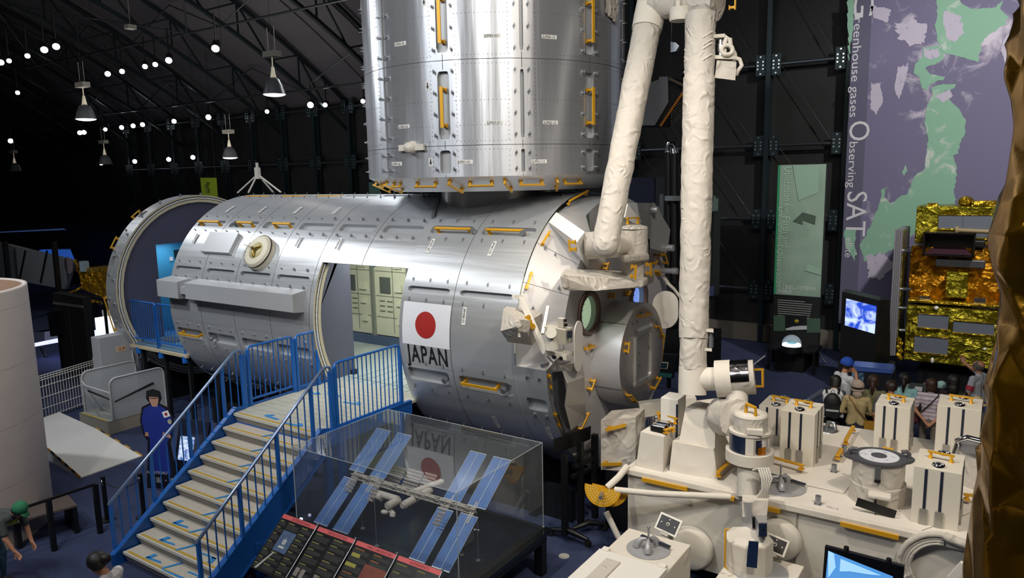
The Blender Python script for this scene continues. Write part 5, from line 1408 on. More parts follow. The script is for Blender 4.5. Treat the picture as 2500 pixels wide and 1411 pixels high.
m = MB(); P_ = [at(190, 655, 1, YB), at(285, 655, 1, YB), at(285, 740, 1, YB), at(200, 705, 1, YB)]; m.prism(P_, (0, .9, 0)); m.build('foil_body', GOLD, gs)
m = MB(); random.seed(5)
for k in range(7): c = at(170+k*14, 722+k*2+random.randint(-6, 8), 1, YB-.2); m.sph(c, .08, 7, 5, (1.6, 1, .7))
m.tube([at(160, 718, 1, YB-.2), at(185, 710, 1, YB-.2), at(200, 700, 1, YB-.1)], .04, 6); m.tube([at(182, 636, 1, YB-.2), at(190, 645, 1, YB-.1), at(188, 660, 1, YB)], .05, 6); m.build('foil_boom', GOLD, gs)
m = MB(); m.box(at(206, 650, 1, YB), (.25, .2, .35)); m.build('instrument_box', mat('pale_blue_box', '8ea4ac', .5), gs)
m = MB(); m.bar(at(150, 718, 1, YB), at(285, 741, 1, YB), .12); m.build('white_ledge', WPAINT, gs)
m = MB(); 
for x in (178, 205, 232, 255):
    a = at(x, 735, 1, YB); m.bar(a, V((a.x, a.y, 0)), .1)
m.build('stand', BLACK, gs)
# black cabinet, monitor, light tables
cb = at(190, 910, 2, 0)
t = thing('black_cabinet', 'tall black double-door cabinet behind the white wire fence', 'cabinet', tuple(cb))
c0_, c1_ = at(150, 905, 2, 0), at(222, 930, 2, 0); hgt = 2.25
m = MB(); d = (c1_-c0_); d.z = 0; nrm_ = V((-d.y, d.x, 0)).normalized()*-.22
if nrm_.dot(c0_-CAMP) < 0: nrm_ = -nrm_
m.prism([c0_, c1_, c1_+V((0, 0, hgt)), c0_+V((0, 0, hgt))], nrm_); m.build('carcass', BLACKM, t)
cd = (c0_+c1_)/2-nrm_*.02; m = MB(); m.bar(cd+V((0, 0, .02)), cd+V((0, 0, hgt-.1)), .03); m.build('door_gap', mat('gap_grey', '26282c', .6), t)
m = MB(); a_ = c0_-nrm_*.03+V((0, 0, hgt*.87)); b_ = c1_-nrm_*.03+V((0, 0, hgt*.9)); m.bar(a_, b_, .03, .07); m.build('top_trim', mat('worn_metal', '8c8a80', .4, .5), t)
def glowbox(name, label, cat, quad, Y, th, col, es):
    P_ = [at(x, y, 1, Y) for x, y in quad]; m = MB(); m.prism(P_, (0, th, 0)); return place(name, label, cat, m, mat(name+'_glow', 'ffffff', .5, emis=col, es=es))
t = thing('dark_monitor', 'black hanging monitor left of the black cabinet', 'monitor', tuple(at(140, 790, 1, 9.5))); P_ = [at(115, 764, 1, 9.5), at(146, 759, 1, 9.5), at(152, 818, 1, 9.5), at(123, 822, 1, 9.5)]
m = MB(); m.prism(P_, (0, .12, 0)); m.build('screen', BLACK, t); m = MB(); q = (P_[0]+P_[2])/2; m.bar(q+V((0, .1, 0)), V((q.x, q.y+.1, 0)), .08); m.build('stand', BLACK, t)
lt = thing('light_table', 'display table with a glowing white edge behind the rocket casing', 'table', tuple(at(120, 880, 2, 0)))
P_ = [at(82, 838, 1, 9.9), at(158, 822, 1, 9.9), at(158, 831, 1, 9.9), at(82, 847, 1, 9.9)]
m = MB(); m.prism(P_, (0, .9, 0)); m.build('glowing_top', mat('table_glow', 'ffffff', .5, emis='c8ccff', es=1.3), lt)
m = MB(); 
for (x, y) in ((100, 850), (150, 838)): a = at(x, y, 1, 10.2); m.bar(a, V((a.x+.3, a.y, 0)), .06)
m.build('leg', BLACK, lt)
m = MB(); P_ = [at(82, 810, 1, 10), at(108, 810, 1, 10), at(109, 832, 1, 10), at(83, 837, 1, 10)]; m.prism(P_, (0, .6, 0)); m.build('clear_box', AC, lt)
wb = thing('lit_display', 'bright white backlit display stand left of the ring section', 'display', tuple(at(245, 870, 2, 0)))
P_ = [at(231, 776, 1, 10.6), at(250, 776, 1, 10.6), at(254, 818, 1, 10.6), at(236, 820, 1, 10.6)]; m = MB(); m.prism(P_, (0, .3, 0)); m.build('glowing_panel', mat('panel_glow', 'ffffff', .5, emis='f0f2ff', es=1.6), wb)
P_ = [at(221, 808, 1, 10.55), at(238, 808, 1, 10.55), at(240, 820, 1, 10.55), at(223, 822, 1, 10.55)]; m = MB(); m.prism(P_, (0, .3, 0)); m.build('glowing_shelf', mat('shelf_glow', 'ffffff', .5, emis='c0c8ff', es=1.6), wb)
P_ = [at(248, 757, 1, 10.9), at(285, 757, 1, 10.9), at(296, 820, 1, 10.9), at(258, 822, 1, 10.9)]; m = MB(); m.prism(P_, (0, .1, 0)); m.build('white_board', mat('white_board', 'a8a4a0', .6), wb)
m = MB(); a = at(248, 822, 1, 10.8); m.box2((a.x-.5, a.y, 0), (a.x+.5, a.y+.5, a.z)); m.build('plinth', mat('plinth_grey', '5a5a60', .6), wb)
m = MB(); a, b = at(254, 735, 1, 10.3), at(262, 850, 1, 10.3); m.bar(V((a.x, a.y, a.z)), V((a.x, a.y, 0)), .06); place('thin_black_post', 'thin black post in front of the lit white display', 'post', m, BLACK)
# information counter far behind
ic = thing('information_counter', 'distant dark counter with lit blue window and faint lettering', 'counter', tuple(at(130, 620, 1, 19)))
P_ = [at(96, 610, 1, 19), at(157, 609, 1, 19), at(170, 640, 1, 19), at(96, 640, 1, 19)]; m = MB(); m.prism(P_, (0, .3, 0)); m.build('lit_window', mat('window_glow_blue', '2a4a90', .5, emis='2450a8', es=.7), ic)
text_mb('INFORMATION', 1.0, lambda x, y: at(98, 606, 1, 18.8)+V((x*.62, 0, y))).build('sign_lettering', mat('dim_letter', '1c242e', .6), ic)
a_ = at(60, 640, 1, 19.1); b_ = at(185, 640, 1, 19.1); m = MB(); m.box2((a_.x, 19.1, 0), (b_.x, 19.6, a_.z)); m.build('counter_front', BLACK, ic)
m = MB(); m.prism([at(0, 566, 1, 20.5), at(150, 558, 1, 20.5), at(158, 561, 1, 20.5), at(0, 568, 1, 20.5)], (0, .1, 0)); place('blue_light_strip', 'faint blue light strip high on the dark wall at the far left', 'light', m, mat('strip_glow', '3a5080', .5, emis='344a78', es=.6))
m = MB(); P_ = [at(489, 434, 1, 19.5), at(526, 434, 1, 19.5), at(529, 482, 1, 19.5), at(491, 482, 1, 19.5)]
P_ = [at(489, 434, 1, 19.5), at(526, 434, 1, 19.5)]; zb = 2.0
m.prism([P_[0], P_[1], V((P_[1].x, P_[1].y, zb)), V((P_[0].x, P_[0].y, zb))], (0, .05, 0)); 
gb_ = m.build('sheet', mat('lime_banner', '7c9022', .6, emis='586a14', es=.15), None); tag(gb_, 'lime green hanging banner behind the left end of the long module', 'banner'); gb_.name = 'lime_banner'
m = MB(); m.tube([at(508, 446, 1, 19.4), at(503, 455, 1, 19.4), at(508, 462, 1, 19.4), at(506, 470, 1, 19.4)], .06, 6); m.build('banner_mark', mat('banner_mark_dark', '4c5c18', .6), gb_)
a = P_[0]; m = MB(); m.cyl(a, V((a.x, a.y, roofz(a.y)+.8)), .01, n=5); m.cyl(P_[1], V((P_[1].x, P_[1].y, roofz(a.y)+.8)), .01, n=5); m.build('hanging_wire', BLACK, gb_)
# pale post standing behind, left of the neck
m = MB(); a = at(900, 445, 1, 18); b = at(917, 445, 1, 18); m.box2((a.x, 18, 0), (b.x, 18.2, a.z)); place('pale_green_post', 'pale green post standing behind the long module', 'post', m, mat('pale_green_post', '5e7c74', .6))
# ================================================================== CLOTH-WRAPPED ROBOT ARM
def wrap_tube(a, b, r, n=28, seg=26, amp=.012, seed=1, r2=None):
    """fabric sleeve: tube with shallow folds"""
    a = V(a); b = V(b); d = (b-a).normalized(); x = d.orthogonal().normalized(); y = d.cross(x); L = (b-a).length
    m = MB(); vs = []; r2 = r if r2 is None else r2
    for i in range(seg+1):
        s = i/seg
        for k in range(n):
            t = 2*PI*k/n
            nz = noise.noise(V((math.cos(t)*2.2+seed*7, math.sin(t)*2.2, s*L*3.2+k*.0)))*1.0 + .6*noise.noise(V((math.cos(t)*5+seed, math.sin(t)*5+s*L*4, s*L*8)))
            rr = (r+(r2-r)*s) + amp*nz
            vs.append(a+d*(L*s)+(x*math.cos(t)+y*math.sin(t))*rr)
    m.sm = True; m.add(vs, [(i*n+k, i*n+(k+1) % n, (i+1)*n+(k+1) % n, (i+1)*n+k) for i in range(seg) for k in range(n)])
    m.sm = False; m.add(vs[:n], [tuple(reversed(range(n)))]); m.add(vs[-n:], [tuple(range(n))]); return m
def wrap_box(bot, top, amp=.01, seed=3, n=8):
    """draped block between two quads with softly rumpled faces"""
    m = MB(); m.sm = False
    bot = [V(q) for q in bot]; top = [V(q) for q in top]
    faces = [(bot[0], bot[1], top[1], top[0]), (bot[1], bot[2], top[2], top[1]), (bot[2], bot[3], top[3], top[2]), (bot[3], bot[0], top[0], top[3]), (top[0], top[1], top[2], top[3]), (bot[3], bot[2], bot[1], bot[0])]
    for (a, b, c, d) in faces:
        nn = (b-a).cross(d-a)
        if nn.length > 0: nn.normalize()
        vs = []
        for i in range(n+1):
            for j in range(n+1):
                u, v = i/n, j/n; q = a*(1-u)*(1-v)+b*u*(1-v)+c*u*v+d*(1-u)*v
                e = min(u, 1-u, v, 1-v)*4; e = min(1, e)
                vs.append(q+nn*amp*2.2*e*noise.noise(q*4.5+V((seed, seed, 0))))
        m.sm = True
        m.add(vs, [(i*(n+1)+j, (i+1)*(n+1)+j, (i+1)*(n+1)+j+1, i*(n+1)+j+1) for i in range(n) for j in range(n)])
    return m
arm = thing('robot_arm', 'tall two-boom robot arm wrapped in white cloth, mounted on the module end', 'robot arm', (-4.6, 10.0, 3.5))
# base foot bolted on the end face
fA = at(1372, 678, 0, -4.98); fB = at(1597, 688, 0, -4.42)
def P4(px, py, X): return at(px, py, 0, X)
top4 = [P4(1366, 670, -4.75), P4(1380, 657, -5.15), P4(1560, 664, -5.0), P4(1600, 674, -4.35)]
bot4 = [P4(1377, 708, -4.75), P4(1392, 706, -5.15), P4(1565, 700, -5.0), P4(1597, 690, -4.35)]
tl = [P4(1366, 670, -4.85), P4(1378, 655, -5.18), P4(1500, 660, -5.18), P4(1598, 670, -4.5), P4(1572, 684, -4.25), P4(1505, 682, -4.55)]
bl = [P4(1374, 707, -4.85), P4(1392, 712, -5.18), P4(1500, 706, -5.18), P4(1596, 690, -4.5), P4(1570, 702, -4.25), P4(1450, 712, -4.6)]
m = MB(); m.hull(bl, tl); m.build('base_foot', CLOTH, arm, bevel=.03)
m = MB(); c = P4(1548, 690, -4.6); m.cyl(P4(1545, 685, -4.6), P4(1545, 630, -4.6), .17, n=24); m.build('base_column', CLOTH, arm)
m = MB(); m.hull([P4(1520, 640, -4.75), P4(1525, 642, -4.35), P4(1585, 636, -4.35), P4(1582, 634, -4.75)], [P4(1512, 622, -4.75), P4(1524, 624, -4.35), P4(1585, 618, -4.35), P4(1580, 618, -4.75)]); m.build('joint_collar', CLOTH, arm, bevel=.03)
a, b = P4(1550, 622, -4.6), P4(1548, 558, -4.6)
wrap_tube(a, b, .20, seg=10, amp=.010, seed=2).build('shoulder_housing', CLOTH, arm)
m = MB(); m.lathe([(.20, 0), (.19, .03), (.12, .05), (0, .055)], b-V((0, 0, 0)), (0, 0, 1), 28); m.build('housing_cap', CLOTH, arm)
m = MB(); sa_ = P4(1576, 620, -4.5); sb_ = P4(1576, 583, -4.5); m.cyl(sa_, sb_, .07, n=14); m.build('silver_side_panel', CHROME, arm)
S0, S1 = P4(1440, 600, -4.75), P4(1530, 592, -4.65)
DS = (P4(1478, 598, -4.75)-CAMP).dot(_f); wrap_tube(atd(1430, 600, DS+.10), atd(1508, 595, DS+.0), .19, seg=8, amp=.012, seed=5).build('shoulder_roll_joint', CLOTH, arm)
m = MB(); m.sm = True; m.tube([P4(1488, 597, -4.72), P4(1505, 597, -4.7), P4(1525, 598, -4.65)], [.19, .16, .12], 20); m.build('shoulder_link', CLOTH2, arm)
for (qa, qb, o_) in [((1408, 615), (1405, 585), (-.8, -.2, 0)), ((1530, 548), (1560, 546), (0, 0, 1)), ((1541, 680), (1543, 645), (.9, -.5, 0)), ((1580, 672), (1578, 640), (.9, -.4, 0))]:
    xq = -4.7 if qa[0] < 1500 else (-4.6 if qa[1] < 600 else -4.38); A_, B_ = P4(*qa, xq), P4(*qb, xq)
    handrail(arm, A_, B_, o_, h=.09, w=.03, t=.02)
A0 = P4(1478, 594, -4.48); A1 = atd(1587, 30, 10.45)
dd = (A1-A0).normalized()
q_ = wrap_tube(A0-dd*.02, A0+dd*(A1-A0).length, .175, seg=70, amp=.013, seed=9, r2=.195); q_.sph(A0-dd*.02, .178, 24, 12); q_.build('upper_boom', CLOTH, arm)
m = MB(); m.sm = True
wrap_tube(A1-dd*.28, A1+dd*.25, .21, seg=8, amp=.01, seed=4).build('boom_sleeve', CLOTH2, arm)
E0, E1 = atd(1600, 6, 10.4), atd(1752, 12, 9.8)
wrap_tube(E0, E1, .215, seg=14, amp=.012, seed=6).build('elbow_housing', CLOTH, arm)
m = MB(); m.sm = True; ec = atd(1660, 38, 10.0); m.cyl(ec+V((0, 0, .1)), ec-V((0, 0, .07)), .14, n=20); m.build('elbow_drum', CLOTH2, arm)
m = MB(); m.cyl(atd(1656, -10, 9.9), atd(1655, 26, 9.9), .035, n=10); m.build('elbow_hose', CLOTH2, arm)
handrail(arm, atd(1780, 26, 9.8), atd(1782, -30, 9.8), (1, 0, 0), h=.08)
B0 = atd(1710, 36, 9.75); B1 = atd(1690, 962, 9.5)
db = (B1-B0)
Pb = lambda s: B0+db*s
wrap_tube(Pb(0), Pb(.175), .195, seg=22, amp=.014, seed=11).build('forearm_top_sleeve', CLOTH, arm)
wrap_tube(Pb(.17), Pb(.855), .205, seg=90, amp=.013, seed=12, r2=.188).build('lower_boom', CLOTH, arm)
wrap_tube(Pb(.85), Pb(.935), .175, seg=12, amp=.015, seed=13).build('forearm_lower_sleeve', CLOTH, arm)
wrap_tube(Pb(.93), Pb(1.0), .178, seg=8, amp=.004, seed=14).build('boom_end', CLOTH2, arm)
m = MB()      # rope ties
for s in (.07, .10, .13, .09):
    q = Pb(s); e = _r2*.2
    m.tube([q-e-_f*.0+V((0, 0, -.12)), q-_f*.20+V((0, 0, -.02)), q+e*.5-_f*.18+V((0, 0, .05)), q+e+V((0, 0, .10))], .012, 6)
m.build('tie_cord', CLOTH2, arm)
# camera bracket on the upper forearm
def Q(px, py, d=9.75): return atd(px, py, d)
m = MB(); 
rx = _r2; 
for (y0, x1) in ((92, 1766), (141, 1790)):
    a = Q(1724, y0, 9.7); b = Q(x1, y0-(3 if y0 < 100 else -1), 9.7); m.bar(a, b, .16, .045)
m.build('bracket_arm', CLOTH2, arm)
wrap_box([Q(1745, 190, 9.6), Q(1795, 196, 9.6), Q(1792, 188, 9.95), Q(1750, 184, 9.95)], [Q(1750, 148, 9.6), Q(1798, 152, 9.6), Q(1796, 146, 9.95), Q(1752, 142, 9.95)], seed=5).build('camera_housing', CLOTH, arm, bevel=.01)
m = MB(); m.cyl(Q(1759, 137, 9.65), Q(1759, 98, 9.65), .025, n=12); m.cyl(Q(1759, 125, 9.65), Q(1759, 108, 9.65), .035, n=12); m.build('camera_pin', CHROME, arm)
m = MB(); m.tube([Q(1768, 135, 9.65), Q(1769, 105, 9.65), Q(1774, 90, 9.65), Q(1782, 95, 9.65), Q(1784, 118, 9.65), Q(1792, 128, 9.7), Q(1795, 138, 9.7)], .032, 8); m.tube([Q(1792, 140, 9.65), Q(1806, 145, 9.65), Q(1811, 160, 9.65), Q(1802, 172, 9.65), Q(1798, 182, 9.7)], .028, 8)
m.tube([Q(1775+14*math.cos(k*PI/5), 122+12*math.sin(k*PI/5), 9.6) for k in range(11)], .03, 8); m.build('camera_cable', CLOTH2, arm)
# lower bracket
m = MB(); m.hull([Q(1690, 806, 9.4), Q(1742, 812, 9.4), Q(1742, 809, 9.6), Q(1690, 802, 9.6)], [Q(1690, 799, 9.4), Q(1742, 805, 9.4), Q(1742, 802, 9.6), Q(1690, 794, 9.6)])
m.hull([Q(1690, 854, 9.4), Q(1738, 858, 9.4), Q(1738, 855, 9.6), Q(1690, 850, 9.6)], [Q(1690, 848, 9.4), Q(1738, 851, 9.4), Q(1738, 848, 9.6), Q(1690, 844, 9.6)]); m.build('bracket_arm', CLOTH2, arm)
m = MB(); m.cyl(Q(1736, 808, 9.45), Q(1736, 850, 9.45), .022, n=12); m.cyl(Q(1736, 822, 9.45), Q(1736, 848, 9.45), .032, n=12); m.build('bracket_pin', STEEL, arm)
# wrist
W0, W1, W2 = Q(1700, 925, 9.5), Q(1752, 925, 9.4), Q(1842, 920, 9.25)
m = MB(); m.sm = True; m.cyl(W0, W1, .15, n=28); m.build('wrist_tube', CLOTH2, arm)
dw = (W2-W1).normalized()
wrap_tube(W1-dw*.02, W1+dw*.17, .235, seg=4, amp=.004, seed=21).build('wrist_flange', CLOTH2, arm)
wrap_tube(W1+dw*.15, W2, .215, seg=10, amp=.006, seed=22).build('wrist_housing', CLOTH, arm)
m = MB(); xw = dw.orthogonal(); m.sm = True; ang0 = 0
ux = V((0, 0, 1)) - dw*dw.z; ux.normalize(); uy = dw.cross(ux); vs = []
for k in range(13):
    t = rad(-55+110*k/12)
    for s in (.19, .38): vs.append(W1+dw*s+(ux*math.cos(t)-uy*math.sin(t)*(-1 if uy.dot(_f) > 0 else 1)*-1)*.224)
vs = []
sg = -1 if uy.dot(_f) > 0 else 1
for k in range(13):
    t = rad(-12+100*k/12)
    for s in (.17, .39): vs.append(W1+dw*s+(ux*math.cos(t)+uy*sg*math.sin(t))*.226)
m.add(vs, [(2*k, 2*k+1, 2*k+3, 2*k+2) for k in range(12)]); m.build('silver_film_band', mat('silver_film', 'd0cfd6', .14, 1, wrinkle=.15, bscale=6), arm)
handrail(arm, Q(1862, 943, 9.25), Q(1862, 902, 9.25), (1, -.2, 0), h=.001, w=.035, posts=False)
m = MB(); m.bar(Q(1842, 943, 9.25), Q(1864, 943, 9.25), .03, .02); m.bar(Q(1840, 902, 9.25), Q(1864, 902, 9.25), .03, .02); m.build('handrail_bracket', YEL, arm)
# ================================================================== SMALL FINE ARM
fine = thing('small_fine_arm', 'smaller robot arm with solar-cell drum hanging from the wrist of the tall arm', 'robot arm', (-2.4, 8.6, 2.0))
g0 = Q(1795, 958, 9.3); g1 = Q(1790, 1000, 9.25)
m = MB(); m.sm = True; m.cyl(Q(1798, 950, 9.3), Q(1800, 990, 9.25), .14, .13, n=24); m.build('joint_neck', CLOTH2, fine)
wrap_tube(Q(1765, 1015, 9.5), Q(1800, 1022, 9.1), .235, seg=6, amp=.03, seed=31).build('rumpled_cuff', CLOTH, fine)
wrap_tube(Q(1785, 1010, 9.3), Q(1826, 1018, 9.0), .16, seg=6, amp=.01, seed=35).build('cuff_link', CLOTH, fine)
cx = 1830
def T_(y, d=9.0): return Q(cx, y, d)
ax0 = T_(1118); ax1 = T_(1005); U_ = V((0, 0, 1))
base = Q(1830, 1112, 9.0)
hz_ = lambda y: Q(1830, y, 9.0).z
m = MB(); m.sm = True
def ringz(y0, y1, r0, r1=None, nm='', mt=CLOTH2, n=36, caps=True):
    m = MB(); r1 = r1 or r0; m.cyl(V((base.x, base.y, hz_(y0))), V((base.x, base.y, hz_(y1))), r0, r1, n=n); return m.build(nm, mt, fine)
ringz(1122, 1095, .285, None, 'drum_base_ring')
ringz(1095, 1048, .238, None, 'drum_core', mat('drum_core_cream', 'b5aea4', .5))
ringz(1050, 1044, .25, None, 'drum_top_ring')
ringz(1044, 1008, .20, .195, 'tool_head', CLOTH)
m = MB(); m.lathe([(.20, 0), (.19, .035), (.1, .05), (0, .05)], (base.x, base.y, hz_(1008)), (0, 0, 1), 30); m.build('tool_head_cap', CLOTH2, fine)
toC = V((CAMP.x-base.x, CAMP.y-base.y, 0)).normalized(); side = V((-toC.y, toC.x, 0))
def cyl_patch(a0, a1, y0, y1, r, nm, mt, n=8):
    m = MB(); m.sm = True; vs = []
    for k in range(n+1):
        t = rad(a0+(a1-a0)*k/n); e = toC*math.cos(t)+side*math.sin(t)
        vs += [V((base.x, base.y, hz_(y0)))+e*r, V((base.x, base.y, hz_(y1)))+e*r]
    m.add(vs, [(2*k, 2*k+1, 2*k+3, 2*k+2) for k in range(n)]); return m.build(nm, mt, fine)
DSOL = mat('dark_solar_cells', '223049', .2, .3)
cyl_patch(-88, -12, 1094, 1052, .241, 'solar_cell_patch', DSOL)
cyl_patch(16, 62, 1094, 1056, .243, 'silver_film_patch', mat('silver_film', 'd0cfd6', .14, 1, wrinkle=.15, bscale=6))
cyl_patch(22, 48, 1093, 1074, .245, 'amber_film_patch', mat('amber_film', 'b06a10', .25, .6))
cyl_patch(-12, 10, 1094, 1052, .244, 'cream_strip', CLOTH2)
m = MB(); q = V((base.x, base.y, hz_(1035)))+toC*.2+side*.05; m.box(q, (.18, .10, .06), Matrix((side, toC, V((0, 0, 1)))).transposed()); m.build('latch_block', CLOTH2, fine)
ta, tb = Q(1822, 985, 8.85), Q(1845, 996, 8.75)
m = MB(); m.bar(ta, tb, .05, .018); m.cyl(ta, ta-V((0, 0, .13)), .012, .025, n=8); m.cyl(tb, tb-V((0, 0, .13)), .012, .025, n=8); m.build('handrail', YEL, fine)
# lower body of the fine arm
col = Q(1826, 1215, 8.75)
m = MB(); m.sm = True; m.cyl(Q(1826, 1215, 8.8), Q(1828, 1118, 8.95), .13, n=24); m.build('lower_column', mat('grey_cloth', 'b4b0a8', .75, wrinkle=.2, bscale=8), fine)
m = MB()
for k in range(5):
    o_ = (k-2)*.014
    pts = [Q(1838+k*5, 1148, 8.6), Q(1852+k*6, 1143, 8.55), Q(1860+k*6, 1168, 8.5), Q(1862+k*3, 1195, 8.5), Q(1846+k*7, 1217, 8.55)]; m.tube(pts, .014, 6)
m.build('cable_bundle', mat('woven_cable', 'c4c0b8', .7), fine)
wrap_box([Q(1812, 1262, 8.4), Q(1872, 1262, 8.4), Q(1875, 1240, 8.7), Q(1815, 1240, 8.7)], [Q(1812, 1222, 8.4), Q(1876, 1222, 8.4), Q(1878, 1208, 8.7), Q(1812, 1208, 8.7)], amp=.004).build('gripper_housing', CLOTH2, fine)
m = MB(); m.hull([Q(1852, 1310, 8.0), Q(1873, 1310, 8.0), Q(1873, 1295, 8.45), Q(1840, 1295, 8.45)], [Q(1852, 1276, 8.0), Q(1873, 1276, 8.0), Q(1872, 1255, 8.45), Q(1840, 1255, 8.45)]); m.build('sensor_box', mat('satin_silver_box', 'b4b6bc', .3, .7), fine)
m = MB(); m.prism([Q(1853, 1291, 7.99), Q(1872, 1291, 7.99), Q(1872, 1278, 7.99), Q(1853, 1278, 7.99)], toC*.01); m.prism([Q(1853, 1309, 7.99), Q(1872, 1309, 7.99), Q(1872, 1295, 7.99), Q(1853, 1295, 7.99)], toC*.01); m.build('sensor_window', DSOL, fine)
m = MB(); m.hull([Q(1815, 1305, 8.45), Q(1838, 1300, 8.3), Q(1845, 1270, 8.6), Q(1820, 1270, 8.7)], [Q(1806, 1225, 8.45), Q(1832, 1228, 8.3), Q(1842, 1222, 8.6), Q(1815, 1222, 8.7)]); m.build('gripper_finger', mat('satin_silver_box', 'b4b6bc', .3, .7), fine)
m = MB(); b8 = Q(1825, 1380, 8.3); t8z = Q(1825, 1306, 8.3).z; b8z = Q(1825, 1420, 8.3).z; n = 8; r = .27
bt = [V((b8.x+r*math.cos(2*PI*(k+.3)/n), b8.y+r*math.sin(2*PI*(k+.3)/n), b8z)) for k in range(n)]; tp = [V((q.x, q.y, t8z)) for q in bt]; m.hull(bt, tp); tp2 = [V((b8.x+(q.x-b8.x)*.6, b8.y+(q.y-b8.y)*.6, t8z+.05)) for q in tp]; m.hull(tp, tp2); m.build('octagonal_body', CLOTH2, fine, bevel=.01)
m = MB(); q = Q(1838, 1355, 8.05); m.prism([Q(1822, 1382, 7.97), Q(1848, 1386, 7.97), Q(1852, 1322, 7.97), Q(1828, 1320, 7.97)], toC*.012); m.build('dark_window', mat('dark_blue_window', '1d2c4c', .15, .2), fine)
m = MB(); m.tube([Q(1780, 1290, 8.1), Q(1771, 1292, 8.1), Q(1770, 1385, 8.1), Q(1778, 1388, 8.1)], .012, 6); m.build('handrail', YEL, fine)
# ================================================================== EXPOSED PLATFORM
YF, YB_, ZT_ = 8.5, 11.72, 1.35
ef = thing('exposed_platform', 'large white cloth-covered experiment platform in the right foreground', 'platform', (-1, 10, .2))
WTOP = mat('platform_top_cloth', 'd9d3ca', .75, 0, bump=.12, bscale=5, var=.06, vscale=2)
WSIDE = mat('platform_side_cloth', 'cfcabf', .8, 0, bscale=3, wrinkle=.22)
x0_, x1_ = -3.98, 1.6
m = MB(); nx, ny = 40, 24; vs = [] 
for i in range(nx+1):
    for j in range(ny+1):
        x = x0_+(x1_-x0_)*i/nx; y = YF+(YB_-YF)*j/ny; vs.append((x, y, ZT_+.004*noise.noise(V((x*2, y*2, 0)))))
m.sm = True; m.add(vs, [(i*(ny+1)+j, (i+1)*(ny+1)+j, (i+1)*(ny+1)+j+1, i*(ny+1)+j+1) for i in range(nx) for j in range(ny)]); m.build('top_cover', WTOP, ef)
m = MB(); m.box2((x0_, YF+.02, .22), (x1_, YB_, ZT_-.012)); m.build('body', WSIDE, ef)
m = MB(); 
m.box2((x0_-.02, YF-.03, ZT_-.07), (x1_, YF+.05, ZT_+.012)); m.build('edge_trim', CLOTH2, ef, bevel=.012)
m = MB(); m.box2((x0_-.03, YF-.02, ZT_-.07), (x0_+.04, YB_, ZT_+.012)); m.build('edge_trim', CLOTH2, ef, bevel=.012)
m = MB(); m.box2((-1.83, YF+.005, .3), (-1.82, YF+.02, ZT_-.07)); m.build('panel_joint', mat('panel_joint_beige', '8f897e', .7), ef)
m = MB(); m.box2((x0_+.1, YF+.5, 0), (x1_, YB_-.1, .22)); m.build('plinth', BLACK, ef)
def efrail(q0, q1, Y, h=.06, label=None): handrail(ef, at(*q0, 1, Y), at(*q1, 1, Y), (0, -1, 0), h=h, w=.05, t=.025)
efrail((1572, 1166), (1682, 1190), YF+.02); efrail((2054, 1273), (2196, 1307), YF+.02); efrail((1868, 1235), (1908, 1244), YF+.02); efrail((1784, 1211), (1797, 1214), YF+.02)
def toprail(q0, q1, h=.06): handrail(ef, at(*q0, 2, ZT_+.05), at(*q1, 2, ZT_+.05), (0, 0, 1), h=h, w=.05, t=.022)
toprail((1752, 1165), (1795, 1125)); toprail((2064, 1086), (2083, 1050)); toprail((2044, 1122), (2054, 1106)); toprail((1870, 1122), (1962, 1148)); toprail((2155, 1103), (2180, 1108)); toprail((2352, 1219), (2400, 1224))
m = MB(); q = at(1692, 1368, 1, YF+.02); m.box(q, (.08, .03, .05)); m.build('handrail_stub', YEL, ef)
for k, (px, py) in enumerate([(1997, 1230), (2036, 1152), (2061, 1104)]):
    q = at(px, py, 2, ZT_); m = MB(); m.cyl(q, q+V((0, 0, .10)), .033, n=16); m.cyl(q, q+V((0, 0, .008)), .055, n=4); m.build('guide_pin', STEEL, ef)
    text_mb('PIU %d' % (k+4), .06, lambda x, y: q+V((.10+x*.95, -.05+x*-.1+y, .014))).build('stencil_label', mat('stencil_grey', '9c9aa4', .7), ef)
# hatch seams on the top cloth
m = MB()
for (a, b) in [((1905, 1170), (2060, 1205)), ((2250, 1295), (2400, 1240)), ((2060, 1205), (2120, 1120))]:
    p_, q_ = at(*a, 2, ZT_+.006), at(*b, 2, ZT_+.006); m.bar(p_, q_, .008, .004)
m.build('cloth_seam', mat('cloth_seam', 'b3ada4', .8), ef)
# round adaptors on the front face, each carrying a payload box
for (px, py, r) in [(1690, 1335, .28), (1905, 1315, .25)]:
    c = at(px, py, 1, YF); m = MB(); m.lathe([(r, 0), (r*.97, .09), (r*.85, .12), (.0, .12)], c, (0, -1, 0), 40); m.build('front_adaptor', WSIDE, ef)
m = MB(); 
c = at(2300, 1390, 1, YF); 
for (r, w_) in ((.40, .035), (.30, .02), (.33, .02), (.36, .02)):
    m.tube([c+V((r*math.cos(t), -.05-.01*math.sin(t*3), r*math.sin(t)*1.0)) for t in [rad(90+150*k/14) for k in range(15)]], w_, 8)
m.tube([c+V((0, -.06, .40)), c+V((.25, -.08, .36)), c+V((.55, -.1, .2))], .05, 8); m.build('cloth_cable_ring', CLOTH, ef)
m = MB(); m.prism([at(2312, 1411, 1, YF-.2), at(2345, 1375, 1, YF-.2), at(2362, 1380, 1, YF-.2), at(2330, 1425, 1, YF-.2)], (0, .06, 0)); m.build('side_strut', WPAINT, ef)
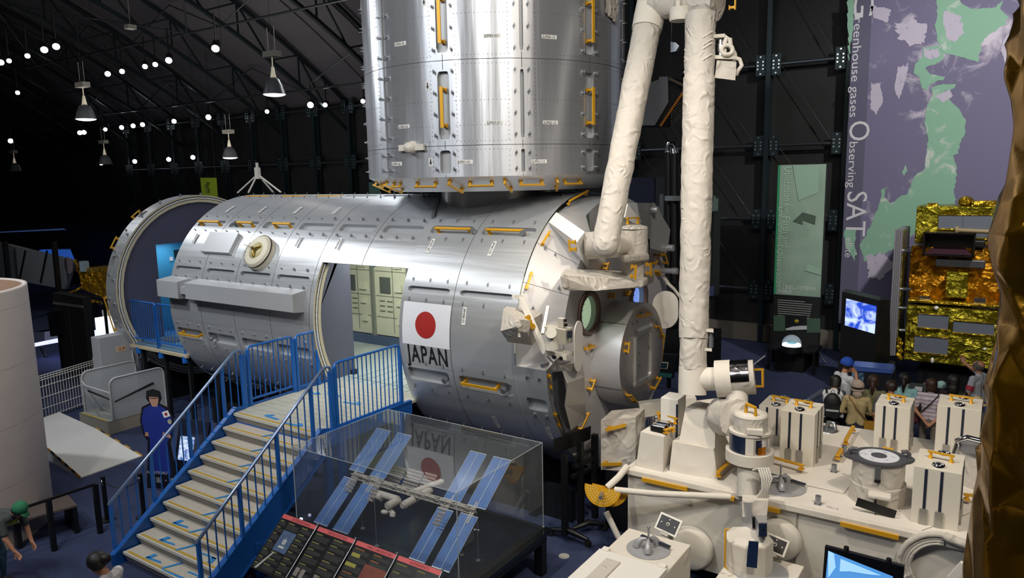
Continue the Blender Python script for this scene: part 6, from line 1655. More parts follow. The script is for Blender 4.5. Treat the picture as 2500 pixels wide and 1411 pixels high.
# tent-like block and mounts at the left end of the platform
blk = thing('mounting_block', 'white cloth-draped sloping block beneath the tall robot arm on the platform', 'equipment block', (-3.2, 9, ZT_))
b_ = [at(1634, 1150, 2, ZT_), at(1752, 1172, 2, ZT_), at(1800, 1125, 2, ZT_), at(1690, 1100, 2, ZT_)]
zt1 = at(1640, 1080, 1, b_[0].y).z; zt2 = zt1+.42
t_ = [V((b_[0].x+.02, b_[0].y+.05, zt1)), V((b_[1].x-.08, b_[1].y+.05, zt1-.02)), V((b_[1].x-.08, b_[1].y+.55, zt1-.02)), V((b_[0].x+.02, b_[0].y+.6, zt1))]
wrap_box(b_, t_, amp=.008, seed=8).build('lower_drape', CLOTH2, blk, bevel=0)
t2 = [V((t_[0].x+.10, t_[0].y+.18, zt2)), V((t_[1].x-.04, t_[1].y+.18, zt2-.03)), V((t_[2].x-.05, t_[2].y+.05, zt2-.03)), V((t_[3].x+.12, t_[3].y-.02, zt2))]
t_b = [V((t_[0].x+.07, t_[0].y+.05, zt1)), V((t_[1].x-.0, t_[1].y+.05, zt1-.02)), V((t_[2].x-.0, t_[2].y, zt1-.02)), V((t_[3].x+.07, t_[3].y, zt1))]
wrap_box(t_b, t2, amp=.006, seed=9).build('upper_drape', CLOTH2, blk)
m = MB(); q = at(1650, 1060, 1, b_[0].y+.25); m.box2((q.x-.22, q.y, ZT_), (q.x+.02, q.y+.3, zt2+.08)); tw = m.build('tower_box', WPAINT, blk, bevel=.006)
m = MB(); m.box2((q.x+.0, q.y-.01, ZT_+.25), (q.x+.028, q.y+.0, zt2+.02)); m.build('dark_slot', NAVY, blk)
sb = thing('sensor_block', 'small white draped block carrying a silver camera mechanism and two yellow rails', 'equipment block', (-3.8, 8.8, ZT_))
b_ = [at(1553, 1139, 2, ZT_), at(1618, 1153, 2, ZT_), at(1634, 1130, 2, ZT_), at(1572, 1118, 2, ZT_)]
zq = at(1565, 1056, 1, b_[0].y).z
t_ = [V((b_[0].x+.05, b_[0].y+.02, zq)), V((b_[1].x+.0, b_[1].y+.02, zq-.01)), V((b_[1].x+.06, b_[1].y+.42, zq+.05)), V((b_[0].x+.12, b_[0].y+.40, zq+.05))]
wrap_box(b_, t_, amp=.005, seed=18).build('drape', CLOTH2, sb)
zc = zq+.05; c = (t_[0]+t_[1]+t_[2]+t_[3])/4
m = MB(); m.box(c+V((.05, 0, .06)), (.16, .12, .10)); m.cyl(c+V((-.12, -.02, .03)), c+V((-.12, -.02, .14)), .035, n=12); m.cyl(c+V((-.05, -.08, .05)), c+V((.1, -.08, .05)), .03, n=12); m.sph(c+V((-.1, .1, .1)), .035, 10, 6); m.box(c+V((0, .12, .05)), (.28, .05, .06)); m.build('camera_mechanism', CHROME, sb, bevel=.006)
m = MB(); m.box(c+V((.02, -.12, .03)), (.2, .03, .06)); m.build('black_bracket', BLACK, sb)
handrail(sb, c+V((-.12, .16, .08)), c+V((.2, .12, .06)), (0, 0, 1), h=.08, w=.04); handrail(sb, c+V((.12, -.16, 0)), c+V((.2, .0, 0)), (0, 0, 1), h=.05, w=.04)
# cloth-wrapped connector between airlock and platform
cn = thing('connector_block', 'white rumpled cloth block joining the silver end face to the platform', 'equipment block', (-4.6, 9.2, .5))
Xc = -4.25; yb0 = at(1466, 1040, 0, Xc-.0)
y0 = at(1470, 1100, 0, -4.75).y
b_ = [at(1467, 1147, 0, -4.75), at(1545, 1158, 0, -4.3), at(1575, 1120, 0, -4.3)+V((0, .3, 0)), at(1490, 1130, 0, -4.75)+V((0, .3, 0))]
t_ = [at(1467, 1026, 0, -4.75), at(1552, 1018, 0, -4.3), at(1552, 1018, 0, -4.3)+V((0, .35, .05)), at(1467, 1026, 0, -4.75)+V((0, .35, .05))]
b_ = [V((q.x, q.y, b_[0].z)) for q in t_]
wrap_box(b_, t_, amp=.035, seed=28, n=14).build('drape', CLOTH, cn)
handrail(cn, t_[0]+V((.12, -.02, -.1)), t_[1]+V((-.12, -.02, -.12)), (0, -1, 0), h=.06, w=.05); handrail(cn, V((t_[0].x+.05, t_[0].y-.02, b_[0].z+.12)), V((t_[1].x-.18, t_[1].y-.02, b_[0].z+.1)), (0, -1, 0), h=.06, w=.05)
m = MB(); m.bar(t_[2]+V((-.1, 0, -.05)), t_[2]+V((.6, .45, .05)), .18, .2); m.cyl(t_[2]+V((.3, .3, -.1)), t_[2]+V((.9, .6, 0)), .12, n=16); m.build('rear_duct', CLOTH2, cn)
m = MB(); m.box2((b_[0].x+.05, b_[0].y+.05, 0), (b_[1].x-.05, b_[1].y+.5, b_[0].z)); m.build('support', BLACK, cn)
# white payload towers
def tower(x, y, hgt, label, wx=.43, wy=.56):
    t = thing('payload_box', label, 'payload box', (x, y, ZT_), 'white payload boxes on the platform')
    m = MB(); m.box2((x, y, ZT_), (x+wx, y+wy, ZT_+hgt)); m.build('body', mat('payload_cream', 'd3cdc0', .65, bump=.05, bscale=15), t, bevel=.006)
    z1 = ZT_+hgt
    for u in (.27, .60):
        m = MB(); m.box2((x+wx*u-.014, y-.006, ZT_+hgt*.22), (x+wx*u+.014, y+.002, z1-.015)); sl_ = m.build('guide_slot', NAVY, t)
        m = MB(); m.box2((x+wx*u-.04, y-.02, ZT_), (x+wx*u+.035, y-.004, ZT_+hgt*.28)); m.build('slot_bracket', mat('satin_bracket', 'a5a29c', .35, .6), t)
    for u in (.35, .7):
        m = MB(); m.box2((x+wx-.002, y+wy*u-.012, ZT_+hgt*.25), (x+wx+.006, y+wy*u+.012, z1+.002)); m.build('guide_slot', NAVY, t)
        m = MB(); m.box2((x+wx+.004, y+wy*u-.035, ZT_), (x+wx+.02, y+wy*u+.035, ZT_+hgt*.3)); m.build('slot_bracket', mat('satin_bracket', 'a5a29c', .35, .6), t)
    a, b = V((x+wx*.22, y+wy*.55, z1)), V((x+wx*.80, y+wy*.50, z1))
    m = MB(); m.bar(a+V((0, 0, .075)), b+V((0, 0, .075)), .03, .02)
    for q in (a+V((.03, 0, 0)), b-V((.03, 0, 0))): m.cyl(q, q+V((0, 0, .07)), .035, .012, n=4)
    m.build('handrail', YEL, t)
    for (u, v) in ((.5, .17), (.55, .85)):
        c = V((x+wx*u, y+wy*v, z1)); m = MB(); m.lathe([(.062, 0), (.062, .03), (.05, .035), (.048, .02), (0, .02)], c, (0, 0, 1), 20); m.box(c+V((0, 0, .03)), (.10, .02, .025)); m.cyl(c+V((0, 0, .02)), c+V((0, 0, .05)), .018, n=10); m.build('clamp_fitting', CHROME, t, bevel=0)
    m = MB(); m.cyl((x+wx+.02, y+.1, z1-.1), (x+wx+.05, y+.1, z1-.1), .01); m.build('edge_pin', YEL, t) if False else None
    return t
def tz(px, py, y): return at(px, py, 1, y).z-ZT_
tower(-2.36, 9.80, tz(1905, 1000, 9.8), 'white payload box with yellow handle just right of the solar-cell drum')
tower(-2.80, 10.35, tz(1830, 985, 10.35), 'white payload box behind the solar-cell drum, farthest left of its kind')
tower(-1.375, 10.92, tz(2141, 986, 10.92), 'white payload box with yellow handle nearest the visitor in beige')
tower(-.64, 11.0, tz(2305, 990, 11.0), 'white payload box at the back right, beside the gold foil edge', wx=.5)
tower(-.69, 8.76, tz(2238, 1138, 8.76), 'white payload box at the front right, tallest in the picture', wx=.45, wy=.62)
# drum payload
dr = thing('drum_payload', 'white drum payload with a grey flange and white disc on top', 'payload drum', tuple(at(2135, 1225, 2, ZT_)))
c = V((-1.09, 9.20, ZT_)); R1_ = .292
hd = .50
m = MB(); m.sm = True; wrap_tube(c, c+V((0, 0, hd*.45)), R1_+.015, seg=8, amp=.01, seed=44).build('lower_wrap', CLOTH, dr); wrap_tube(c+V((0, 0, hd*.42)), c+V((0, 0, hd)), R1_-.01, seg=8, amp=.008, seed=45).build('upper_wrap', CLOTH, dr)
GF = mat('grey_flange', '58585e', .4, .3)
m = MB(); poly = []
for k in range(40):
    t = 2*PI*k/40; r = R1_+.005
    for cc2 in (0.35, .35+PI): 
        dlt = abs(((t-cc2+PI) % (2*PI))-PI)
        if dlt < .5: r = (R1_+.015)+.08*(1-dlt/.5)
    poly.append(c+V((r*math.cos(t), r*math.sin(t), hd)))
m.prism(poly, (0, 0, .03)); m.build('flange', GF, dr)
m = MB(); m.cyl(c+V((0, 0, hd+.03)), c+V((0, 0, hd+.036)), .215, n=40); m.build('white_disc', mat('disc_white', 'd8dae2', .4), dr); m = MB(); m.cyl(c+V((0, 0, hd+.036)), c+V((0, 0, hd+.042)), .085, n=28); m.build('hub', GF, dr)
m = MB()
for k in range(6):
    t = PI/3*k+.2; q = c+V((.148*math.cos(t), .148*math.sin(t), hd+.037)); m.cyl(q, q+V((0, 0, .002)), .022, n=10)
m.build('disc_marks', mat('disc_mark', 'bcc0cc', .5), dr)
for t in (.35, .35+PI):
    q = c+V((.32*math.cos(t), .32*math.sin(t), hd+.03)); m = MB(); m.tube([q+V((0, 0, -.02)), q+V((0, 0, .05)), q+V((-.03*math.cos(t), -.03*math.sin(t), .075)), q+V((-.08*math.cos(t), -.08*math.sin(t), .07))], .024, 8); m.build('flange_hook', GF, dr)
toD = V((CAMP.x-c.x, CAMP.y-c.y, 0)).normalized(); sdd = V((-toD.y, toD.x, 0)); Rd = Matrix((sdd, toD, V((0, 0, 1)))).transposed()
m = MB(); m.box(c+toD*(R1_+.01)+V((0, 0, hd-.09)), (.06, .015, .18), Rd); m.build('latch_strap', STEEL, dr)
m = MB(); m.box(c+toD*(R1_+.02)+V((0, 0, hd-.16)), (.065, .02, .035), Rd); m.build('latch_pad', BLACK, dr)
m = MB(); m.box(c+toD*(R1_+.07)+sdd*.03+V((0, 0, .19)), (.24, .14, .06), Rd); m.build('bracket_block', CLOTH2, dr, bevel=.02)
m = MB(); q = c+toD*(R1_+.17)+V((0, 0, .09)); tl_ = (V((0, 0, .3))+toD*.35).normalized(); m.bar(q-sdd*.2+V((0, 0, .03)), q+sdd*.2-V((0, 0, .05)), .012, .10); m.build('target_plate', BLACK, dr)
m = MB(); m.cyl(q+V((0, 0, -.09)), q+V((0, 0, .10)), .006); m.cyl(q-sdd*.02, c+toD*R1_+V((0, 0, .16)), .012); m.build('target_pin', BLACK, dr)
# second drum partly behind the foil
dr2 = thing('drum_payload', 'white drum payload with chrome hook, partly hidden by the gold foil at right', 'payload drum', tuple(at(2385, 1180, 2, ZT_)))
c = at(2400, 1180, 2, ZT_); wrap_tube(c, c+V((0, 0, .42)), .28, seg=8, amp=.01, seed=47).build('wrap', CLOTH, dr2)
m = MB(); m.cyl(c+V((0, 0, .42)), c+V((0, 0, .45)), .30, n=30); m.build('flange', STEEL, dr2); m = MB(); m.tube([c+V((-.28, -.05, .42)), c+V((-.30, -.08, .52)), c+V((-.2, -.08, .58)), c+V((-.05, -.05, .55))], .035, 8); m.tube([c+V((-.30, -.08, .5)), c+V((-.33, -.12, .35))], .022, 8); m.build('chrome_hook', CHROME, dr2)
# grapple fixtures
def grapple(cx, cy, cz, r, label, shaft=.27, extra=True, name='grapple_fixture'):
    t = thing(name, label, 'grapple fixture', (cx, cy, cz)); c = V((cx, cy, cz))
    GG = mat('grapple_grey', 'a6a7ab', .4, .25)
    m = MB(); m.cyl(c, c+V((0, 0, .012)), r, n=48); m.build('round_plate', GG, t)
    m = MB(); m.cyl(c, c+V((0, 0, shaft)), .012, n=10); m.sph(c+V((0, 0, shaft)), .02, 10, 8); m.cyl(c, c+V((0, 0, shaft*.35)), .018, n=10); m.build('shaft', STEEL, t)
    for a in (200, 290, 70):
        e = V((math.cos(rad(a)), math.sin(rad(a)), 0)); m = MB(); m.tube([c+e*.02+V((0, 0, .13)), c+e*r*.3+V((0, 0, .12)), c+e*r*.52+V((0, 0, .06)), c+e*r*.55+V((0, 0, .02))], [.012, .03, .04, .04], 10); m.build('cam_arm', GG, t)
    if extra:
        e = V((math.cos(rad(-12)), math.sin(rad(-12)), 0)); p_ = V((-e.y, e.x, 0)); q = c+p_*r*.55+V((0, 0, .05))
        m = MB(); m.bar(q-e*r*.8, q+e*r*.8, .04, .015); m.build('target_bar', NAVY, t); m = MB(); m.cyl(q+V((0, 0, -.03)), q+V((0, 0, .08)), .005); m.sph(q+V((0, 0, .012)), .03, 8, 6, (1, 1, .4)); m.build('target_post', WPAINT, t)
    return t
pbx = thing('payload_crate', 'large white payload crate in the front left corner, open to the frame edge', 'payload box', (-3.2, 7.4, 0))
zpb = .92
c1_, c2_, c3_ = at(1512, 1288, 2, zpb), at(1690, 1326, 2, zpb), at(1395, 1400, 2, zpb)
m = MB(); yb_, yf_ = YF-.24, 6.2; xl_, xr_ = -3.62, -2.83
yb_ = at(1600, 1306, 2, zpb).y
m.box2((xl_, yf_, .1), (xr_, yb_, zpb)); m.build('body', CLOTH2, pbx, bevel=.01)
m = MB(); m.box2((xl_-.03, yf_, zpb), (xr_-.0, yb_-.72, zpb+.05)); m.build('lid', mat('lid_white', 'dddad4', .5), pbx, bevel=.006)
for x in (xl_+.0, xr_-.1):
    m = MB(); m.box2((x, yb_-.75, zpb+.0), (x+.08, yb_-.66, zpb+.06)); m.build('hinge', WPAINT, pbx)
m = MB(); m.box2((xl_+.15, yf_+.2, zpb+.05), (xl_+.32, yb_-.9, zpb+.07)); m.build('lid_recess', CLOTH, pbx)
grapple((xl_+xr_)/2+.02, yb_-.36, zpb, .25, 'round grey grapple fixture with upright pin on the front left white crate')
pb2 = thing('payload_crate', 'white payload crate under the fine arm at the bottom edge', 'payload box', (-2.1, 7.4, 0))
m = MB(); yb2 = at(1900, 1365, 2, .80).y
m.box2((-2.42, 6.2, .1), (-1.66, yb2, .80)); m.build('body', CLOTH2, pb2, bevel=.01)
m = MB(); m.cyl((-2.05, yb2-.38, .80), (-2.05, yb2-.38, .812), .3, n=40); m.build('round_plate', mat('grapple_grey', 'a6a7ab', .4, .25), pb2)
q = at(1905, 1188, 2, ZT_); grapple(q.x, q.y, ZT_, .30, 'round grey grapple fixture on the platform top right of the solar-cell drum')
q = at(2018, 1050, 2, ZT_); m = MB(); m.lathe([(.16, 0), (.15, .02), (0, .03)], q, (0, 0, 1), 24); m.tube([q+V((0, 0, .02)), q+V((.02, .0, .13)), q+V((.10, -.02, .14)), q+V((.13, -.03, .03))], .03, 8)
place('grapple_fixture', 'half hidden grey fixture at the far edge of the platform beside the second payload box', 'grapple fixture', m, STEEL)
# small target boards on stands in front
def target_board(px, py, Y, s, label, rot=.15):
    c = at(px, py, 1, Y); t = thing('target_board', label, 'target board', tuple(c))
    u = V((1, -.12, -.12)).normalized(); v = V((.0, .62, .78)).normalized(); v = (v-u*u.dot(v)).normalized(); n_ = u.cross(v); R_ = Matrix((u, v, n_)).transposed()
    m = MB(); m.box(c, (.30*s, .22*s, .02), R_); m.build('white_frame', WPAINT, t, bevel=.004)
    m = MB(); m.box(c+n_*.011, (.25*s, .17*s, .004), R_); m.build('black_face', BLACK, t)
    m = MB(); 
    for (a, b) in ((-.09, 0), (.09, 0), (0, .06)): m.cyl(c+n_*.012+u*a*s+v*b*s, c+n_*.016+u*a*s+v*b*s, .008, n=8)
    m.lathe([(.022, 0), (.022, .01), (.014, .01)], c+n_*.013, n_, 16); m.cyl(c+n_*.01, c+n_*.07, .005); m.build('target_dots', WPAINT, t)
    m = MB(); m.box(c-n_*.03-v*.12*s, (.1, .04, .08), R_); m.bar(c-n_*.03, c-n_*.03-V((0, -.1, .3)), .04); m.build('stand_arm', mat('grey_cloth', 'b4b0a8', .75), t)
target_board(1632, 1281, 8.05, 1.0, 'small black target board with white dots in front of the platform, left one')
target_board(1893, 1330, 8.15, .9, 'small black target board behind the fine arm body', )
# yellow perforated half disc on white struts
yt = thing('antenna_shade', 'yellow perforated half-disc with a steel tube at the tip of white struts', 'shield', tuple(at(1475, 1215, 1, 8.1)))
Yp = 8.05; 
u = V((1, .35, -.17)).normalized(); n_ = V((-.35, -.9, .25)).normalized(); n_ = (n_-u*u.dot(n_)).normalized(); v = n_.cross(u)
if v.z < 0: v = -v
c = at(1472, 1190, 1, Yp); r = .235
m = MB(); k_ = 20; pts = [c+u*(r*math.cos(PI+PI*k/k_))+v*(r*math.sin(PI+PI*k/k_)*1.05) for k in range(k_+1)]
m.prism(pts, n_*.01); m.build('yellow_plate', YEL, yt)
m = MB(); c2 = c-n_*.10+u*.09; pts = [c2+u*(r*1.02*math.cos(PI+PI*k/k_))+v*(r*1.05*math.sin(PI+PI*k/k_)) for k in range(k_+1)]; m.prism(pts, n_*.01); m.build('rear_plate', YEL, yt)
m = MB()
for a in (.09, .125, .16, .195):
    for k in range(int(a*90)+2):
        t = PI+PI*(k+.5)/(int(a*90)+2); q = c+u*a*math.cos(t)+v*a*math.sin(t)*1.03+n_*.011; m.cyl(q, q+n_*.002, .008, n=6)
stuff(m.build('perforation', mat('perforation_pale', 'e4cf8a', .5), yt))
m = MB(); q = c+v*-.07; m.cyl(q, q+n_*.16-V((0,0,.03)), .026, n=14); m.build('steel_tube', STEEL, yt)
m = MB(); m.tube([c+u*.05-n_*.05, at(1510, 1165, 1, 8.25), at(1530, 1140, 1, YF)], .045, 10); m.build('strut', CLOTH2, yt)
m = MB(); m.tube([c+u*.15-n_*.03, at(1600, 1205, 1, 8.25), at(1785, 1213, 1, YF-.02)], .04, 10); m.build('strut', CLOTH2, yt)
m = MB(); m.cyl(at(1480, 1250, 1, 8.3), at(1510, 1312, 1, 8.3), .04, n=12); m.build('strut', CLOTH2, yt)
# ================================================================== EQUIPMENT ON THE END FACE
pan = thing('camera_unit', 'white twin-lens camera unit with a round white disc beside it on the module end', 'camera', (-4.7, 8.8, 2.7))
XQ = -4.85
def E_(px, py, X=XQ): return at(px, py, 0, X)
m = MB(); m.bar(E_(1253, 724, -5.45), E_(1272, 725, -5.4), .07, .05); m.bar(E_(1270, 724, -5.4), E_(1332, 862, -4.95), .075, .05); m.build('diagonal_bar', WPAINT, pan)
handrail(pan, E_(1286, 770, -5.2), E_(1303, 802, -5.15), (.5, -.8, .1), h=.05, w=.05)
m = MB(); m.hull([E_(1347, 835, -4.6), E_(1381, 842, -4.6), E_(1398, 836, -4.95), E_(1362, 832, -4.95)], [E_(1327, 797, -4.6), E_(1381, 806, -4.6), E_(1398, 799, -4.95), E_(1343, 791, -4.95)]); m.build('electronics_box', mat('cream_white', 'c9c5b8', .5), pan, bevel=.005)
m = MB(); m.hull([E_(1361, 798, -4.72), E_(1375, 801, -4.72), E_(1382, 798, -4.85), E_(1368, 796, -4.85)], [E_(1361, 777, -4.72), E_(1375, 779, -4.72), E_(1382, 777, -4.85), E_(1368, 774, -4.85)]); m.build('camera_head', WPAINT, pan)
m = MB(); 
for (x, y) in ((1377, 782), (1379, 793)): q = E_(x, y, -4.74); m.cyl(q, q+V((.03, 0, 0)), .022, n=12)
for (x, y) in ((1351, 871), (1367, 874)): q = E_(x, y, -4.6); m.cyl(q, q+V((.03, -.02, 0)), .025, n=12)
m.build('lens', BLACK, pan)
m = MB(); m.prism([E_(1385, 826, -4.63), E_(1396, 824, -4.68), E_(1396, 806, -4.68), E_(1385, 809, -4.63)], (.01, 0, 0)); m.build('vent_panel', NAVY, pan)
m = MB(); m.cyl(E_(1345, 812, -4.55), E_(1345, 818, -4.75), .07, n=16); m.cyl(E_(1345, 818, -4.6), E_(1348, 850, -4.6), .06, .09, n=12); m.build('drive_motor', mat('cream_white', 'c9c5b8', .5), pan)
m = MB(); m.hull([E_(1330, 866, -4.7), E_(1382, 880, -4.55), E_(1400, 868, -4.8), E_(1350, 858, -5.0)], [E_(1330, 854, -4.7), E_(1382, 868, -4.55), E_(1400, 858, -4.8), E_(1350, 848, -5.0)]); m.build('mounting_tray', WPAINT, pan)
m = MB(); m.bar(E_(1338, 748, -5.0), E_(1325, 815, -4.9), .04, .03); m.build('white_rod', WPAINT, pan)
m = MB(); q = E_(1336, 888, -4.8); m.cyl(q, q+V((.0, -.12, -.0)), .03, n=12); m.tube([E_(1336, 870, -4.8), E_(1350, 885, -4.75), E_(1370, 890, -4.75), E_(1392, 882, -4.8)], .010, 6); m.build('cable_and_plug', STEEL, pan)
def capsule(name, label, c, n_, hw, hh, th=.012):
    n_ = V(n_).normalized(); up = V((0, 0, 1)); up = (up-n_*n_.dot(up)).normalized(); s = up.cross(n_); pts = []
    for k in range(16): t = PI*k/15; pts.append(c+s*hw*math.cos(t)+up*(hh-hw+hw*math.sin(t)))
    for k in range(16): t = PI+PI*k/15; pts.append(c+s*hw*math.cos(t)+up*(-(hh-hw)+hw*math.sin(t)))
    m = MB(); m.prism(pts, n_*th); return m
m = capsule('', '', E_(1411, 845, -4.75), (1, .18, 0), .17, .35); m.build('white_disc', mat('white_disc_paint', 'd6d2cc', .5), pan)
rd = thing('side_reflector', 'round-ended white plate on a white arm at the right rim of the module end', 'reflector', tuple(E_(1624, 756, -4.7)))
m = capsule('', '', E_(1624, 756, -4.7), (1, -1.2, 0), .22, .32); m.build('plate', mat('white_disc_paint', 'd6d2cc', .5), rd)
m = MB(); m.tube([E_(1628, 690, -4.95), E_(1645, 705, -4.85), E_(1660, 725, -4.75)], .03, 8); m.bar(E_(1620, 672, -5.1), E_(1634, 695, -5.0), .05); m.build('arm', CLOTH2, rd)
ck = thing('cloth_cover', 'white cloth cover stretched over a square fitting left of the camera unit', 'cover', tuple(E_(1272, 797, -5.3)))
def CV(px, py, X): return at(px, py, 0, X)
ob_ = [(1229, 755), (1345, 767), (1350, 770), (1300, 843), (1240, 835), (1222, 808)]
ob_ = [(1229, 755), (1322, 766), (1318, 815), (1300, 843), (1240, 835), (1222, 808)]
m = MB(); c0 = CV(1270, 785, -5.15); top = [CV(x, y, -5.42) for x, y in ob_]; mid = [c0+(q-c0)*.35+V((.1, -.1, 0)) for q in top]; n = 6
back = [q+V((-.1, .2, 0)) for q in top]
m.add(top+mid, [(k, (k+1) % n, n+(k+1) % n, n+k) for k in range(n)]+[tuple(range(n, 2*n))]); m.add(top+back, [(k, (k+1) % n, n+(k+1) % n, n+k) for k in range(n)]); ob = m.build('cloth', CLOTH, ck)
sm_ = ob.modifiers.new('s', 'SUBSURF'); sm_.subdivision_type = 'SIMPLE'; sm_.levels = sm_.render_levels = 3
m = MB(); b4 = CV(1262, 782, -5.25); m.cyl(b4, b4+V((.16, -.22, .0)), .045, n=10); m.bar(b4, b4+V((.1, -.1, .0))-V((0, 0, .2)), .03); m.build('cloth_peak', CLOTH, ck)
# polygonal foil shields below the camera unit
sh_ = thing('shield_panels', 'creased silver and white shield panels hanging below the camera unit', 'shield', tuple(E_(1420, 960, -4.95)))
m = MB(); m.prism([E_(1345, 908, -5.05), E_(1372, 905, -5.05), E_(1393, 1050, -5.05), E_(1378, 1056, -5.05), E_(1352, 985, -5.05)], (.02, 0, 0)); m.build('dark_panel', mat('dark_foil_panel', '5d6067', .35, .6), sh_)
m = MB(); A_ = [E_(1366, 890, -5.0), E_(1420, 885, -4.9), E_(1425, 920, -4.85), E_(1385, 935, -4.8)]
m.add(A_+[E_(1378, 990, -4.9), E_(1428, 985, -4.9), E_(1430, 1018, -5.0), E_(1393, 1050, -5.0)], [(0, 1, 2), (0, 2, 3), (3, 2, 5, 4), (4, 5, 6, 7)]); o_ = m.build('creased_panel', mat('silver_cloth_panel', 'b7b3ad', .4, .35, bump=.1, bscale=5), sh_); s_ = o_.modifiers.new('s', 'SOLIDIFY'); s_.thickness = .01
# black frame lift in front of the platform
bl_ = thing('hoist_frame', 'black wheeled steel hoist frame standing between the case and the platform', 'hoist', (-4.9, 8.9, 0))
m = MB(); XA, XB = -5.0, -4.45
def B(px, py, y): return at(px, py, 1, y)
for (px, py, Y) in [(1417, 1078, 8.95), (1452, 1060, 9.3), (1378, 1110, 8.6)]:
    q = B(px, py, Y); m.box2((q.x-.04, Y-.04, .1), (q.x+.04, Y+.04, q.z))
m.build('mast', BLACK, bl_)
m = MB(); m.hull([B(1352, 1110, 8.55), B(1356, 1110, 8.6), B(1442, 1072, 9.35), B(1440, 1072, 9.3)], [B(1352, 1072, 8.55), B(1356, 1072, 8.6), B(1443, 1040, 9.35), B(1441, 1040, 9.3)]); m.build('top_plate', BLACK, bl_)
m = MB(); m.bar(B(1400, 1140, 8.8), B(1455, 1115, 9.3), .06); m.bar(B(1400, 1120, 8.8), B(1450, 1095, 9.3), .05); m.bar(B(1395, 1165, 8.8), B(1450, 1140, 9.3), .05); m.build('cross_bar', BLACK, bl_)
for (a, b) in [((1345, 1292), (1435, 1318)), ((1400, 1290), (1475, 1280))]:
    pa, pb_ = at(*a, 2, .1), at(*b, 2, .1); m = MB(); mid = (pa+pb_)/2+V((0, 0, .06)); m.tube([pa, mid, pb_], [.03, .05, .03], 8); m.build('foot', BLACK, bl_)
    for q in (pa, pb_): m = MB(); m.cyl(q+V((0, -.03, -.05)), q+V((0, .03, -.05)), .045, n=12); m.build('castor', BLACKM, bl_)
m = MB(); c = at(1377, 1358, 2, 0); m.cyl(c, c+V((0, 0, .006)), .075, n=24); place('floor_plate', 'small round pale metal plate set in the dark carpet', 'floor plate', m, mat('pale_plate', 'a09e98', .5))
# black bench behind the airlock + distant low wall
t = thing('small_kiosk', 'small dark kiosk with a white-framed picture and teal band behind the airlock', 'kiosk', tuple(at(1620, 930, 2, 0)))
Yk = 16.5
P_ = [at(1590, 862, 1, Yk), at(1652, 868, 1, Yk), at(1640, 925, 1, Yk), at(1580, 915, 1, Yk)]
m = MB(); m.prism(P_, (0, .15, 0)); m.build('board', mat('kiosk_black', '15181c', .5), t)
m = MB(); m.prism([at(1604, 883, 1, Yk-.02), at(1632, 885, 1, Yk-.02), at(1629, 901, 1, Yk-.02), at(1602, 899, 1, Yk-.02)], (0, .02, 0)); fr_ = m.build('picture_frame', WPAINT, t)
m = MB(); m.prism([at(1607, 885, 1, Yk-.04), at(1629, 887, 1, Yk-.04), at(1627, 899, 1, Yk-.04), at(1605, 897, 1, Yk-.04)], (0, .02, 0)); m.build('picture', mat('picture_dark', '22384a', .5), t)
m = MB(); m.prism([at(1602, 909, 1, Yk-.02), at(1641, 913, 1, Yk-.02), at(1638, 923, 1, Yk-.02), at(1600, 918, 1, Yk-.02)], (0, .02, 0)); m.build('teal_band', mat('teal_band', '2c6c6c', .5), t)
for x in (1590, 1632): a = at(x, 915, 1, Yk+.1); m = MB(); m.box2((a.x-.04, a.y, 0), (a.x+.04, a.y+.08, a.z)); m.build('leg', BLACK, t)
m = MB(); a = at(1605, 850, 1, 18.5); b = at(1668, 850, 1, 18.5); m.box2((a.x, 18.5, 0), (b.x, 19.6, .35)); place('low_stone_plinth', 'low sand-coloured plinth on the floor behind the arm foot', 'plinth', m, mat('sand_plinth', '8c8270', .8))
# dark tall exhibit behind (satellite tower with struts)
tw_ = thing('dark_satellite', 'dark tall satellite structure with black tubes behind the two arm booms', 'satellite', tuple(at(1650, 800, 1, 18)))
Yt = 18.0
def TT(px, py, Y=Yt): return at(px, py, 1, Y)
m = MB(); P_ = [TT(1600, 432), TT(1640, 432), TT(1640, 800), TT(1600, 800)]; m.prism(P_, (0, .8, 0)); m.build('side_panel', mat('dark_grey_panel', '2c2e31', .5, .3), tw_)
m = MB(); P_ = [TT(1480, 434), TT(1598, 434), TT(1598, 690), TT(1480, 690)]; m.prism(P_, (0, .8, 0)); m.build('blue_panel', mat('deep_navy_panel', '101a3a', .5, .2), tw_)
m = MB(); 
for (y0, y1) in ((474, 528), (536, 590)): m.prism([TT(1610, y0, Yt-.03), TT(1620, y0, Yt-.03), TT(1620, y1, Yt-.03), TT(1610, y1, Yt-.03)], (0, .02, 0))
m.build('grey_strip', mat('mid_grey_strip', '6e7076', .5), tw_)
m = MB(); m.cyl(TT(1648, 690, 17.6), TT(1647, 375, 17.6), .10, n=16); m.cyl(TT(1633, 690, 17.7), TT(1632, 372, 17.7), .09, n=16); m.build('black_tube', BLACK, tw_)
m = MB(); m.cyl(TT(1647, 375, 17.6), TT(1645, 362, 17.6), .11, .09, n=14); m.cyl(TT(1632, 372, 17.7), TT(1631, 360, 17.7), .10, .08, n=14); m.tube([TT(1628, 366, 17.6), TT(1634, 350, 17.6), TT(1644, 350, 17.6), TT(1650, 364, 17.6)], .06, 8); m.build('chrome_fork', CHROME, tw_)
m = MB(); m.bar(TT(1625, 484, 17.4), TT(1745, 484, 17.4), .12); m.bar(TT(1700, 500, 17.6), TT(1745, 500, 17.6), .5, .3); m.build('steel_bracket', STEEL, tw_)
m = MB(); m.prism([TT(1724, 480), TT(1744, 480), TT(1740, 725), TT(1720, 725)], (0, .5, 0)); m.build('right_panel', mat('dark_grey_panel', '2c2e31', .5, .3), tw_)
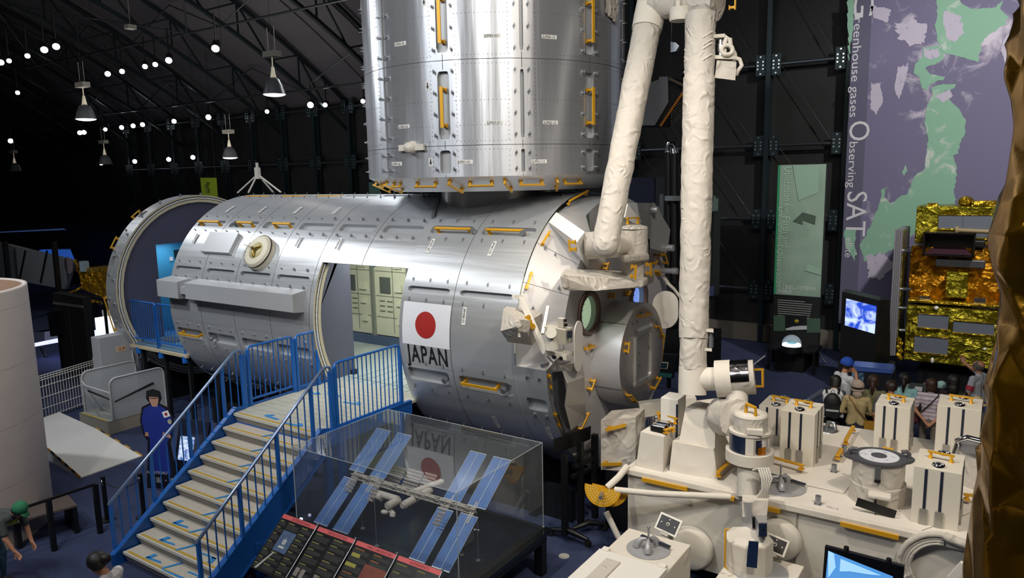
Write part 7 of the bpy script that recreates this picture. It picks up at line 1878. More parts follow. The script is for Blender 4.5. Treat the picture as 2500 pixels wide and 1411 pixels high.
m = MB(); m.prism([TT(1724, 700, 17.9), TT(1742, 698, 17.9), TT(1740, 722, 17.9), TT(1724, 726, 17.9)], (0, .05, 0)); m.build('blue_patch', mat('slate_blue', '404a78', .5), tw_)
m = MB(); m.box2((TT(1600, 800).x, Yt+.1, 0), (TT(1740, 800).x, Yt+.7, TT(1600, 800).z)); m.build('plinth', BLACK, tw_)
up2 = thing('hanging_satellite', 'dark suspended satellite with a pale grey shield between the two arm booms', 'satellite', tuple(TT(1600, 250, 17)))
Yh = 17.0
m = MB(); m.prism([TT(x, y, Yh) for x, y in [(1575, 205), (1607, 195), (1610, 187), (1630, 187), (1631, 250), (1598, 306), (1545, 306), (1560, 205)]], (0, .06, 0)); m.build('grey_shield', mat('pale_grey_shield', '85878c', .4, .3), up2)
m = MB(); m.prism([TT(x, y, Yh+.1) for x, y in [(1618, 105), (1640, 102), (1642, 190), (1668, 225), (1612, 308), (1560, 308), (1560, 200), (1590, 190), (1600, 130)]], (0, .6, 0)); m.build('dark_body', mat('satellite_black', '101010', .5), up2)
m = MB(); m.bar(TT(1613, 308, Yh-.05), TT(1668, 226, Yh-.05), .05); m.build('amber_edge', mat('amber_film', 'b06a10', .25, .6), up2)
m = MB(); m.prism([TT(x, y, Yh-.05) for x, y in [(1637, 102), (1650, 104), (1658, 112), (1650, 125), (1637, 128)]], (0, .15, 0)); m.build('bright_cap', CHROME, up2)
m = MB(); m.bar(TT(1636, 192, Yh-.1), TT(1676, 212, Yh-.1), .10, .05); m.build('folded_flap', mat('beige_flap', '6a5c4c', .6), up2)
m = MB(); 
for i in range(6):
    for j in range(6): q = TT(1640+i*5, 290-i*4-j*7+12, Yh); m.sph(q, .025, 6, 4)
m.build('cell_dots', mat('dim_dots', '50504e', .4), up2)
a = TT(1600, 190, Yh+.3); m = MB(); m.cyl(a, V((a.x, a.y, roofz(a.y)+.8)), .015, n=5); a = TT(1640, 105, Yh+.3); m.cyl(a, V((a.x, a.y, roofz(a.y)+.8)), .015, n=5); m.build('hanging_wire', BLACK, up2)
# ================================================================== RIGHT WALL: BANNERS, SCREENS, GOLD SATELLITE
YBN = 22.2
def wx(px, py, Y=YBN): return at(px, py, 1, Y).x
def wz(px, py, Y=YBN): return at(px, py, 1, Y).z
def mapmat(name, base, cloud, lo, hi, scale):
    if name in MATS: return MATS[name]
    m_ = mat(name, base, .75); nt = m_.node_tree; N = nt.nodes; L = nt.links; b = N['Principled BSDF']
    tc = N.new('ShaderNodeTexCoord'); n = N.new('ShaderNodeTexNoise'); n.inputs['Scale'].default_value = scale; n.inputs['Detail'].default_value = 9; n.inputs['Distortion'].default_value = 1.2; n.inputs['Roughness'].default_value = .62
    n2 = N.new('ShaderNodeTexNoise'); n2.inputs['Scale'].default_value = scale*.28; n2.inputs['Detail'].default_value = 2
    mu = N.new('ShaderNodeMath'); mu.operation = 'MULTIPLY'
    mr = N.new('ShaderNodeMapRange'); mr.inputs[1].default_value = lo; mr.inputs[2].default_value = hi
    L.new(tc.outputs['Object'], n.inputs['Vector']); L.new(tc.outputs['Object'], n2.inputs['Vector']); L.new(n.outputs['Fac'], mu.inputs[0]); L.new(n2.outputs['Fac'], mu.inputs[1]); L.new(mu.outputs[0], mr.inputs[0])
    mx = N.new('ShaderNodeMix'); mx.data_type = 'RGBA'; mx.inputs[6].default_value = lin(base); mx.inputs[7].default_value = lin(cloud)
    L.new(mr.outputs[0], mx.inputs[0]); L.new(mx.outputs[2], b.inputs['Base Color']); return m_
bx0 = wx(2068, 350); bx1 = wx(2476, 200)
bn_ = thing('map_banner', 'tall purple and green satellite map banner with vertical white lettering', 'banner', (bx0, YBN, 1.2))
m = MB(); m.box2((bx0, YBN, .9), (bx1+.2, YBN+.02  , 11.4)); m.build('banner_sheet', mapmat('sea_violet', '6f6b8a', 'c9c2d2', .29, .40, 1.3), bn_)
m = MB(); m.box2((bx0, YBN-.006, .9), (wx(2112, 350), YBN-.002  , 11.4)); m.build('title_strip', mat('title_strip_slate', '5a5870', .75), bn_)
LAND = mapmat('land_green', '84b09a', 'c8cccc', .29, .40, 2.2)
def land(pts, nm='land_shape'):
    out = []; n = len(pts)
    for k in range(n):
        (xa, ya), (xb, yb) = pts[k], pts[(k+1) % n]; L_ = math.hypot(xb-xa, yb-ya); q_ = max(1, int(L_/7))
        for i in range(q_):
            u = i/q_; w_ = 5*noise.noise(V((xa+(xb-xa)*u, ya+(yb-ya)*u, 3))*.13)+2.5*noise.noise(V((xa+(xb-xa)*u, ya+(yb-ya)*u, 3))*.4); out.append((xa+(xb-xa)*u+w_, ya+(yb-ya)*u+w_*.6))
    m = MB(); m.prism([V((wx(x, y), YBN-.008, wz(x, y))) for x, y in out], (0, .004, 0)); return m.build(nm, LAND, bn_)
land([(2280,-30),(2290,20),(2285,70),(2290,100),(2300,128),(2350,140),(2388,152),(2390,135),(2402,95),(2430,75),(2455,60),(2460,40),(2440,20),(2448,0),(2430,18),(2400,20),(2372,22),(2350,10),(2330,-30)])
land([(2300,125),(2290,110),(2255,115),(2250,140),(2235,155),(2232,180),(2245,188),(2250,215),(2262,220),(2270,205),(2300,195),(2308,188),(2270,180),(2258,165),(2290,155),(2305,142)])
land([(2272,215),(2290,208),(2335,205),(2330,216),(2305,222),(2320,245),(2340,265),(2355,290),(2358,320),(2345,345),(2340,375),(2328,380),(2335,410),(2332,450),(2330,520),(2300,560),(2240,560),(2200,600),(2160,615),(2110,640),(2100,600),(2120,560),(2135,530),(2150,490),(2152,465),(2165,455),(2160,480),(2172,495),(2215,470),(2232,435),(2255,415),(2262,380),(2265,330),(2258,300),(2262,262),(2275,235)])
land([(2202,420),(2210,402),(2214,415),(2208,430)])
land([(2068,0),(2085,0),(2084,60),(2072,150)]); land([(2062,560),(2090,560),(2088,640),(2064,600)])
CL = mapmat('cloud_pale', 'b9b3c6', '8c86ac', .30, .36, 3.0)
for pts in [[(2300,20),(2345,30),(2360,80),(2330,110),(2310,95),(2298,60)], [(2450,90),(2476,60),(2474,170),(2455,165),(2440,120)], [(2180,60),(2230,40),(2270,60),(2262,110),(2225,115),(2190,95)], [(2190,160),(2222,150),(2215,190),(2195,250),(2180,225)], [(2125,200),(2150,195),(2160,250),(2140,285),(2122,270)], [(2250,115),(2290,118),(2300,135),(2275,150),(2255,140)], [(2110,620),(2160,610),(2185,650),(2150,690),(2115,680)], [(2280,235),(2320,215),(2330,235),(2300,255)], [(2120,10),(2180,20),(2170,60),(2130,45)]]:
    m = MB(); n = len(pts); c = (sum(x for x, y in pts)/n, sum(y for x, y in pts)/n); out = []
    for k in range(48):
        f = k/48*n; i = int(f); u = f-i; x = pts[i][0]*(1-u)+pts[(i+1) % n][0]*u; y = pts[i][1]*(1-u)+pts[(i+1) % n][1]*u
        s = .85+.22*noise.noise(V((k*.55, c[0]*.1, 0)))+.05*math.sin(k*2.7); out.append((c[0]+(x-c[0])*s, c[1]+(y-c[1])*s))
    m.prism([V((wx(x, y), YBN-.012, wz(x, y))) for x, y in out], (0, .003, 0)); m.build('cloud_shape', CL, bn_)
LW = mat('banner_lettering_white', 'cfced6', .7)
def vtext(txt, y0, y1, xb, xt, parent, Y, mt=LW, name='lettering'):
    """lettering turned a quarter clockwise, running down the cloth"""
    z0, z1 = wz(xb, y0, Y), wz(xb, y1, Y); xa, xc = wx(xb, (y0+y1)/2, Y), wx(xt, (y0+y1)/2, Y); H = (xc-xa)
    q = text_mb(txt, 1.0, lambda x, y: V((x, y, 0))); xs = [a[0] for a in q.v]; yy = [a[1] for a in q.v]; w0, w1 = min(xs), max(xs); h1 = max(yy); 
    q.v = [(xa+H*(a[1]/.7), Y-.012, z0+(z1-z0)*((a[0]-w0)/(w1-w0))) for a in q.v]
    return q.build(name, mt, parent)
vtext('G', -32, 45, 2086, 2134, bn_, YBN); vtext('reenhouse gases', 46, 286, 2080, 2101, bn_, YBN); vtext('O', 297, 344, 2074, 2124, bn_, YBN)
vtext('bserving', 347, 458, 2072, 2092, bn_, YBN); vtext('SAT', 468, 576, 2067, 2116, bn_, YBN); vtext('ellite', 580, 628, 2064, 2082, bn_, YBN)
# green exhibit banner
Yg = 20.4
gx0, gx1 = wx(1893, 600, Yg), wx(2008, 600, Yg); gz0, gz1 = .55, wz(1950, 402, Yg)
zm = wz(1950, 722, Yg)
gb2 = thing('exhibit_banner', 'tall narrow green exhibit panel with vertical lettering and dark text block', 'banner', (gx0, Yg, .0))
m = MB(); m.box2((gx0, Yg, zm), (gx1, Yg+.05, gz1)); m.build('green_sheet', mapmat('banner_green', '7c9686', '9db4a6', .18, .42, .7), gb2)
m = MB(); m.box2((gx0, Yg-.01, zm), (gx0+.06, Yg+.05, gz1)); m.build('edge_strip', mat('edge_strip_green', '2e8a60', .6), gb2)
m = MB(); m.box2((gx0, Yg, gz0), (gx1, Yg+.05, zm)); m.build('black_sheet', mat('exhibit_black', '141617', .5), gb2)
m = MB(); m.box2((gx0-.02, Yg+.05, 0), (gx1+.02, Yg+.12, gz1)); m.build('backing', BLACK, gb2)
LG2 = mat('green_lettering_pale', 'a9c8b4', .7)
vtext('Utilization for Earth and', 408, 604, 1912, 1930, gb2, Yg, LG2); vtext('Environment Observation', 505, 700, 1898, 1912, gb2, Yg, LG2)
def gq(x0, y0, x1, y1, nm, mt, d=.012):
    m = MB(); m.add([V((wx(x0, y0, Yg), Yg-d, wz(x0, y0, Yg))), V((wx(x1, y0, Yg), Yg-d, wz(x1, y0, Yg))), V((wx(x1, y1, Yg), Yg-d, wz(x1, y1, Yg))), V((wx(x0, y1, Yg), Yg-d, wz(x0, y1, Yg)))], [(0, 1, 2, 3)]); return m.build(nm, mt, gb2)
text_mb('人工衛星による宇宙利用', .14, lambda x, y: V((gx0+.12+x*.62, Yg-.012, wz(1950, 707, Yg)+y*.9))).build('title_text', mat('title_white', 'd6dcd6', .6), gb2)
text_mb('地球観測', .14, lambda x, y: V((gx0+.12+x*.62, Yg-.012, wz(1950, 718, Yg)+y*.9))).build('title_text', mat('title_white', 'd6dcd6', .6), gb2)
m = MB()
for k in range(8): 
    y = 731+k*5.4; x0, x1 = 1899, 1965+(k*37 % 19); z = wz(x0, y, Yg); m.box2((wx(x0, y, Yg), Yg-.006, z), (wx(x1, y, Yg), Yg, z-.022))
m.build('text_lines', mat('text_grey_lines', '8a8c8a', .6), gb2)
gq(1889, 770, 1917, 808, 'green_tile', mat('tile_green', '3c5646', .6)); gq(1970, 777, 2003, 812, 'green_tile', mat('tile_green', '3c5646', .6))
gq(1917, 770, 1970, 806, 'earth_photo', mat('photo_black', '0a0c10', .5))
m = MB(); m.add([V((wx(x, y, Yg), Yg-.016, wz(x, y, Yg))) for x, y in [(1918, 802), (1935, 797), (1955, 795), (1970, 795), (1970, 804), (1920, 806)]], [tuple(range(6))]); m.build('earth_limb', mat('limb_white', 'b8bcc2', .6), gb2)
m = MB(); m.sph(V((wx(1945, 784, Yg), Yg-.02, wz(1945, 784, Yg))), .05, 8, 6, (1.3, .3, 1)); m.build('golden_craft', mat('craft_gold', '9c8a20', .5), gb2)
m = MB(); m.hull([V((wx(x, y, Yg), Yg-.012, wz(x, y, Yg))) for x, y in [(1936, 540), (1960, 548), (1960, 518)]], [V((wx(x, y, Yg), Yg-.014, wz(x, y, Yg))) for x, y in [(1936, 540), (1960, 548), (1960, 518)]]); m.prism([V((wx(x, y, Yg), Yg-.012, wz(x, y, Yg))) for x, y in [(1960, 518), (1992, 527), (1990, 548), (1962, 538)]], (0, -.003, 0)); m.build('printed_satellite', mat('print_dark_green', '46584c', .7), gb2)
m = MB(); m.prism([V((wx(x, y, Yg), Yg-.012, wz(x, y, Yg))) for x, y in [(1972, 645), (2004, 655), (2004, 672), (1965, 660)]], (0, -.003, 0)); m.prism([V((wx(x, y, Yg), Yg-.012, wz(x, y, Yg))) for x, y in [(1935, 402), (2000, 404), (1998, 470), (1950, 490)]], (0, -.003, 0)); m.build('printed_shape', mat('print_pale_green', '8fae9c', .7), gb2)
# bench with glowing dome
bz = .62; tb = thing('dome_bench', 'black bench table in front of the green exhibit panel', 'table', (wx(1930, 860, 19.6), 19.6, 0))
ax0_, ax1_ = wx(1874, 862, 19.6), wx(1992, 872, 19.6)
m = MB(); m.box2((ax0_, 19.5, bz-.06), (ax1_, 20.38, bz)); m.build('table_top', mat('table_dark_sheen', '1c1d1f', .3), tb); m = MB(); m.box2((ax0_+.2, 19.6, 0), (ax1_-.3, 20.3, bz-.06)); m.build('plinth', BLACK, tb)
for x in (ax0_+.04, ax1_-.04): m = MB(); m.box2((x-.03, 19.54, 0), (x+.03, 19.6, bz-.06)); m.build('leg', BLACK, tb)
dc = at(1932, 858, 2, bz); dm = thing('glowing_dome', 'glowing white glass dome on a black drum standing on the bench', 'lamp', tuple(dc))
m = MB(); m.cyl(dc, dc+V((0, 0, .16)), .27, n=28); m.build('drum', BLACK, dm)
m = MB(); m.cyl(dc+V((0, 0, .16)), dc+V((0, 0, .20)), .23, n=28); m.build('light_ring', mat('ring_glow', 'ffffff', .5, emis='e8f0ff', es=2.2), dm)
m = MB(); m.sm = True; m.lathe([(.24*math.cos(rad(a)), .2+.24*math.sin(rad(a))) for a in range(0, 91, 10)], dc, (0, 0, 1), 28); m.build('glass_dome', glassmat('dome_glass', 'e4f0f4', .25, .05, 1.2), dm)
m = MB(); m.sph(dc+V((0, 0, .25)), .10, 12, 8, (1.3, 1, .6)); m.build('small_model', mat('teal_model', '6a9aa4', .5, emis='5a8a94', es=.3), dm)
m = MB(); a = at(1700, 905, 2, 0); m.bar(at(1812, 912, 2, .5), at(1868, 868, 2, .9), .02); m.tube([at(1998, 852, 2, .55), at(2003, 870, 2, .3), at(2015, 885, 2, .02)], .02, 6)
place('white_cable', 'white cable hanging from the dark bench to the floor beside the dome', 'cable', m, mat('white_cable', 'c8c8c4', .5))
# TV kiosk
Yt2 = 18.6
tv = thing('video_kiosk', 'tall black kiosk with tilted blue and white earth video screen', 'kiosk', (wx(2100, 800, Yt2), Yt2, 0))
def K(px, py, d=0): return at(px, py, 1, Yt2-d)
m = MB(); fr = [K(2056, 708), K(2166, 726, -.15), K(2166, 905, -.15), K(2022, 900)]
m.prism([K(2056, 712), K(2146, 733), K(2138, 905), K(2048, 900)], (0, .5, 0)); m.prism([K(2146, 733), K(2172, 730, -.4), K(2172, 880, -.4), K(2138, 905)], (0, .1, 0)); m.build('kiosk_body', mat('kiosk_satin_black', '0d0e10', .4), tv)
m = MB(); z_ = K(2048, 890).z; xk = K(2048, 890).x; m.box2((xk, Yt2-.1, 0), (xk+1.15, Yt2+.7, z_+.1)); m.build('base', BLACKM, tv)
m = MB(); m.prism([K(2066, 729, .02), K(2140, 748, .02), K(2135, 815, .02), K(2062, 794, .02)], (0, .02, 0)); m.build('screen', screen('earth_screen', '2048c8', 'c8dcff', 2.6, 1.25, 1.5), tv)
# glass-fronted counter with screens between visitors
ct = thing('glass_counter', 'low counter with blue lit glass strip in front of the video kiosk', 'counter', (wx(2120, 900, 16.5), 16.5, 0))
Yq = 16.6
def G_(px, py, d=0): return at(px, py, 1, Yq-d)
m = MB(); m.prism([G_(2078, 893), G_(2175, 902), G_(2178, 912), G_(2080, 905)], (0, .5, 0)); m.build('lit_glass', mat('counter_glow_blue', '3a4c7c', .3, emis='3a5aa8', es=.15), ct)
a, b = G_(2078, 905), G_(2178, 912); m = MB(); m.box2((a.x, Yq, 0), (b.x, Yq+.5, a.z)); m.build('counter_body', mat('counter_dark', '1c2128', .4), ct)
m = MB(); m.prism([G_(2080, 908, .02), G_(2110, 912, .02), G_(2108, 930, .02), G_(2080, 926, .02)], (0, .02, 0)); m.build('small_screen', screen('dim_screen', '22303c', '5a7e94', 4, .5), ct)
# freestanding notice panel by the striped visitor
np_ = thing('notice_stand', 'glass notice stand with white and red sheets beside the striped-shirt visitor', 'sign', tuple(at(2240, 1000, 1, 15.0)))
def N_2(px, py): return at(px, py, 1, 15.0)
m = MB(); m.prism([N_2(2215, 935), N_2(2258, 938), N_2(2256, 1003), N_2(2214, 1000)], (0, .03, 0)); m.build('panel', mat('stand_grey', '4a4c50', .4), np_)
m = MB(); m.prism([N_2(2234, 943), N_2(2252, 945), N_2(2251, 955), N_2(2233, 953)], (0, -.01, 0)); m.build('white_sheet', mat('notice_white', 'dfe4ea', .5), np_)
m = MB(); m.prism([N_2(2233, 957), N_2(2251, 959), N_2(2250, 970), N_2(2232, 968)], (0, -.01, 0)); m.build('red_sheet', mat('notice_red', 'b0344a', .5), np_)
m = MB(); q = N_2(2257, 935); m.box2((q.x-.01, 15, 0), (q.x+.02, 15.04, q.z)); q = N_2(2216, 935); m.box2((q.x-.01, 15, 0), (q.x+.02, 15.04, q.z)); m.build('post', mat('post_pale', '8ea49c', .4), np_)
# gold satellite
GF1 = foil('gold_film', 'd8b832', 'a87c12', .2, 3.2, .9); GF2 = foil('yellow_green_film', 'b9a82c', '8c8420', .22, 3.6, .9); GF3 = foil('amber_film_crinkled', 'd89a1c', '9c5e0c', .22, 3.0, 1.0)
MIR = mat('mirror_panel', '8c94a2', .25, .5)
Ys = 19.6
sat = thing('earth_satellite', 'large gold-foil satellite with mirror panels standing before the map banner', 'satellite', (wx(2330, 900, Ys), Ys, 0))
def S(px, py, d=0): return at(px, py, 1, Ys-d)
def sbox(x0, y0, x1, y1, d0, th, nm, mt, bev=.02):
    a = S(x0, y0, d0); b = S(x1, y1, d0); m = MB(); m.box2((a.x, Ys-d0, b.z), (b.x, Ys-d0+th, a.z)); return m.build(nm, mt, sat, bevel=bev)
sbox(2238, 503, 2437, 600, 0, 1.2, 'upper_body', GF2, .04); sbox(2224, 600, 2445, 742, .1, 1.3, 'middle_body', GF3, .04); sbox(2214, 742, 2448, 905, .5, 1.8, 'lower_body', GF2, .04)
sbox(2216, 738, 2448, 746, .56, 1.8, 'shelf_edge', GF1)
a = S(2214, 905, .5); m = MB(); m.box2((a.x+.2, Ys-.3, 0), (a.x+2.6, Ys+1, a.z)); m.build('stand', BLACK, sat)
for (x0, y0, x1, y1, d) in [(2292, 524, 2350, 560, .02), (2352, 524, 2418, 583, .02), (2242, 764, 2314, 806, .52), (2328, 782, 2426, 820, .52), (2233, 818, 2313, 868, .52)]:
    a = S(x0, y0, d); b = S(x1, y1, d); m = MB(); m.box2((a.x, Ys-d, b.z), (b.x, Ys-d+.01, a.z)); mo = m.build('mirror_panel', MIR, sat)
    m = MB(); m.bar((a.x, Ys-d-.01, b.z), (b.x, Ys-d-.01, b.z), .03); m.bar((a.x, Ys-d-.01, a.z), (b.x, Ys-d-.01, a.z), .02); m.build('bright_edge', GF1, mo)
a = S(2255, 567, .5); b = S(2378, 628, .5)      # open black sensor hood
m = MB(); t_ = .03; m.box2((a.x, Ys-.5, b.z), (a.x+t_, Ys-.0, a.z)); m.box2((b.x-t_, Ys-.5, b.z), (b.x, Ys-.0, a.z)); m.box2((a.x, Ys-.5, a.z-t_), (b.x, Ys-.0, a.z)); m.box2((a.x, Ys-.5, b.z), (b.x, Ys-.0, b.z+t_)); m.box2((a.x, Ys-.05, b.z), (b.x, Ys-.0, a.z)); m.build('sensor_hood', mat('hood_black', '151314', .3), sat)
m = MB(); m.prism([(a.x+.05, Ys-.48, b.z+.04), (b.x-.05, Ys-.48, b.z+.04), (b.x-.2, Ys-.08, b.z+.16), (a.x+.2, Ys-.08, b.z+.16)], (0, 0, .01)); m.build('hood_floor', mat('hood_maroon', '3e2630', .4), sat)
sbox(2284, 632, 2405, 656, .3, .5, 'silver_shelf', mat('satin_mirror', '9296a0', .25, .9)); sbox(2378, 588, 2404, 604, .3, .3, 'black_unit', BLACK)
m = MB(); m.cyl(S(2337, 562, .35), S(2420, 566, .35), .05, n=12); m.cyl(S(2333, 562, .35), S(2341, 562, .35), .09, n=14); m.build('cream_tube', mat('tube_tan', '8c7a5c', .5), sat)
sbox(2311, 664, 2360, 730, .4, .4, 'foil_box', GF2, .03)
m = MB(); m.sph(S(2358, 492, -.2), .16, 12, 8, (1, 1, .8)); m.box(S(2405, 496, -.2), (.5, .4, .12)); m.box(S(2277, 501, -.2), (.2, .2, .1)); m.build('top_fitting', GF1, sat)
m = MB(); 
for (x, y) in ((2258, 728), (2392, 732)): m.box(S(x, y, .35), (.22, .2, .12))
m.build('silver_block', CHROME, sat)
m = MB(); m.sph(S(2286, 752, .55), .05, 8, 6); m.sph(S(2276, 880, .55), .05, 8, 6, (.8, .8, 1.4)); m.sph(S(2404, 852, .6), .035, 8, 6); m.build('white_nozzle', WPAINT, sat)
for k in range(4):
    x0 = 2183+k*4.5; a = S(x0, 562, .5); b = S(x0-14, 868, .5); xm = (a.x+b.x)/2
    m = MB(); m.box2((xm, Ys-.5+.0, b.z), (xm+.045, Ys+1.0, a.z)); m.build('folded_solar_panel', mat('folded_panel_grey', '8a8890', .45, .3), sat)
m = MB(); m.box2((S(2200, 562, .4).x, Ys-.3, S(2190, 868, .4).z), (S(2207, 562, .4).x, Ys+.5, S(2203, 562, .4).z)); m.build('foil_side_strip', GF2, sat)
for y in (612, 706, 752, 806): m = MB(); m.cyl(S(2196, y, .3), S(2226, y, .3), .045, n=10); m.build('panel_hinge', CHROME, sat)
m = MB()
for k in range(6): m.sph(S(2194+k % 2*4, 830+k*9, .45), .07, 7, 5)
m.build('foil_tuft', GF1, sat)
# crumpled amber foil column close to the camera at the right edge
OUT = [(-60, 2482), (0, 2479), (200, 2473), (330, 2470), (400, 2462), (440, 2446), (490, 2432), (530, 2424), (560, 2416), (600, 2402), (615, 2400), (640, 2412), (680, 2430), (720, 2440), (760, 2442), (800, 2437), (860, 2428), (920, 2412), (1000, 2398), (1080, 2388), (1180, 2382), (1240, 2381), (1300, 2372), (1420, 2360), (1500, 2352)]
def outx(y):
    for k in range(len(OUT)-1):
        if OUT[k][0] <= y <= OUT[k+1][0]: u = (y-OUT[k][0])/(OUT[k+1][0]-OUT[k][0]); return OUT[k][1]*(1-u)+OUT[k+1][1]*u
    return OUT[-1][1]
m = MB(); D_ = 2.9; nr, nc = 22, 22; vs = []; random.seed(11)
fh = V((_f.x, _f.y, 0)).normalized()
for i in range(nr+1):
    for j in range(nc):
        y = -60+1560*(i+random.uniform(-.33, .33)*(0 < i < nr))/nr; t = 2*PI*(j+random.uniform(-.36, .36))/nc+(.5*PI/nc if i % 2 else 0)
        R_ = .42; cc_ = atd(outx(max(-60, min(1500, y)))+30, y, D_)+_r2*R_
        w_ = noise.noise(V((math.cos(t)*2.1, math.sin(t)*2.1+3, y*.0035)))*.06 + random.uniform(-.034, .03)
        if math.cos(t) < -.93: w_ *= .35
        rr = R_+w_; vs.append(cc_+_r2*math.cos(t)*rr+fh*math.sin(t)*rr*.8)
fs = []
for i in range(nr):
    for j in range(nc):
        a_, b_, c_, d_ = i*nc+j, i*nc+(j+1) % nc, (i+1)*nc+(j+1) % nc, (i+1)*nc+j
        fs += [(a_, b_, c_), (a_, c_, d_)] if random.random() < .5 else [(a_, b_, d_), (b_, c_, d_)]
m.add(vs, fs)
o = m.build('foil_column', foil('amber_foil_near', 'a8780f', '5a3c05', .2, 1.1, .12), None); ca_ = o.data.attributes.new('crease_edge', 'FLOAT', 'EDGE'); ca_.data.foreach_set('value', [random.choice((0, .3, .7, 1)) for _ in o.data.edges]); sb_ = o.modifiers.new('s', 'SUBSURF'); sb_.levels = sb_.render_levels = 3; o.data.polygons.foreach_set('use_smooth', [True]*len(o.data.polygons)); tag(o, 'tall crumpled amber foil hanging close at the right edge of the picture', 'foil')
botc = o.data.vertices[nr*nc].co
m = MB(); b0 = sum((V(v_) for v_ in vs[-nc:]), V())/nc; m.cyl(V((b0.x, b0.y, 0)), V((b0.x, b0.y, b0.z+.05)), .25, n=20); place('foil_stand', 'round dark stand under the amber foil, below the picture edge', 'stand', m, BLACK)
# monitor at the bottom right
Ym = 7.6
def MM(px, py, d=0): return at(px, py, 1, Ym-d)
mo = thing('flat_monitor', 'black flat monitor with a light blue picture at the bottom edge', 'monitor', tuple(MM(2110, 1370)))
m = MB(); m.prism([MM(2014, 1334), MM(2208, 1384), MM(2198, 1500), MM(2006, 1440)], (0, .05, 0)); m.build('bezel', mat('bezel_black', '0a0b0e', .25), mo)
m = MB(); m.prism([MM(2022, 1345, .005), MM(2180, 1408, .005), MM(2178, 1450, .005), MM(2014, 1430, .005)], (0, .004, 0)); sc_ = m.build('screen', mat('screen_sky_blue', '4c86c0', .3, emis='4a8cd0', es=.85), mo)
m = MB(); m.prism([MM(2022, 1345, .009), MM(2036, 1352, .009), MM(2040, 1385, .009), MM(2022, 1411, .009)], (0, .003, 0)); m.prism([MM(2052, 1365, .009), MM(2150, 1405, .009), MM(2120, 1402, .009), MM(2075, 1395, .009), (MM(2050, 1395, .009))], (0, .003, 0)); m.build('screen_shape', mat('screen_pale_blue', '9cc8ec', .3, emis='94c4ee', es=.85), mo)
m = MB()
for (x, y) in ((2066, 1342), (2170, 1371)): q = MM(x, y+4, -.03); m.cyl(q-V((0, 0, .05)), q+V((0, 0, .05)), .025, n=12)
m.build('clamp_knob', BLACK, mo)
m = MB(); q = MM(2100, 1440, -.1); m.cyl(q, V((q.x, q.y, 0)), .03, n=10); m.cyl(V((q.x, q.y, 0)), V((q.x, q.y, .02)), .25, n=20); m.build('pole', BLACK, mo)

# ================================================================== PEOPLE
import numpy as np
def capsule_mesh(bm_v, bm_f, a, b, ra, rb, n=10):
    a = V(a); b = V(b); d = b-a; L = d.length
    if L < 1e-5: d = V((0, 0, 1)); L = 0
    d = d.normalized() if L else d; x = d.orthogonal().normalized(); y = d.cross(x); o = len(bm_v); rings = []
    prof = [(-math.cos(t)*ra, math.sin(t)*ra) for t in (rad(15), rad(45), rad(75))] + [(L+math.cos(t)*rb, math.sin(t)*rb) for t in (rad(75), rad(45), rad(15))]
    for (h, r) in prof:
        for k in range(n): t = 2*PI*k/n; bm_v.append(tuple(a+d*h+(x*math.cos(t)+y*math.sin(t))*r))
    for i in range(len(prof)-1):
        for k in range(n): bm_f.append((o+i*n+k, o+i*n+(k+1) % n, o+(i+1)*n+(k+1) % n, o+(i+1)*n+k))
    bm_f.append(tuple(o+k for k in reversed(range(n)))); bm_f.append(tuple(o+(len(prof)-1)*n+k for k in range(n)))
SKIN = mat('skin', 'b98468', .55); HAIR = mat('dark_hair', '16110f', .5, bump=.2, bscale=60); EYEM = mat('eye_dark', '120e0c', .2); LIPM = mat('lip', '9a5a50', .5); SHOE = mat('shoe_dark', '1c1c20', .6)
def hand(prims, w_, d, side_, curl=.5, spread=.5):
    """palm, four unequal bent fingers and a thumb leaving the side of the palm"""
    d = V(d).normalized(); s = V(side_); s = (s-d*s.dot(d)).normalized(); nrm_ = d.cross(s); w_ = V(w_)
    for k in range(4): prims.append((w_+s*(-.027+.018*k)*.8, w_+d*.082+s*(-.027+.018*k), .015, .012, 'skin'))
    for k, ln in enumerate((.062, .072, .068, .052)):
        b0 = w_+d*.085+s*(-.029+.0195*k); b1 = b0+(d*(1-curl*.5)+nrm_*curl*.6+s*(k-1.5)*.12*spread)*ln*.55; b2 = b1+(d*(1-curl)+nrm_*curl*1.1)*ln*.5
        prims.append((b0, b1, .0095, .009, 'skin')); prims.append((b1, b2, .009, .0075, 'skin'))
    t0 = w_+d*.025-s*.03; t1 = t0+(d*.6-s*.75)*.045; t2 = t1+(d*.95-s*.1+nrm_*.25*curl)*.035
    prims.append((t0, t1, .013, .011, 'skin')); prims.append((t1, t2, .011, .009, 'skin'))
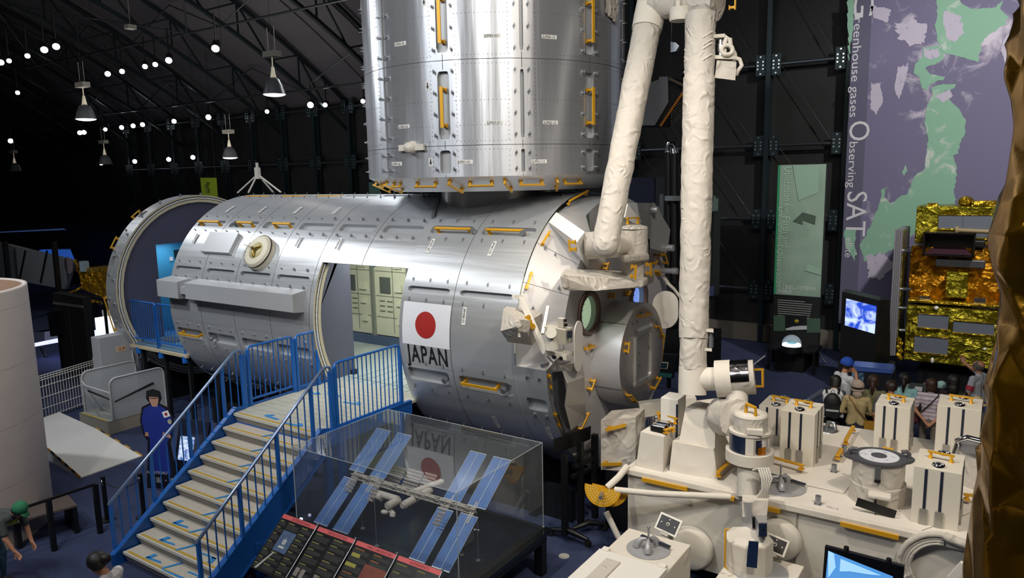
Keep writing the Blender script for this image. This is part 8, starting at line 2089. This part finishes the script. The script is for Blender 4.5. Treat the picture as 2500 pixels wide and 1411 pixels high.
def person(label, pos, face, H, P, hair='short', shirt='d8d8d8', pants='2a2c34', sleeve='short', shirt_mat=None, hairmat=None, lean=(0, 0), hat=None, extras=None, name='person'):
    """P: joint overrides in body space (x right, y forward, z up, metres for a 1.70 m body)"""
    J = dict(pel=(0, 0, .93), wst=(0, 0, 1.08), chs=(0, .0, 1.28), nek=(0, .0, 1.46), hed=(0, .03, 1.585), face=(0, 1, -.1),
             shL=(-.175, 0, 1.385), shR=(.175, 0, 1.385), elL=(-.23, -.02, 1.10), elR=(.23, -.02, 1.10), wrL=(-.22, .10, .88), wrR=(.22, .10, .88), hdL=(0, .1, -1), hdR=(0, .1, -1),
             hpL=(-.085, 0, .90), hpR=(.085, 0, .90), knL=(-.10, .03, .49), knR=(.10, .03, .49), anL=(-.105, -.02, .09), anR=(.105, -.02, .09))
    J.update(P); J = {k: V(v) for k, v in J.items()}
    pr = []
    for s in (-1, 1):
        x = V((s*.065, 0, 0))
        pr += [(J['pel']+x, J['wst']+x*.75, .105, .092, 'pants' if s else ''), (J['wst']+x*.75, J['chs']+x*1.1, .092, .108, 'shirt'), (J['pel']+x*1.1+V((0, 0, .02)), J['wst']+x*.8, .108, .096, 'shirt'), (J['pel']+x*.9, J['pel']+x*1.1-V((0, 0, .06)), .105, .095, 'pants')]
    pr += [(J['shL']+V((.03, 0, -.02)), J['shR']+V((-.03, 0, -.02)), .070, .070, 'shirt'), (J['chs']+V((0, 0, .06)), J['nek']-V((0, 0, .02)), .09, .058, 'shirt'), (J['nek'], J['hed']-V((0, .02, .03)), .05, .048, 'skin')]
    fd = J['face'].normalized(); up = V((0, 0, 1)); up = (up-fd*up.dot(fd)).normalized(); rt = fd.cross(up); h = J['hed']
    pr += [(h+up*.035-fd*.025, h+up*.03+fd*.015, .088, .080, 'skin'), (h-up*.03+fd*.02, h-up*.075+fd*.045, .062, .036, 'skin'), (h+up*.01+fd*.088, h-up*.018+fd*.104, .010, .015, 'skin'), (h-up*.05+fd*.078, h-up*.052+fd*.082, .022, .018, 'skin')]
    for s in (-1, 1): pr += [(h+rt*s*.080+up*.012-fd*.01, h+rt*s*.084-up*.022-fd*.008, .016, .012, 'skin')]
    for S_ in 'LR':
        sl = 'shirt'; s = -1 if S_ == 'L' else 1
        sh, el, wr = J['sh'+S_], J['el'+S_], J['wr'+S_]
        if sleeve == 'short': mid = sh+(el-sh)*.72; pr += [(sh, mid, .062, .060, 'shirt'), (sh+(el-sh)*.4, el, .046, .040, 'skin'), (el, wr, .040, .027, 'skin')]
        else: pr += [(sh, el, .058, .050, 'sleeve'), (el, wr, .048, .036, 'sleeve')]
        d = J['hd'+S_]; side_ = V((-s*.2, 1, .2)) if abs(d.y) < .8 else V((-s, 0, .3)); hand(pr, wr+(wr-el).normalized()*.012, d, side_)
        hp, kn, an = J['hp'+S_], J['kn'+S_], J['an'+S_]
        pr += [(hp, kn, .088, .060, 'pants'), (kn, an, .058, .042, 'pants'), (an+V((0, -.03, -.035)), an+V((0, .14, -.05)), .042, .036, 'shoe')]
    vs, fs = [], []
    for (a, b, ra, rb, t) in pr: capsule_mesh(vs, fs, a, b, ra, rb)
    k = H/1.70
    me = bpy.data.meshes.new('tmp'); me.from_pydata(vs, [], fs); ob = bpy.data.objects.new('tmp', me); COL.objects.link(ob)
    md = ob.modifiers.new('r', 'REMESH'); md.mode = 'VOXEL'; md.voxel_size = .0085; md.use_smooth_shade = True
    sm_ = ob.modifiers.new('s', 'SMOOTH'); sm_.factor = .5; sm_.iterations = 2
    me2 = bpy.data.meshes.new_from_object(ob.evaluated_get(bpy.context.evaluated_depsgraph_get())); bpy.data.objects.remove(ob)
    nv = len(me2.vertices); co = np.empty(nv*3); me2.vertices.foreach_get('co', co); co = co.reshape(-1, 3)
    nf = len(me2.polygons); cen = np.empty(nf*3); me2.polygons.foreach_get('center', cen); cen = cen.reshape(-1, 3)
    tags = sorted(set(p_[4] for p_ in pr)); best = np.full(nf, 1e9); ti = np.zeros(nf, dtype=np.int32)
    for (a, b, ra, rb, t) in pr:
        a = np.array(a); b = np.array(b); ab = b-a; L2 = max(1e-9, ab@ab); u = np.clip(((cen-a)@ab)/L2, 0, 1); dd_ = np.linalg.norm(cen-a-u[:, None]*ab, axis=1)-(ra+(rb-ra)*u)
        ok = dd_ < best; best = np.where(ok, dd_, best); ti = np.where(ok, tags.index(t), ti)
    SHM_ = shirt_mat or mat('shirt_'+shirt, shirt, .8, bump=.15, bscale=12)
    MM_ = dict(skin=SKIN, shirt=SHM_, pants=mat('trousers_'+pants, pants, .8, bump=.15, bscale=12), shoe=SHOE, sleeve=mat('sleeve_'+(sleeve if len(sleeve) == 6 else shirt), sleeve if len(sleeve) == 6 else shirt, .8))
    if sleeve == 'long': MM_['sleeve'] = SHM_
    me2.materials.clear()
    for t in tags: me2.materials.append(MM_[t])
    me2.polygons.foreach_set('material_index', ti); me2.polygons.foreach_set('use_smooth', [True]*nf)
    rot = Matrix.Rotation(face, 3, 'Z')
    root = thing(name, label, 'person', tuple(pos), None, face); root.scale = (k, k, k)
    bo = bpy.data.objects.new('body', me2); COL.objects.link(bo); bo.parent = root
    def child(nm, mb, mt, par=root, **kw):
        me_ = bpy.data.meshes.new(nm); me_.from_pydata(mb.v, [], mb.f); mts = mt if isinstance(mt, list) else [mt]; [me_.materials.append(q) for q in mts]
        me_.polygons.foreach_set('material_index', mb.m); me_.polygons.foreach_set('use_smooth', mb.smooth); me_.update(); bm = bmesh.new(); bm.from_mesh(me_); bmesh.ops.recalc_face_normals(bm, faces=bm.faces); bm.to_mesh(me_); bm.free()
        o_ = bpy.data.objects.new(nm, me_); COL.objects.link(o_); o_.parent = par; return o_
    HM = hairmat or HAIR
    def dome(r0, zlo, back=0, rn=18, rm=10, up_off=.04):
        mb = MB(); vs_ = []; c_ = h+up*up_off-fd*.012
        for j in range(rm+1):
            ph = PI*j/rm*.5
            for q_ in range(rn):
                t = 2*PI*q_/rn; dirn = rt*math.sin(t)+fd*math.cos(t); fr_ = max(0, math.cos(t))
                lo = zlo*(1-fr_)+(.035)*fr_ if not back else zlo
                zz = math.cos(ph)*r0*1.08; rr_ = math.sin(ph)*r0
                vs_.append(c_+up*zz+dirn*rr_*(1.06 if math.cos(t) < 0 else 1))
        base_ = len(vs_)
        for q_ in range(rn):
            t = 2*PI*q_/rn; dirn = rt*math.sin(t)+fd*math.cos(t); fr_ = max(0, math.cos(t))**.5
            low = -(zlo*(1-fr_)); vs_.append(c_+up*low+dirn*r0*.93*(1.02 if math.cos(t) < 0 else 1))
        mb.sm = True
        mb.add(vs_, [(j*rn+q_, j*rn+(q_+1) % rn, (j+1)*rn+(q_+1) % rn, (j+1)*rn+q_) for j in range(rm+1) for q_ in range(rn)]); return mb
    if hair: 
        zl = {'short': .06, 'bob': .13, 'long': .14, 'pony': .09, 'bun': .08, 'bald': .05}[hair]
        mb = dome(.1005 if hair != 'bald' else .094, zl, up_off=.03 if hair != 'bald' else .01)
        if hair == 'long': mb.sph(h-fd*.06-up*.14, .085, 12, 8, (1.05, .7, 1.5))
        if hair == 'pony': mb.tube([h-fd*.10+up*.03, h-fd*.145-up*.02, h-fd*.14-up*.12, h-fd*.12-up*.22], [.03, .04, .034, .012], 8)
        if hair == 'bun': mb.sph(h-fd*.12+up*.01, .058, 12, 8)
        child('hair', mb, HM)
    mb = MB()
    for s in (-1, 1): mb.sph(h+rt*s*.032+up*.016+fd*.083, .0085, 8, 6)
    child('eyes', mb, EYEM)
    mb = MB(); mb.bar(h-rt*.02-up*.046+fd*.094, h+rt*.02-up*.046+fd*.094, .007, .006); child('mouth', mb, LIPM)
    if hat:
        kind, colr = hat; hm_ = mat('hat_'+colr, colr, .8, bump=.1, bscale=30)
        mb = dome(.108, .035, back=1, up_off=.045)
        if kind == 'cap': 
            c_ = h+up*.045+fd*.08; mb.hull([c_-rt*.07, c_+rt*.07, c_+fd*.075+rt*.045-up*.012, c_+fd*.075-rt*.045-up*.012], [c_-rt*.07+up*.008, c_+rt*.07+up*.008, c_+fd*.075+rt*.045-up*.006, c_+fd*.075-rt*.045-up*.006])
        if kind == 'brim': mb.lathe([(.10, 0), (.185, -.03), (.185, -.022), (.10, .015)], h+up*.02, up, 28)
        if kind == 'sunhat': mb.lathe([(.10, .0), (.125, -.07), (.118, -.075), (.095, .0)], h+up*.02, up, 24); mb.sph(h-fd*.06-up*.1, .07, 12, 8, (1.2, .8, 1.3))
        child('hat', mb, hm_)
    if extras: extras(child, J, h, fd, up, rt)
    return root
def hp(px, py, zh): q = at(px, py, 2, zh); return q
def foot(px, py, H, hx=0, hy=.03): q = at(px, py, 2, H*.945); return (q.x, q.y, 0)
STR = mat('striped_shirt', 'a8a4b4', .8); nt = STR.node_tree; N = nt.nodes; L = nt.links; tc = N.new('ShaderNodeTexCoord'); wv = N.new('ShaderNodeTexWave'); wv.wave_type = 'BANDS'; wv.bands_direction = 'Z'; wv.inputs['Scale'].default_value = 4.2; wv.inputs['Distortion'].default_value = 0; cr = N.new('ShaderNodeValToRGB'); cr.color_ramp.interpolation = 'CONSTANT'
for k, (p_, c_) in enumerate([(0, 'd8ccd0'), (.3, '6a6488'), (.45, 'c8b8c4'), (.62, '9a7078'), (.72, 'd8d0d4'), (.88, '8c88a4')]):
    e = cr.color_ramp.elements[k] if k < 2 else cr.color_ramp.elements.new(p_)
    e.position = p_; e.color = lin(c_)
L.new(tc.outputs['Object'], wv.inputs['Vector']); L.new(wv.outputs['Fac'], cr.inputs[0]); L.new(cr.outputs[0], N['Principled BSDF'].inputs['Base Color'])
def strap_bag(colr, bag=None, side=1, low=.95, sz=(.16, .1, .2)):
    def f(child, J, h, fd, up, rt):
        mt = mat('strap_'+colr, colr, .7); mb = MB(); mb.tube([V((-.12*side, .06, 1.43)), V((-.13*side, -.06, 1.42)), V((0, -.125, 1.25)), V((.12*side, -.12, 1.10)), V((.19*side, -.05, low+.08))], .012, 6); s_ = child('shoulder_strap', mb, mt)
        if bag: mb = MB(); mb.box((.22*side, -.06, low-.02), sz); mb.sph((.22*side, -.06, low-.10), sz[0]*.55, 10, 6, (1, .7, .8)); child('bag', mb, mat('bag_'+bag, bag, .7))
    return f
def backpack(child, J, h, fd, up, rt):
    bk = mat('backpack_black', '111218', .6); mb = MB(); mb.sph((0, -.19, 1.22), .17, 16, 10, (.9, .62, 1.25)); mb.box((0, -.22, 1.10), (.26, .15, .22)); b_ = child('backpack', mb, bk)
    mb = MB()
    for s in (-1, 1): mb.tube([V((s*.10, -.1, 1.40)), V((s*.115, -.02, 1.465)), V((s*.12, .09, 1.38)), V((s*.15, .06, 1.15))], .02, 6)
    mb.tube([V((-.03, -.14, 1.43)), V((0, -.16, 1.49)), V((.03, -.14, 1.43))], .008, 6); child('straps', mb, bk, b_)
    mb = MB(); mb.box((0, -.305, 1.12), (.22, .012, .035)); child('reflective_band', mb, mat('band_pale', 'a8b8b8', .4), b_)
    mb = MB(); mb.cyl((.17, -.2, .98), (.17, -.2, 1.18), .035, n=10); child('water_bottle', mb, mat('bottle_pale', 'b0b4ba', .3), b_)
# --- visitors facing the gold satellite
person('woman in a striped top with hands clasped behind her back beside the platform', foot(2274, 938, 1.58), 0.05, 1.58, dict(elL=(-.25, -.10, 1.12), elR=(.25, -.10, 1.12), wrL=(-.07, -.20, .94), wrR=(.07, -.21, .93), hdL=(.8, -.1, -.5), hdR=(-.8, -.1, -.5)), hair='bob', hairmat=mat('brown_hair', '3a241a', .5, bump=.2, bscale=60), pants='8a8478', shirt_mat=STR, extras=strap_bag('2a2630', '5a2830', -1, .98, (.12, .08, .14)))
person('visitor in a beige long-sleeved shirt and pale cloth sun hat with yellow bag', foot(2094, 945, 1.60), .15, 1.60, dict(elL=(-.25, .02, 1.12), elR=(.26, .04, 1.12), wrL=(-.1, .2, 1.05), wrR=(.08, .22, 1.07), hdL=(.6, .5, 0), hdR=(-.6, .5, 0)), hair='bob', shirt='b5a274', sleeve='long', pants='3a3e48', hat=('sunhat', 'b8a698'), extras=strap_bag('8a6a3c', 'a87c22', 1, .92, (.17, .12, .2)))
DOT = mat('leaf_print_shirt', 'cfd2d4', .8, var=.35, vscale=22)
person('visitor in a white patterned shirt with black backpack and hand on hip', foot(2034, 930, 1.60), .2, 1.60, dict(pel=(-.06, -.04, .93), nek=(.03, .05, 1.45), hed=(.05, .12, 1.56), face=(.2, 1, -.35), elL=(-.42, -.12, 1.22), wrL=(-.22, .02, 1.06), hdL=(.7, .5, -.2), elR=(.22, .1, 1.12), wrR=(.16, .26, 1.15), hdR=(-.3, 1, .1)), hair='bob', shirt_mat=DOT, sleeve='3c4254', pants='26282c', extras=backpack)
person('tall visitor in a bright blue cap and white shirt, hand at the mouth', foot(2062, 890, 1.78), -.75, 1.78, dict(hed=(0, .05, 1.58), face=(0, 1, -.25), elR=(.22, .12, 1.14), wrR=(.05, .20, 1.44), hdR=(-.3, -.3, .6), elL=(-.2, .1, 1.12), wrL=(.0, .22, 1.15), hdL=(.8, .2, .1)), hair='short', shirt='c8ccd4', pants='23283a', hat=('cap', '1c4cb4'), extras=lambda child, J, h, fd, up, rt: child('sling_bag', (lambda mb: (mb.sph((-.02, -.17, 1.12), .13, 12, 8, (.8, .6, 1.5)), mb)[1])(MB()), mat('olive_bag', '3c4a2c', .7)))
person('woman with long dark ponytail in an olive top among the visitors', foot(2132, 930, 1.62), .1, 1.62, {}, hair='pony', hairmat=mat('brown_hair', '3a241a', .5, bump=.2, bscale=60), shirt='777858', pants='2a2c34')
person('man in a grey polo shirt with thinning hair behind the middle payload box', foot(2176, 945, 1.68), .0, 1.68, dict(face=(.3, 1, -.2)), hair='short', hairmat=mat('thinning_hair', '2a1c16', .5), shirt='6c6a6e', pants='24262c')
person('woman with ponytail in a pale turquoise top facing the satellite', foot(2208, 925, 1.62), .05, 1.62, {}, hair='pony', shirt='8cbcc0', pants='2a2c34')
person('child in a pale turquoise cap between the striped top and the black top', foot(2298, 946, 1.42), .0, 1.42, {}, hair='short', shirt='4a5c64', pants='24262c', hat=('cap', '9cc4c4'))
person('visitor in a black top with black hair facing the gold satellite', foot(2328, 930, 1.66), .0, 1.66, {}, hair='long', shirt='131214', pants='1c1c20')
person('guide with grey hair and red armband pointing up with a raised hand', foot(2392, 893, 1.70), 1.05, 1.70, dict(face=(0, 1, .1), elR=(.22, .20, 1.42), wrR=(.20, .42, 1.55), hdR=(0, .3, 1), elL=(-.26, .02, 1.1), wrL=(-.2, .15, .95)), hair='bald', hairmat=mat('grey_hair', '58524e', .6), shirt='a8adb6', pants='30343c', extras=lambda child, J, h, fd, up, rt: child('red_armband', (lambda mb: (mb.cyl(J['shL']+(J['elL']-J['shL'])*.45, J['shL']+(J['elL']-J['shL'])*.75, .068, n=16, caps=False), mb)[1])(MB()), mat('armband_red', 'a8283c', .6)))
person('short visitor under a round straw hat beside the right payload box', foot(2386, 985, 1.44), .3, 1.44, {}, hair='short', shirt='4c4a48', pants='24262c', hat=('brim', 'bfa57c'))
# boy reading the leaflet at the bench
bp_ = at(46, 1247, 2, 1.06)+V((-.255, -.08, 0))
person('boy in a green cap and lime vest bending over the bench at far left', (bp_.x-.15, bp_.y-.1, 0), -1.15, 1.45, dict(pel=(0, -.12, .88), wst=(0, -.02, 1.02), chs=(0, .22, 1.12), nek=(0, .42, 1.2), hed=(0, .52, 1.24), face=(0, .8, -.75), shL=(-.17, .36, 1.15), shR=(.17, .36, 1.15), elL=(-.2, .42, .88), elR=(.2, .42, .88), wrL=(-.16, .52, .66), wrR=(.16, .52, .66), hdL=(.1, .5, -.6), hdR=(-.1, .5, -.6), hpL=(-.085, -.12, .86), hpR=(.085, -.12, .86)), hair='short', shirt='3e4444', pants='2c4a5c', hat=('cap', '1c6a46'), extras=lambda child, J, h, fd, up, rt: child('lime_vest_side', (lambda mb: ([capsule_mesh(mb.v, mb.f, (s*.10, -.02, 1.0), (s*.115, .25, 1.06), .125, .11) for s in (-1, 1)], setattr(mb, 'm', [0]*len(mb.f)), setattr(mb, 'smooth', [True]*len(mb.f)), mb)[3])(MB()), mat('lime_vest', 'b8c830', .7)))
# woman with a bun at the bottom
person('woman with dark hair in a bun and white top at the bottom edge', foot(254, 1368, 1.60), 2.0, 1.60, dict(face=(0, 1, -.6), hed=(0, .08, 1.56), elL=(-.22, .1, 1.12), wrL=(-.1, .3, 1.1), hdL=(.3, .9, 0), elR=(.22, .1, 1.12), wrR=(.1, .3, 1.1), hdR=(-.3, .9, 0)), hair='bun', shirt='d4d2d4', pants='2a2c34', extras=strap_bag('22242c'))
